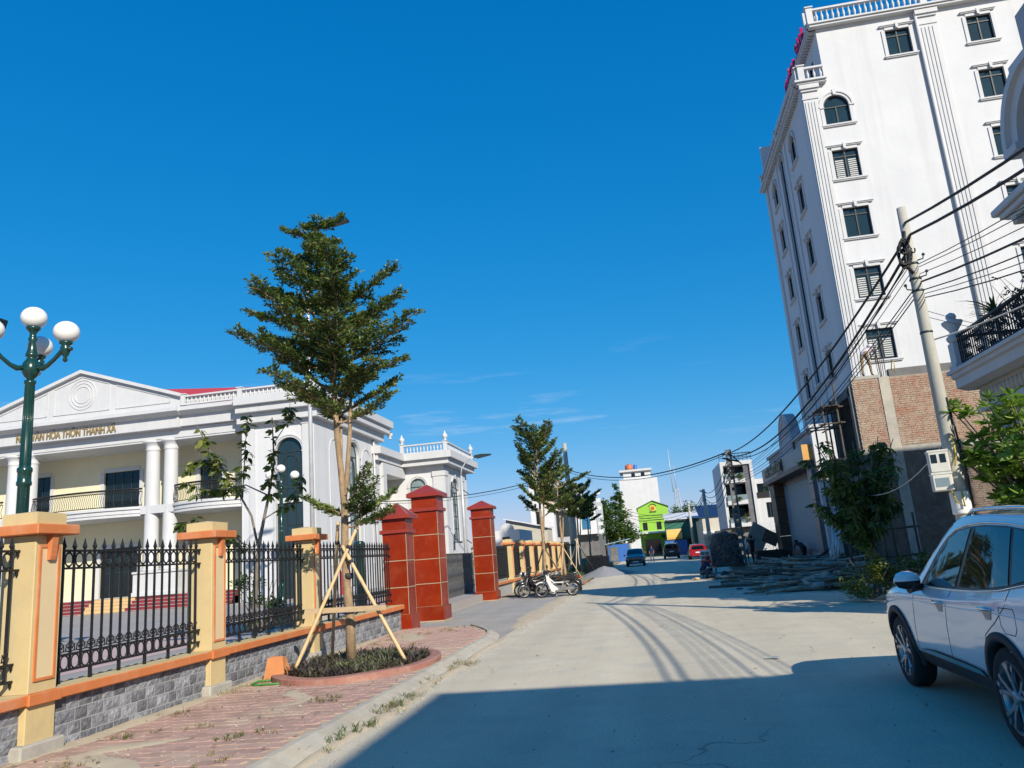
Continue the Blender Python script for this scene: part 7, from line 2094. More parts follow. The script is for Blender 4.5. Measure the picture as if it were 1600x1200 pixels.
def reg(top, bottom, sleeve=None, shoe='cloth_dark'):
    sl = sleeve or top
    R = [('pelvis','belly',top),('belly','chest',top),('chest','neck',top),('neck','head','skin'),('head','crown','skin')]
    for n in 'LR': R += [('pelvis','hip'+n,bottom),('hip'+n,'knee'+n,bottom),('knee'+n,'ankle'+n,bottom),('ankle'+n,'toe'+n,shoe),('chest','sh'+n,top),('sh'+n,'el'+n,sl),('el'+n,'wr'+n,'skin' if sl == top else sl),('wr'+n,'ha'+n,'skin')]
    return R
def limp(*a): return a
person('builder in white top and khaki trousers bending over on the unfinished brick wall', (8.74, YB+.12, 7.19), rad(140), std(stride=.16, bend=1.15, armL=((-.22,-.12,-.22),(-.12,-.22,-.46)), armR=((.22,-.1,-.24),(.12,-.2,-.48))), reg('cloth_pink', 'cloth_khaki'), hat='cloth_white', scale=.97)
person('person in dark clothes standing beside the blue hatchback, nearer its front', (-.62, 90, 0), rad(10), std(stride=.06), reg('cloth_dark', 'cloth_dark'))
person('person in blue clothes standing with legs apart left of the black off-road vehicle', (.36, 88, 0), rad(-20), std(stride=.2), reg('cloth_navy', 'cloth_denim'))
person('person in navy and a red cap squatting at the road edge by the cart', (2.46, 37.8, 0), rad(75), std(squat=1.0, bend=.55, armL=((-.18,-.2,-.18),(-.1,-.42,-.22)), armR=((.18,-.2,-.18),(.1,-.42,-.22))), reg('cloth_navy', 'cloth_denim', 'cloth_navy'), hat='cloth_red')
person('person in a white shirt and dark trousers seen from behind, right of the square pole', (6.35, 54, .1), rad(165), std(stride=.14, armL=((-.24,-.06,-.2),(-.2,-.3,-.25))), reg('cloth_white', 'cloth_denim'))
person('person in dark clothes carrying a large panel beside the white-shirted person', (6.35, 50.5, .1), rad(200), std(stride=.2, armL=((-.26,-.08,.05),(-.24,-.1,.32)), armR=((.26,-.08,.05),(.24,-.1,.32))), reg('cloth_dark', 'cloth_dark', 'cloth_dark'))
person('person in black stooping low over the scrap timber before the stone steps', (8.0, 43.0, .1), rad(200), std(bend=1.2, stride=.2, armL=((-.2,-.12,-.22),(-.14,-.2,-.45)), armR=((.2,-.12,-.22),(.14,-.2,-.45))), reg('cloth_dark', 'cloth_dark', 'cloth_dark'))
person('person in dark red sitting low at the right end of the stone steps', (8.7, 41.0, .1), rad(180), std(squat=1.0, bend=.3), reg('cloth_red', 'cloth_dark', 'cloth_dark'))
# panels being carried
for (x, y, z), rz, w, h, mt, l in (((6.95, 51.6, .75), .5, 1.35, 1.4, 'canvas', 'big grey panel held up on edge behind the white-shirted person'), ((7.5, 50.2, .9), -.3, .9, .8, 'board_dark', 'dark panel held aloft right of the big grey panel')):
    o = MB().cb(-w/2,-.03,-h/2,w/2,.03,h/2,.01).obj('carried_panel', mt); o.location = (x,y,z+h/2+.3); o.rotation_euler = (.15,.5,rz); tag(o, l, 'panel')

# ================================================================== SCRAP, CART, HEAPS
def loaded_cart():
    t = thing('loaded_cart', 'cart piled high with a dark load of junk beside the square pole', 'cart', (3.75, 40.0, 0))
    MB().bx(-.72,-.55,.42,.72,.7,.52).obj('bed', 'board_dark', t)
    for sg in (-1, 1):
        w = MB().torus((0,0,0), .30, .04, 'x', 20, 6).obj('wheel', 'tyre', t); w.location = (sg*.78, .3, .34)
        q = MB(); q.lathe([(.05,-.06),(.05,.06)], n=8, ax='x')
        for k in range(8): a = PI*2*k/8; q.tube([(0,0,0),(0,.28*math.cos(a),.28*math.sin(a))], .012, 4)
        q.obj('spokes', 'engine_metal', w)
        MB().bar((sg*.62,-.5,.45),(sg*.62,-.55,0), .06).obj('leg', 'board_dark', t); MB().bar((sg*.68,-.5,.5),(sg*.68,-.5,1.1), .05).obj('side_stake', 'board_dark', t)
    r = random.Random(12); m = MB()
    n, k = 22, 18; vs = []
    for i in range(k+1):
        u = i/k
        for j in range(n):
            a = 2*PI*j/n; R_ = (.72-.18*u**1.5)*(1+.16*math.sin(a*5+u*9)+r.uniform(-.09,.09)) * (1 if u < .9 else .7); vs.append((R_*math.cos(a)*.98, R_*math.sin(a)*.8, .52+1.62*u+r.uniform(-.03,.03)))
    m.add(vs, [(i*n+j, i*n+(j+1) % n, (i+1)*n+(j+1) % n, (i+1)*n+j) for i in range(k) for j in range(n)] + [tuple(range(k*n,(k+1)*n))])
    m.obj('load', 'junk', t)
    q = MB()
    for i in range(26): 
        a = r.uniform(PI, 2*PI); z = r.uniform(.6, 2.0); q.torus((.66*math.cos(a), .58*math.sin(a)-.06, z), r.uniform(.08,.2), .016, 'y', 10, 4, a0=0, a1=r.uniform(3,6))
    tag(q.obj('coiled_scrap', 'dark_concrete', t), kind='stuff')
    return t
loaded_cart()
t = thing('notice_board', 'small white and red notice sheet propped behind the squatting person', 'sign', (2.72, 39.6, 0)); MB().cb(-.25,-.02,.55,.25,.02,1.3,.005).obj('panel', 'plate', t); MB().bx(-.24,-.024,.62,.24,-.0205,.8).obj('red_strip', 'sign_red', t)
q = MB()
for i in range(2):
    for j in range(2): q.bx(-.2+.21*i,-.026,.85+.2*j,-.02+.21*i,-.0205,1.0+.2*j)
q.obj('print', 'dark_concrete', t)
for sg in (-1, 1): MB().bx(sg*.2-.02,-.02,0,sg*.2+.02,.02,.55).obj('leg', 'iron', t)
# stacked dark planks
st = thing('plank_stack', 'neat stack of dark shuttering boards beyond the scrap timber', 'boards', (6.9, 46.0, .05)); r = random.Random(2); src = None
for k in range(13):
    for j in range(2):
        src = MB().cb(-.95,-.28,0,.95,.28,.055,.008).obj('board', 'board_dark', st, world=False) if src is None else inst(src, st)
        src.location = (r.uniform(-.06,.06), j*.6+r.uniform(-.02,.02), .07*k); src.rotation_euler = (0,0,r.uniform(-.03,.03))
# heap of scrap timber: every stick its own piece, nearest largest first
heap = thing('timber_heap', 'wide heap of grey scrap poles and planks spread along the right side of the road', 'timber heap', (5.2, 31.0, .02))
r = random.Random(21); a_src = b_src = None; rest = MB()
cnt = 0
for k in range(420):
    u = r.random(); y = -6.2+15.0*u**.9; cx = .4+.02*y-1.15*max(0, y)/9+r.gauss(0,.75)
    x = max(-2.9, min(3.4, cx)); hh = max(0.03, .85*math.exp(-((x-.9)/1.3)**2)*math.exp(-((y-.2)/6.5)**2))
    if y > 2 and x > 1.6: continue
    L_ = r.choice((1.0,1.6,2.2,2.8,3.4)); z = r.uniform(.4, 1)*hh+.03
    yaw = r.gauss(-.10, .42) if r.random() < .72 else r.uniform(0, PI)
    pit = r.gauss(0, .09)
    if cnt < 285:
        if r.random() < .5:
            a_src = MB().tube([(-.5,0,0),(-.1,.008,.01),(.5,0,0)], [.048,.043,.036], 6).obj('pole', 'scrap_wood', heap, world=False) if a_src is None else inst(a_src, heap); o = a_src; o.scale = (L_, 1, 1)
        else:
            b_src = MB().cb(-.5,-.075,-.018,.5,.075,.018,.004).obj('plank', 'scrap_wood', heap, world=False) if b_src is None else inst(b_src, heap); o = b_src; o.scale = (L_, r.uniform(.8,1.4), 1)
        o.location = (x, y, z); o.rotation_euler = (r.uniform(-.9,.9), pit, yaw)
        cnt += 1
    else:
        d = Vector((math.cos(yaw), math.sin(yaw), pit)); p = Vector((x,y,z)); rest.bar(p-d*L_*.4, p+d*L_*.4, .07, .03)
tag(rest.obj('sticks', 'scrap_wood', heap), kind='stuff')
m = MB(); vs = []; n = 26
for i in range(n+1):
    y = -5.2+12*i/n
    for j in range(9):
        x = -1.6+3.8*j/8; z = .55*math.exp(-((x-.9)/1.2)**2)*math.exp(-((y)/5.5)**2)*r.uniform(.5,1)-.03; vs.append((x+.15*math.sin(y*2), y, z))
m.add(vs, [(i*9+j, i*9+j+1, (i+1)*9+j+1, (i+1)*9+j) for i in range(n) for j in range(8)]); m.obj('rubble_core', 'junk', heap)
for k in range(9): tag(MB().cb(*(lambda x,y: (x-.22,y-.14,.0,x+.22,y+.14,.16+.04*(k%3)))(3.2+.33*k-.04*k*k, 26.2-.25*k+r.uniform(-.4,.4)), .03).obj('concrete_block', 'footing'), kind=None) and None if False else None
for k, (x, y, s_, l) in enumerate(((5.0,25.2,.42,'pale concrete slab lump at the near foot of the scrap heap'),(2.0,37.2,.2,'small pale wood block beside the squatting person'),(2.9,27.9,.13,'lone dark stone lying on the road before the scrap heap'),(7.5,41.8,.25,'white sack slumped in front of the stone steps'))):
    rr = random.Random(k); m = MB(); m.lathe([(s_*.7,0),(s_*.95,s_*.2),(s_*.7,s_*.6),(s_*.25,s_*.75)], n=7, smooth=False); o = m.obj(('concrete_lump','wood_block','stone','sack')[k], ('footing','timber','dark_concrete','sheet_white')[k]); o.location = (x,y,.02); o.scale = (1.6 if k == 0 else 1.1, .8, .7); tag(o, l, ('rubble','block','stone','sack')[k])
# litter on the road
m = MB(); rr = random.Random(3)
vs = [(rr.uniform(-.14,.14)+.02*i, rr.uniform(-.10,.10), .008+rr.uniform(0,.035)) for i in range(9)]
m.add(vs, [(0,1,2),(2,3,4),(4,5,6),(6,7,8),(1,3,5),(5,7,0),(2,6,8)]); o = m.obj('paper_scrap', 'plate'); o.location = (1.55, 11.9, .0); tag(o, 'crumpled white paper scrap lying on the sunlit road just past the shadow edge', 'litter')
# grit, pebbles and leaves strewn along the road edges
m = MB(); rr = random.Random(15)
for k in range(1500):
    e = rr.random()
    if e < .45: x, y = -3.3+abs(rr.gauss(0,.22)), rr.uniform(4,34)
    elif e < .6: x, y = rr.uniform(-6.4,-3.7), rr.uniform(5,20)
    elif e < .8: x, y = rr.uniform(-3.3,5.8), rr.uniform(4,30)
    else: x, y = rr.uniform(1.5,5.9), rr.uniform(20,42)
    z = .105 if (x < -3.7) else .004
    s_ = rr.uniform(.006,.017)*(1.6 if rr.random() < .08 else 1); a = rr.uniform(0,6)
    m.add([(x+s_*math.cos(a+2.1*j), y+s_*math.sin(a+2.1*j), z-.003) for j in range(3)]+[(x,y,z+s_*.9)], [(0,1,3),(1,2,3),(2,0,3)])
tag(m.obj('road_grit', 'pebble', recalc=False), kind='stuff')
m = MB()
for k in range(240):
    x, y = (rr.uniform(-6.3,-3.2), rr.uniform(6,20)) if k % 3 else (rr.uniform(-3,5.5), rr.uniform(7,30))
    z = .108 if x < -3.7 else (.06 if x < -3.35 else .008); d = rdir(rr,-.1,.2)
    leaf_quad(m, Vector((x,y,z)), d, Vector((0,0,1)), rr.uniform(.04,.10), .035)
tag(m.obj('fallen_leaves', 'grass_dry', recalc=False), kind='stuff')
# brick stack, gravel heap and loose red soil on the left verge
bs = thing('brick_stack', 'block of stacked orange bricks at the left road edge behind the gravel heap', 'brick stack', (-3.95, 61.0, .02))
m = MB(); r = random.Random(4)
for iz in range(12):
    for ix in range(14 if iz < 11 else 10):
        for iy in range(4):
            x = -.85+ix*.125+r.uniform(-.006,.006)+(.006*iz if True else 0); y = -.5+iy*.25+r.uniform(-.01,.01); z = iz*.108
            if r.random() < .03 and iz > 8: continue
            m.bx(x, y, z, x+.108, y+.235, z+.098)
tag(m.obj('bricks', 'brick_red', bs, recalc=False), kind='stuff')
def heap_mesh(name, c, rx, ry, h, mat, label, cat, seed, kind='stuff'):
    r = random.Random(seed); m = MB(); n, k = 30, 9; vs = []
    for i in range(k+1):
        u = i/k
        for j in range(n):
            a = 2*PI*j/n; R_ = u*(1+.13*math.sin(3*a+seed)+.07*math.sin(7*a)); vs.append((c[0]+rx*R_*math.cos(a), c[1]+ry*R_*math.sin(a), c[2]+h*max(0,(1-u**1.15))*r.uniform(.93,1.04)-.02*u))
    m.add(vs, [(i*n+j, i*n+(j+1) % n, (i+1)*n+(j+1) % n, (i+1)*n+j) for i in range(k) for j in range(n)], smooth=True)
    return tag(m.obj(name, mat), kind=kind)
heap_mesh('gravel_heap', (-3.0, 53.0, .0), 1.75, 2.6, .62, 'gravel', '', '', 1)
heap_mesh('gravel_heap', (-1.9, 55.0, .0), 1.1, 1.5, .25, 'pebble', '', '', 2)
heap_mesh('red_soil', (-4.35, 44.5, .0), 1.25, 2.3, .07, 'brick_red', '', '', 3)
heap_mesh('sand_heap', (-4.3, 40.0, .0), .9, 2.2, .05, 'sand', '', '', 4)

# ================================================================== FAR HOUSES
def simple_house(name, label, cat, x0, x1, y0, y1, h, mat, wins, trims=(), roof=None, win_glass='dark_glass', frame='dark_frame', group=None):
    t = thing(name, label, cat, ((x0+x1)/2, (y0+y1)/2, 0), wpos=True, group=group)
    m = MB(face(0, y0, 0, '-y')); wall_panel(m, x0, x1, 0, h, wins, .2); m.obj('front_wall', mat, t)
    m = MB(); m.bx(x0, y0+.3, 0, x0+.02, y1, h); m.bx(x1-.02, y0+.3, 0, x1, y1, h); m.bx(x0, y1-.02, 0, x1, y1, h); m.bx(x0, y0+.001, h-.02, x1, y1, h); m.bx(x0, y0+.001, 0, x0+.001, y0+.3, h); m.bx(x1-.001, y0+.001, 0, x1, y0+.3, h); m.obj('walls', mat, t)
    for w in wins: window(t, face(0, y0, 0, '-y'), *w, leaves=2, glass=win_glass, frame=frame, depth=.2, trim=None, fw=.07, transom=False)
    return t
# white and peach house among the street trees
h1 = simple_house('modern_house', 'white and grey house with blue window panes behind the left street trees', 'house', -11.0, -8.7, 76, 90, 9.2, 'sheet_white', [(-10.5,-9.9,4.0,5.6),(-10.5,-9.9,6.6,8.0)])
MB().bx(-8.7, 76.4, 0, -6.6, 90, 8.4).obj('middle_block', 'plaster_grey', h1); MB().bx(-8.75, 75.9, 5.5, -6.5, 76.5, 5.9).obj('balcony_band', 'white_trim', h1)
MB().bx(-8.5, 76.3, 3.0, -6.8, 76.42, 5.3).obj('glazing', 'window_glass', h1); MB().bx(-8.5, 76.3, 6.3, -6.8, 76.42, 7.8).obj('glazing', 'window_glass', h1)
MB().bx(-9.7, 75.95, 5.9, -8.72, 76.0, 9.1).obj('peach_panel', 'peach', h1)
MB().bx(-6.6, 76, 3.0, -4.6, 90, 6.6).obj('right_block', 'sheet_white', h1); MB().bx(-6.0, 75.95, 3.5, -5.2, 76.02, 5.9).obj('blue_pane', 'blue_window', h1); MB().bx(-6.6, 77, 0, -4.6, 90, 3.0).obj('ground_floor', 'dark_concrete', h1)
for k in range(6): MB().bx(-4.45, 76, 3.0+k*.75, -4.0, 76.2, 3.35+k*.75).obj('vent_block', 'sheet_white', h1)
h1.scale = (1.18,)*3; h1.location = (-11.66, 98.3, 0)
h1b = simple_house('low_house', 'low white house with a rounded gable just right of the far red gate pillar', 'house', -13.6, -11.3, 70, 78, 4.1, 'white_wall', [(-12.9,-12.2,2.4,3.5)])
m = MB(); m.prism(arc(-12.4, 4.1, .6, 0, PI, 12), 'y', 70.0, 70.3); m.obj('round_gable', 'white_trim', h1b)
h1c = thing('tin_roof_shed', 'grey tin roof behind the far fence, left of the white and grey house', 'shed', (-13, 84, 0), wpos=True); MB().prism([(-14.6,0),(-10.2,0),(-10.2,4.4),(-14.6,5.6)], 'y', 82, 86).obj('body', 'beige', h1c); MB().prism([(-14.8,5.62),(-10.0,4.42),(-10.0,4.52),(-14.8,5.72)], 'y', 81.6, 86.4).obj('roof', 'sheet_white', h1c)
# white tower block
tw = simple_house('tower_block', 'windowless white tower block with roof slab and water tank at the end of the road', 'building', -4.6, 3.7, 172, 186, 16.4, 'white_wall', [])
MB().bx(-3.6, 173, 16.4, 2.4, 180, 18.0).obj('penthouse', 'white_wall', tw); MB().bx(-4.4, 172.4, 18.0, 2.7, 181, 18.45).obj('roof_slab', 'white_trim', tw)
for x in (-1.8, .3): MB().bx(x, 172.95, 16.9, x+.8, 173.02, 17.7).obj('window', 'dark_glass', tw)
tk = thing('water_tank', 'orange and steel water tank on the roof slab of the white tower block', 'water tank', (-2.2, 176, 18.45)); MB().lathe([(.5,0),(.85,.1),(.9,.7),(.85,1.3),(.4,1.5)], n=16).obj('drum', 'tank_orange', tk); MB().lathe([(.4,1.5),(.38,1.62)], n=12).obj('lid', 'tank_steel', tk)
tk = thing('water_tank', 'small steel tank right beside the orange roof tank', 'water tank', (-.8, 176, 18.45)); MB().lathe([(.35,0),(.4,.1),(.4,1.2),(.2,1.35)], n=12).obj('drum', 'sheet_blue', tk); MB().lathe([(.2,1.35),(.18,1.45)], n=10).obj('lid', 'tank_steel', tk)
# lime green gabled house with an emblem
lg = thing('lime_house', 'lime green gabled house with a round emblem at the end of the road', 'house', (1.4, 138, 0), wpos=True)
x0, x1 = -1.0, 3.95
m = MB(face(0, 132, 0, '-y')); wall_panel(m, x0, x1, 0, 7.1, [(-.42,.35,4.2,5.5),(1.85,2.65,4.2,5.5),(-.3,2.3,.1,2.7)], .2); m.obj('front_wall', 'lime', lg)
m = MB(); m.prism([(x0,7.1),(x1,7.1),(x1,7.9),(1.55,8.9),(x0,7.9)], 'y', 132.0, 132.3); m.obj('gable', 'lime', lg)
m = MB(); m.bx(x1-.02, 132.3, 0, x1, 146, 7.1); m.bx(x0, 132.3, 0, x0+.02, 146, 7.1); m.obj('side_walls', 'lime', lg)
for sg, xe in ((0,x0-.15),(1,x1+.15)): m = MB(); m.bar((xe,131.9,7.9),(1.55,131.9,9.0), .14, .14); m.obj('gable_trim', 'lime_trim', lg)
m = MB(); m.add([(x0-.2,131.8,7.85),(1.55,131.8,8.98),(1.55,146,8.98),(x0-.2,146,7.85),(x1+.2,131.8,7.85),(x1+.2,146,7.85)], [(0,1,2,3),(1,4,5,2)]); m.obj('roof', 'lime_trim', lg)
for w in ((-.42,.35,4.2,5.5),(1.85,2.65,4.2,5.5)): window(lg, face(0,132,0,'-y'), *w, leaves=2, glass='dark_glass', frame='dark_frame', depth=.2, trim=None, transom=False)
window(lg, face(0,132,0,'-y'), -.3, 2.3, .1, 2.7, leaves=4, glass='dark_glass', frame='gate_steel', depth=.2, trim=None, transom=False, name='door')
for z in (6.6, 6.2, 5.8): MB().bx(x0, 131.93, z, x1, 131.999, z+.07).obj('string_course', 'lime_trim', lg)
m = MB(); m.lathe([(.46,0),(.5,.05),(.46,.1)], (1.5, 131.88, 7.75), 20, 'y'); m.obj('emblem_disc', 'emblem_yellow', lg)
m = MB(); m.torus((1.5,131.86,7.75), .26, .05, 'y', 16, 5); m.bx(1.35,131.84,7.62,1.65,131.87,7.88); m.obj('emblem_mark', 'emblem_red', lg)
m = MB(); m.bx(.95,131.9,7.1,2.05,131.97,7.28); m.torus((1.5,131.9,7.75), .72, .05, 'y', 12, 4, a0=.5, a1=PI-.5); m.obj('emblem_scroll', 'lime_trim', lg)
m = MB(); m.prism([(132,4.05),(130.2,3.75),(130.2,3.65),(132,3.9)], 'x', x0-.5, 3.3); m.obj('canopy', 'sheet_white', lg)
bush('creeper', 'dark creeper over the right end of the lime green house canopy', 'plant', (3.2, 131.0, 1.6), 1.1, .7, 2.2, 500, .35, 'leaf_dark', 61)
# green sheet-metal shed, white roof, billboard and blue gate
sh = thing('metal_shed', 'green corrugated shed with a white lean-to roof right of the lime green house', 'shed', (5.6, 124, 0), wpos=True)
m = MB(); n = 44
for k in range(n): x = 3.0+5.0*k/n; m.bx(x, 121+(.05 if k % 2 else 0), 2.4, x+5.0/n, 121.2, 5.2)
m.obj('sheet_wall', 'sheet_green', sh); MB().bx(3.0, 121.2, 0, 8.0, 128, 5.2).obj('body', 'sheet_green', sh)
m = MB(); m.prism([(120.6,5.25),(128,6.4),(128,6.5),(120.6,5.35)], 'x', 2.9, 8.3); m.obj('roof', 'sheet_white', sh); MB().bx(2.95,120.7,5.0,8.1,120.8,5.24).obj('fascia', 'dark_frame', sh)
MB().bx(5.6,120.9,.1,6.8,121.0,2.4).obj('door', 'dark_glass', sh)
t = thing('billboard', 'pale orange billboard panel over the blue gate', 'billboard', (4.15, 120.3, 0)); MB().cb(-1.15,-.05,2.35,1.15,.05,3.85,.02).obj('panel', 'billboard', t)
for sg in (-1,1): MB().bx(sg*1.0-.05,.05,0,sg*1.0+.05,.12,3.8).obj('post', 'steel_pole', t)
q = MB()
for k in range(7): q.bx(-1.0+.28*k,-.056,2.5,-.85+.28*k,-.0505,2.62)
q.obj('print', 'emblem_red', t)
t = thing('blue_gate', 'bright blue sheet gate below the pale orange billboard', 'gate', (4.2, 120, 0))
for k in range(5): MB().cb(-1.6+.66*k,-.04,.1,-.97+.66*k,.04,2.2,.01).obj('panel', 'sheet_blue', t)
MB().bx(-1.65,-.06,2.2,1.75,.06,2.28).obj('top_rail', 'dark_frame', t)
t = thing('blue_shed', 'little blue sheet-metal shed left of the lime green house', 'shed', (-3.4, 104, 0)); MB().bx(-1.7,-1,.0,1.0,1,2.2).obj('body', 'sheet_blue', t); m = MB(); m.prism([(-2.4,2.2),(1.2,2.75),(1.2,2.83),(-2.4,2.28)], 'y', -1.4, 1.2); m.obj('roof', 'tank_blue', t); MB().bx(-1.5,-1.05,.1,-.5,-1.0,1.9).obj('door', 'dark_concrete', t)
t = thing('teal_tarp', 'teal sheet cover over goods behind the brick stack', 'tarpaulin', (-5.6, 80, .0)); MB().prism([(-1.2,.0),(1.3,.0),(1.25,.95),(0,1.1),(-1.2,.95)], 'y', -.6, .8).obj('sheet', 'sheet_teal', t); MB().bx(-1.0,-.5,0,1.0,.6,.9).obj('goods', 'junk', t)
# beige low house and navy roof
bh = simple_house('beige_house', 'low beige house with awning behind the slim pale pole', 'house', 6.9, 11.0, 98, 110, 4.4, 'beige', [(7.3,8.3,.4,1.9),(8.6,9.6,.3,2.0)])
m = MB(); m.prism([(98,2.9),(96.4,2.5),(96.4,2.42),(98,2.8)], 'x', 6.8, 10.6); m.obj('awning', 'sheet_white', bh)
nr = thing('navy_roof_shed', 'shed with a dark navy roof behind the beige house', 'shed', (9.5, 116, 0), wpos=True); MB().bx(7.8, 113, 0, 13.5, 120, 5.0).obj('body', 'sheet_green', nr); m = MB(); m.prism([(112.4,4.9),(120.5,6.9),(120.5,7.0),(112.4,5.0)], 'x', 7.6, 13.8); m.obj('roof', 'sheet_navy', nr)
t = thing('sand_bags', 'orange-brown heap of earth behind the red hatchback', 'heap', (6.3, 84, 0)); MB().lathe([(1.0,0),(.9,.5),(.5,1.1),(.1,1.35)], n=9, smooth=False).obj('heap', 'brick_red', t)
# white modern house with planted balconies on the right
wh = thing('balcony_block', 'white three-storey house with framed planted balconies behind the square pole', 'house', (9.6, 86, 0), wpos=True)
x0, x1, yy = 8.05, 11.2, 80.0
m = MB(); m.bx(x0, yy, 2.8, x0+.28, yy+9, 9.35); m.bx(x1-.30, yy, 2.8, x1, yy+9, 9.35); m.obj('frame_side', 'white_trim', wh)
MB().bx(x0+.28, yy, 8.95, x1-.30, yy+9, 9.35).obj('frame_top', 'white_trim', wh)
for z in (2.8, 5.0, 7.15): MB().cb(x0+.28, yy-.25, z, x1-.9, yy+2, z+.42, .02).obj('balcony_front', 'white_trim', wh)
for z in (2.8, 5.0, 7.15): MB().bx(x0+.28, yy+2, z, x1-.3, yy+9, z+.2).obj('floor_slab', 'white_trim', wh)
MB().bx(x1-.9, yy+.2, 2.8, x1-.30, yy+.5, 8.95).obj('dark_panel', 'shop_stone', wh)
for k, z in enumerate((3.0, 5.2, 7.35)):
    MB().bx(x0+.28, yy+2.2, z, x1-.9, yy+2.3, z+1.75).obj('glazing', 'window_glass', wh)
    for q_ in range(4): MB().bx(x0+.28+.49*q_, yy+2.15, z, x0+.34+.49*q_, yy+2.2, z+1.75).obj('mullion', 'dark_frame', wh)
    MB().bx(x0+.3, yy-.2, z+.22+.02, x1-.92, yy-.18, z+.75).obj('glass_guard', 'pale_glass', wh)
m = MB(); m.tube([(x0,yy,10.1),(x1,yy,10.1)], .05, 5); m.tube([(x0,yy,9.7),(x1,yy,9.7)], .03, 5)
for k in range(9): m.bx(x0+.39*k-.02, yy-.02, 9.35, x0+.39*k+.02, yy+.02, 10.1)
m.obj('roof_railing', 'iron', wh)
MB().bx(x0, yy+1, 0, x1, yy+9, 2.8).obj('ground_floor', 'dark_concrete', wh); MB().bx(x0+.05, yy+8.9, 2.8, x1-.05, yy+9, 9.3).obj('rear_wall', 'dark_concrete', wh)
for k, (x, z, s_, lm_, l) in enumerate(((8.9,3.25,.9,'leaf_mid','left balcony plant on the lowest balcony'),(10.0,3.25,1.0,'leaf_olive','tall balcony plant in white pot on the lowest balcony'),(9.0,7.5,.8,'leaf_bright','climbing plant at the left of the top balcony'),(10.0,7.5,.7,'leaf_bright','plant at the right of the top balcony'),(9.5,5.35,.45,'leaf_mid','small plant on the middle balcony'))):
    bush('balcony_plant', l+' of the white three-storey house', 'plant', (x, yy-.35, z), .45, .3, s_, 160, .16, lm_, 70+k)
w2 = simple_house('annex_house', 'lower white house with a dark loggia and door, right of the planted balcony block', 'house', 11.25, 14.0, 80.4, 90, 7.4, 'white_trim', [(11.4,13.6,5.6,6.9),(12.05,12.75,3.5,5.0),(13.1,13.5,3.9,5.0)])
MB().bx(11.3,80.3,5.5,12.5,80.36,6.05).obj('guard', 'iron', w2); MB().bx(12.5,80.3,5.5,13.7,80.36,6.05).obj('guard', 'pale_glass', w2)
bush('balcony_plant', 'green plants behind the loggia guard of the lower white house', 'plant', (12.0, 80.6, 5.7), .5, .25, .6, 160, .15, 'leaf_bright', 80)
mg = thing('mesh_gate', 'white patterned metal gate beside the stone shop pier', 'gate', (12.0, 79.0, 0))
for sg in (-1.2, 0, 1.2): MB().bx(sg-.05,-.04,.3,sg+.05,.04,3.1).obj('gate_post', 'white_trim', mg)
m = MB()
for sg in (-1.2, 0):
    for k in range(5):
        for j in range(4): m.torus((sg+.2+.2*k, 0, .75+.45*j), .09, .022, 'y', 8, 4, sz=2.0)
    for z in (.4, 1.4, 2.35): m.bx(sg, -.03, z, sg+1.2, .03, z+.07)
    m.bx(sg+.05,.03,.4,sg+1.15,.05,2.3)
    for k in range(12): m.bar((sg+.1*k,0,2.45),(sg+.1*k+.12,0,3.05), .03)
m.obj('pattern_infill', 'white_trim', mg)
bush('roadside_shrub', 'bright yellow-green shrub at the foot of the patterned gate', 'shrub', (9.9, 66, .05), 1.1, .6, .75, 500, .12, 'leaf_bright', 81)
bush('roadside_shrub', 'bright green bush seen between the loaded cart and the square pole', 'shrub', (5.3, 56, .05), .55, .5, 1.6, 400, .13, 'leaf_bright', 82)
# telecom mast
t = thing('lattice_mast', 'thin lattice telecom mast far away between the houses', 'mast', (10.5, 240, 0)); m = MB()
for sx_ in (-1,1):
    for sy_ in (-1,1): m.tube([(sx_*1.3,sy_*1.3,0),(sx_*.5,sy_*.5,18)], .14, 4)
m.obj('legs', 'steel_pole', t); m = MB()
for k in range(12):
    z = 1.5*k; w = 1.3-.8*z/18; m.tube([(-w,-w,z),(w,-w,z+1.5)], .07, 3); m.tube([(w,-w,z),(-w,-w,z+1.5)], .07, 3)
m.obj('bracing', 'steel_pole', t); MB().tube([(-1,0,17),(-1.2,0,30)], .12, 4).obj('antenna', 'steel_pole', t); MB().tube([(0,0,18),(0,0,25)], .1, 4).obj('antenna', 'steel_pole', t)

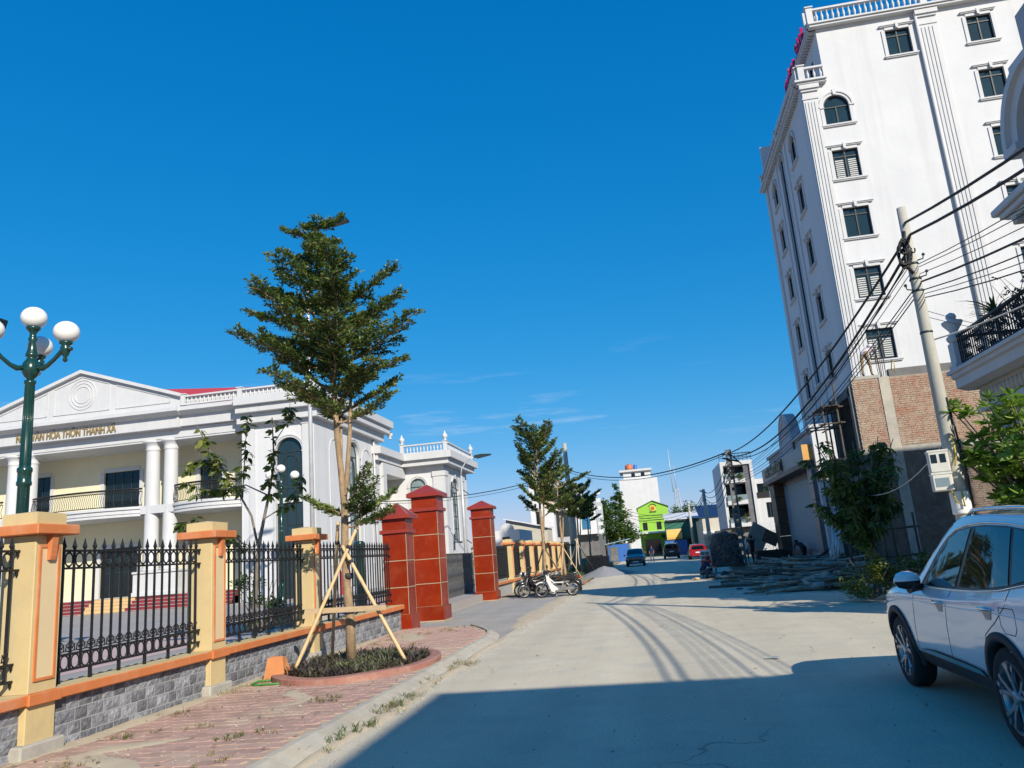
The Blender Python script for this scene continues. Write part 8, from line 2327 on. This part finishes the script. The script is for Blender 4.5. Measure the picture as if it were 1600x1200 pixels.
# far trees
def round_tree(label, base, H, R, n, leafL, leafm, seed, group='far trees'):
    rng = random.Random(seed)
    t = thing('far_tree', label, 'tree', base, group=group)
    MB().tube([(0,0,0),(.1,0,H*.4),(0,.1,H*.7)], [.25,.2,.1], 7).obj('trunk', 'bark_grey', t)
    lv = MB(); cl = []
    for k in range(26):
        d = rdir(rng, -.5, 1); q = rng.uniform(.35,.95); cl.append((Vector((d.x*R*q, d.y*R*q, H*.62+d.z*H*.36*q)), rng.uniform(.22,.42)*R))
    for i in range(int(n*1.9)):
        p, r = rng.choice(cl); q = p + rdir(rng)*r*rng.uniform(.3,1.05); leaf_quad(lv, q, rdir(rng,-.6,.6), Vector((0,0,1))+rdir(rng)*.8, leafL*rng.uniform(.7,1.3), leafL*.6)
    lv.obj('crown', leafm, t, recalc=False); return t
for (x, y, H, R, n, lm_, l) in ((-10.5,100,7.4,3.4,2200,'leaf_dark','dense dark tree at the left end of the far grove'),(-7.2,99,6.6,2.6,1900,'leaf_dark','dark bushy tree right behind the leaning pale pole'),(-9.0,106,8.4,3.2,1900,'leaf_dark','dark round tree left of the leaning pale pole'),(-5.6,112,8.6,3.6,1900,'leaf_mid','rounded tree right of the leaning pale pole'),(-8.0,116,8.0,3.4,1400,'leaf_dark','dark tree at the back of the grove left of the white tower'),(-3.6,114,5.2,2.6,1200,'leaf_mid','low tree in front of the white tower block'),(-5.4,168,17.5,1.5,1300,'leaf_mid','narrow creeper-clad tree hugging the left side of the white tower'),(7.6,150,9.2,3.4,1100,'leaf_mid','tree beyond the green shed left of the mast'),(11.5,150,8.4,3.2,1100,'leaf_dark','tree beyond the navy roof, right of the mast')):
    round_tree(l, (x,y,0), H, R, n, .46, lm_, int(x*7+y))
# more greenery far behind: one mass
rng = random.Random(90); lv = MB()
for i in range(5200):
    x = rng.uniform(-90, 60); y = rng.uniform(190, 260); h = 4.0+1.6*math.sin(x*.3)+1.2*math.sin(x*.11+2)
    leaf_quad(lv, Vector((x, y, rng.uniform(0, h))), rdir(rng), Vector((0,0,1))+rdir(rng), .9, .7)
tag(lv.obj('distant_treeline', 'leaf_mid', recalc=False), kind='stuff')

# haze over the far end of the road
hz = MB(); hz.bx(-320, -60, -1.0, 320, 420, 34)
hm = bpy.data.materials.new('haze'); hm.use_nodes = True; hn = hm.node_tree
for nd in list(hn.nodes):
    if nd.type != 'OUTPUT_MATERIAL': hn.nodes.remove(nd)
pv_ = hn.nodes.new('ShaderNodeVolumePrincipled'); pv_.inputs['Color'].default_value = (.8,.88,1,1); pv_.inputs['Density'].default_value = .0008
hn.links.new(pv_.outputs[0], [n for n in hn.nodes if n.type == 'OUTPUT_MATERIAL'][0].inputs['Volume'])
MATS['haze'] = hm
USE_HAZE = False
if USE_HAZE: tag(hz.obj('haze', 'haze'), kind='stuff')
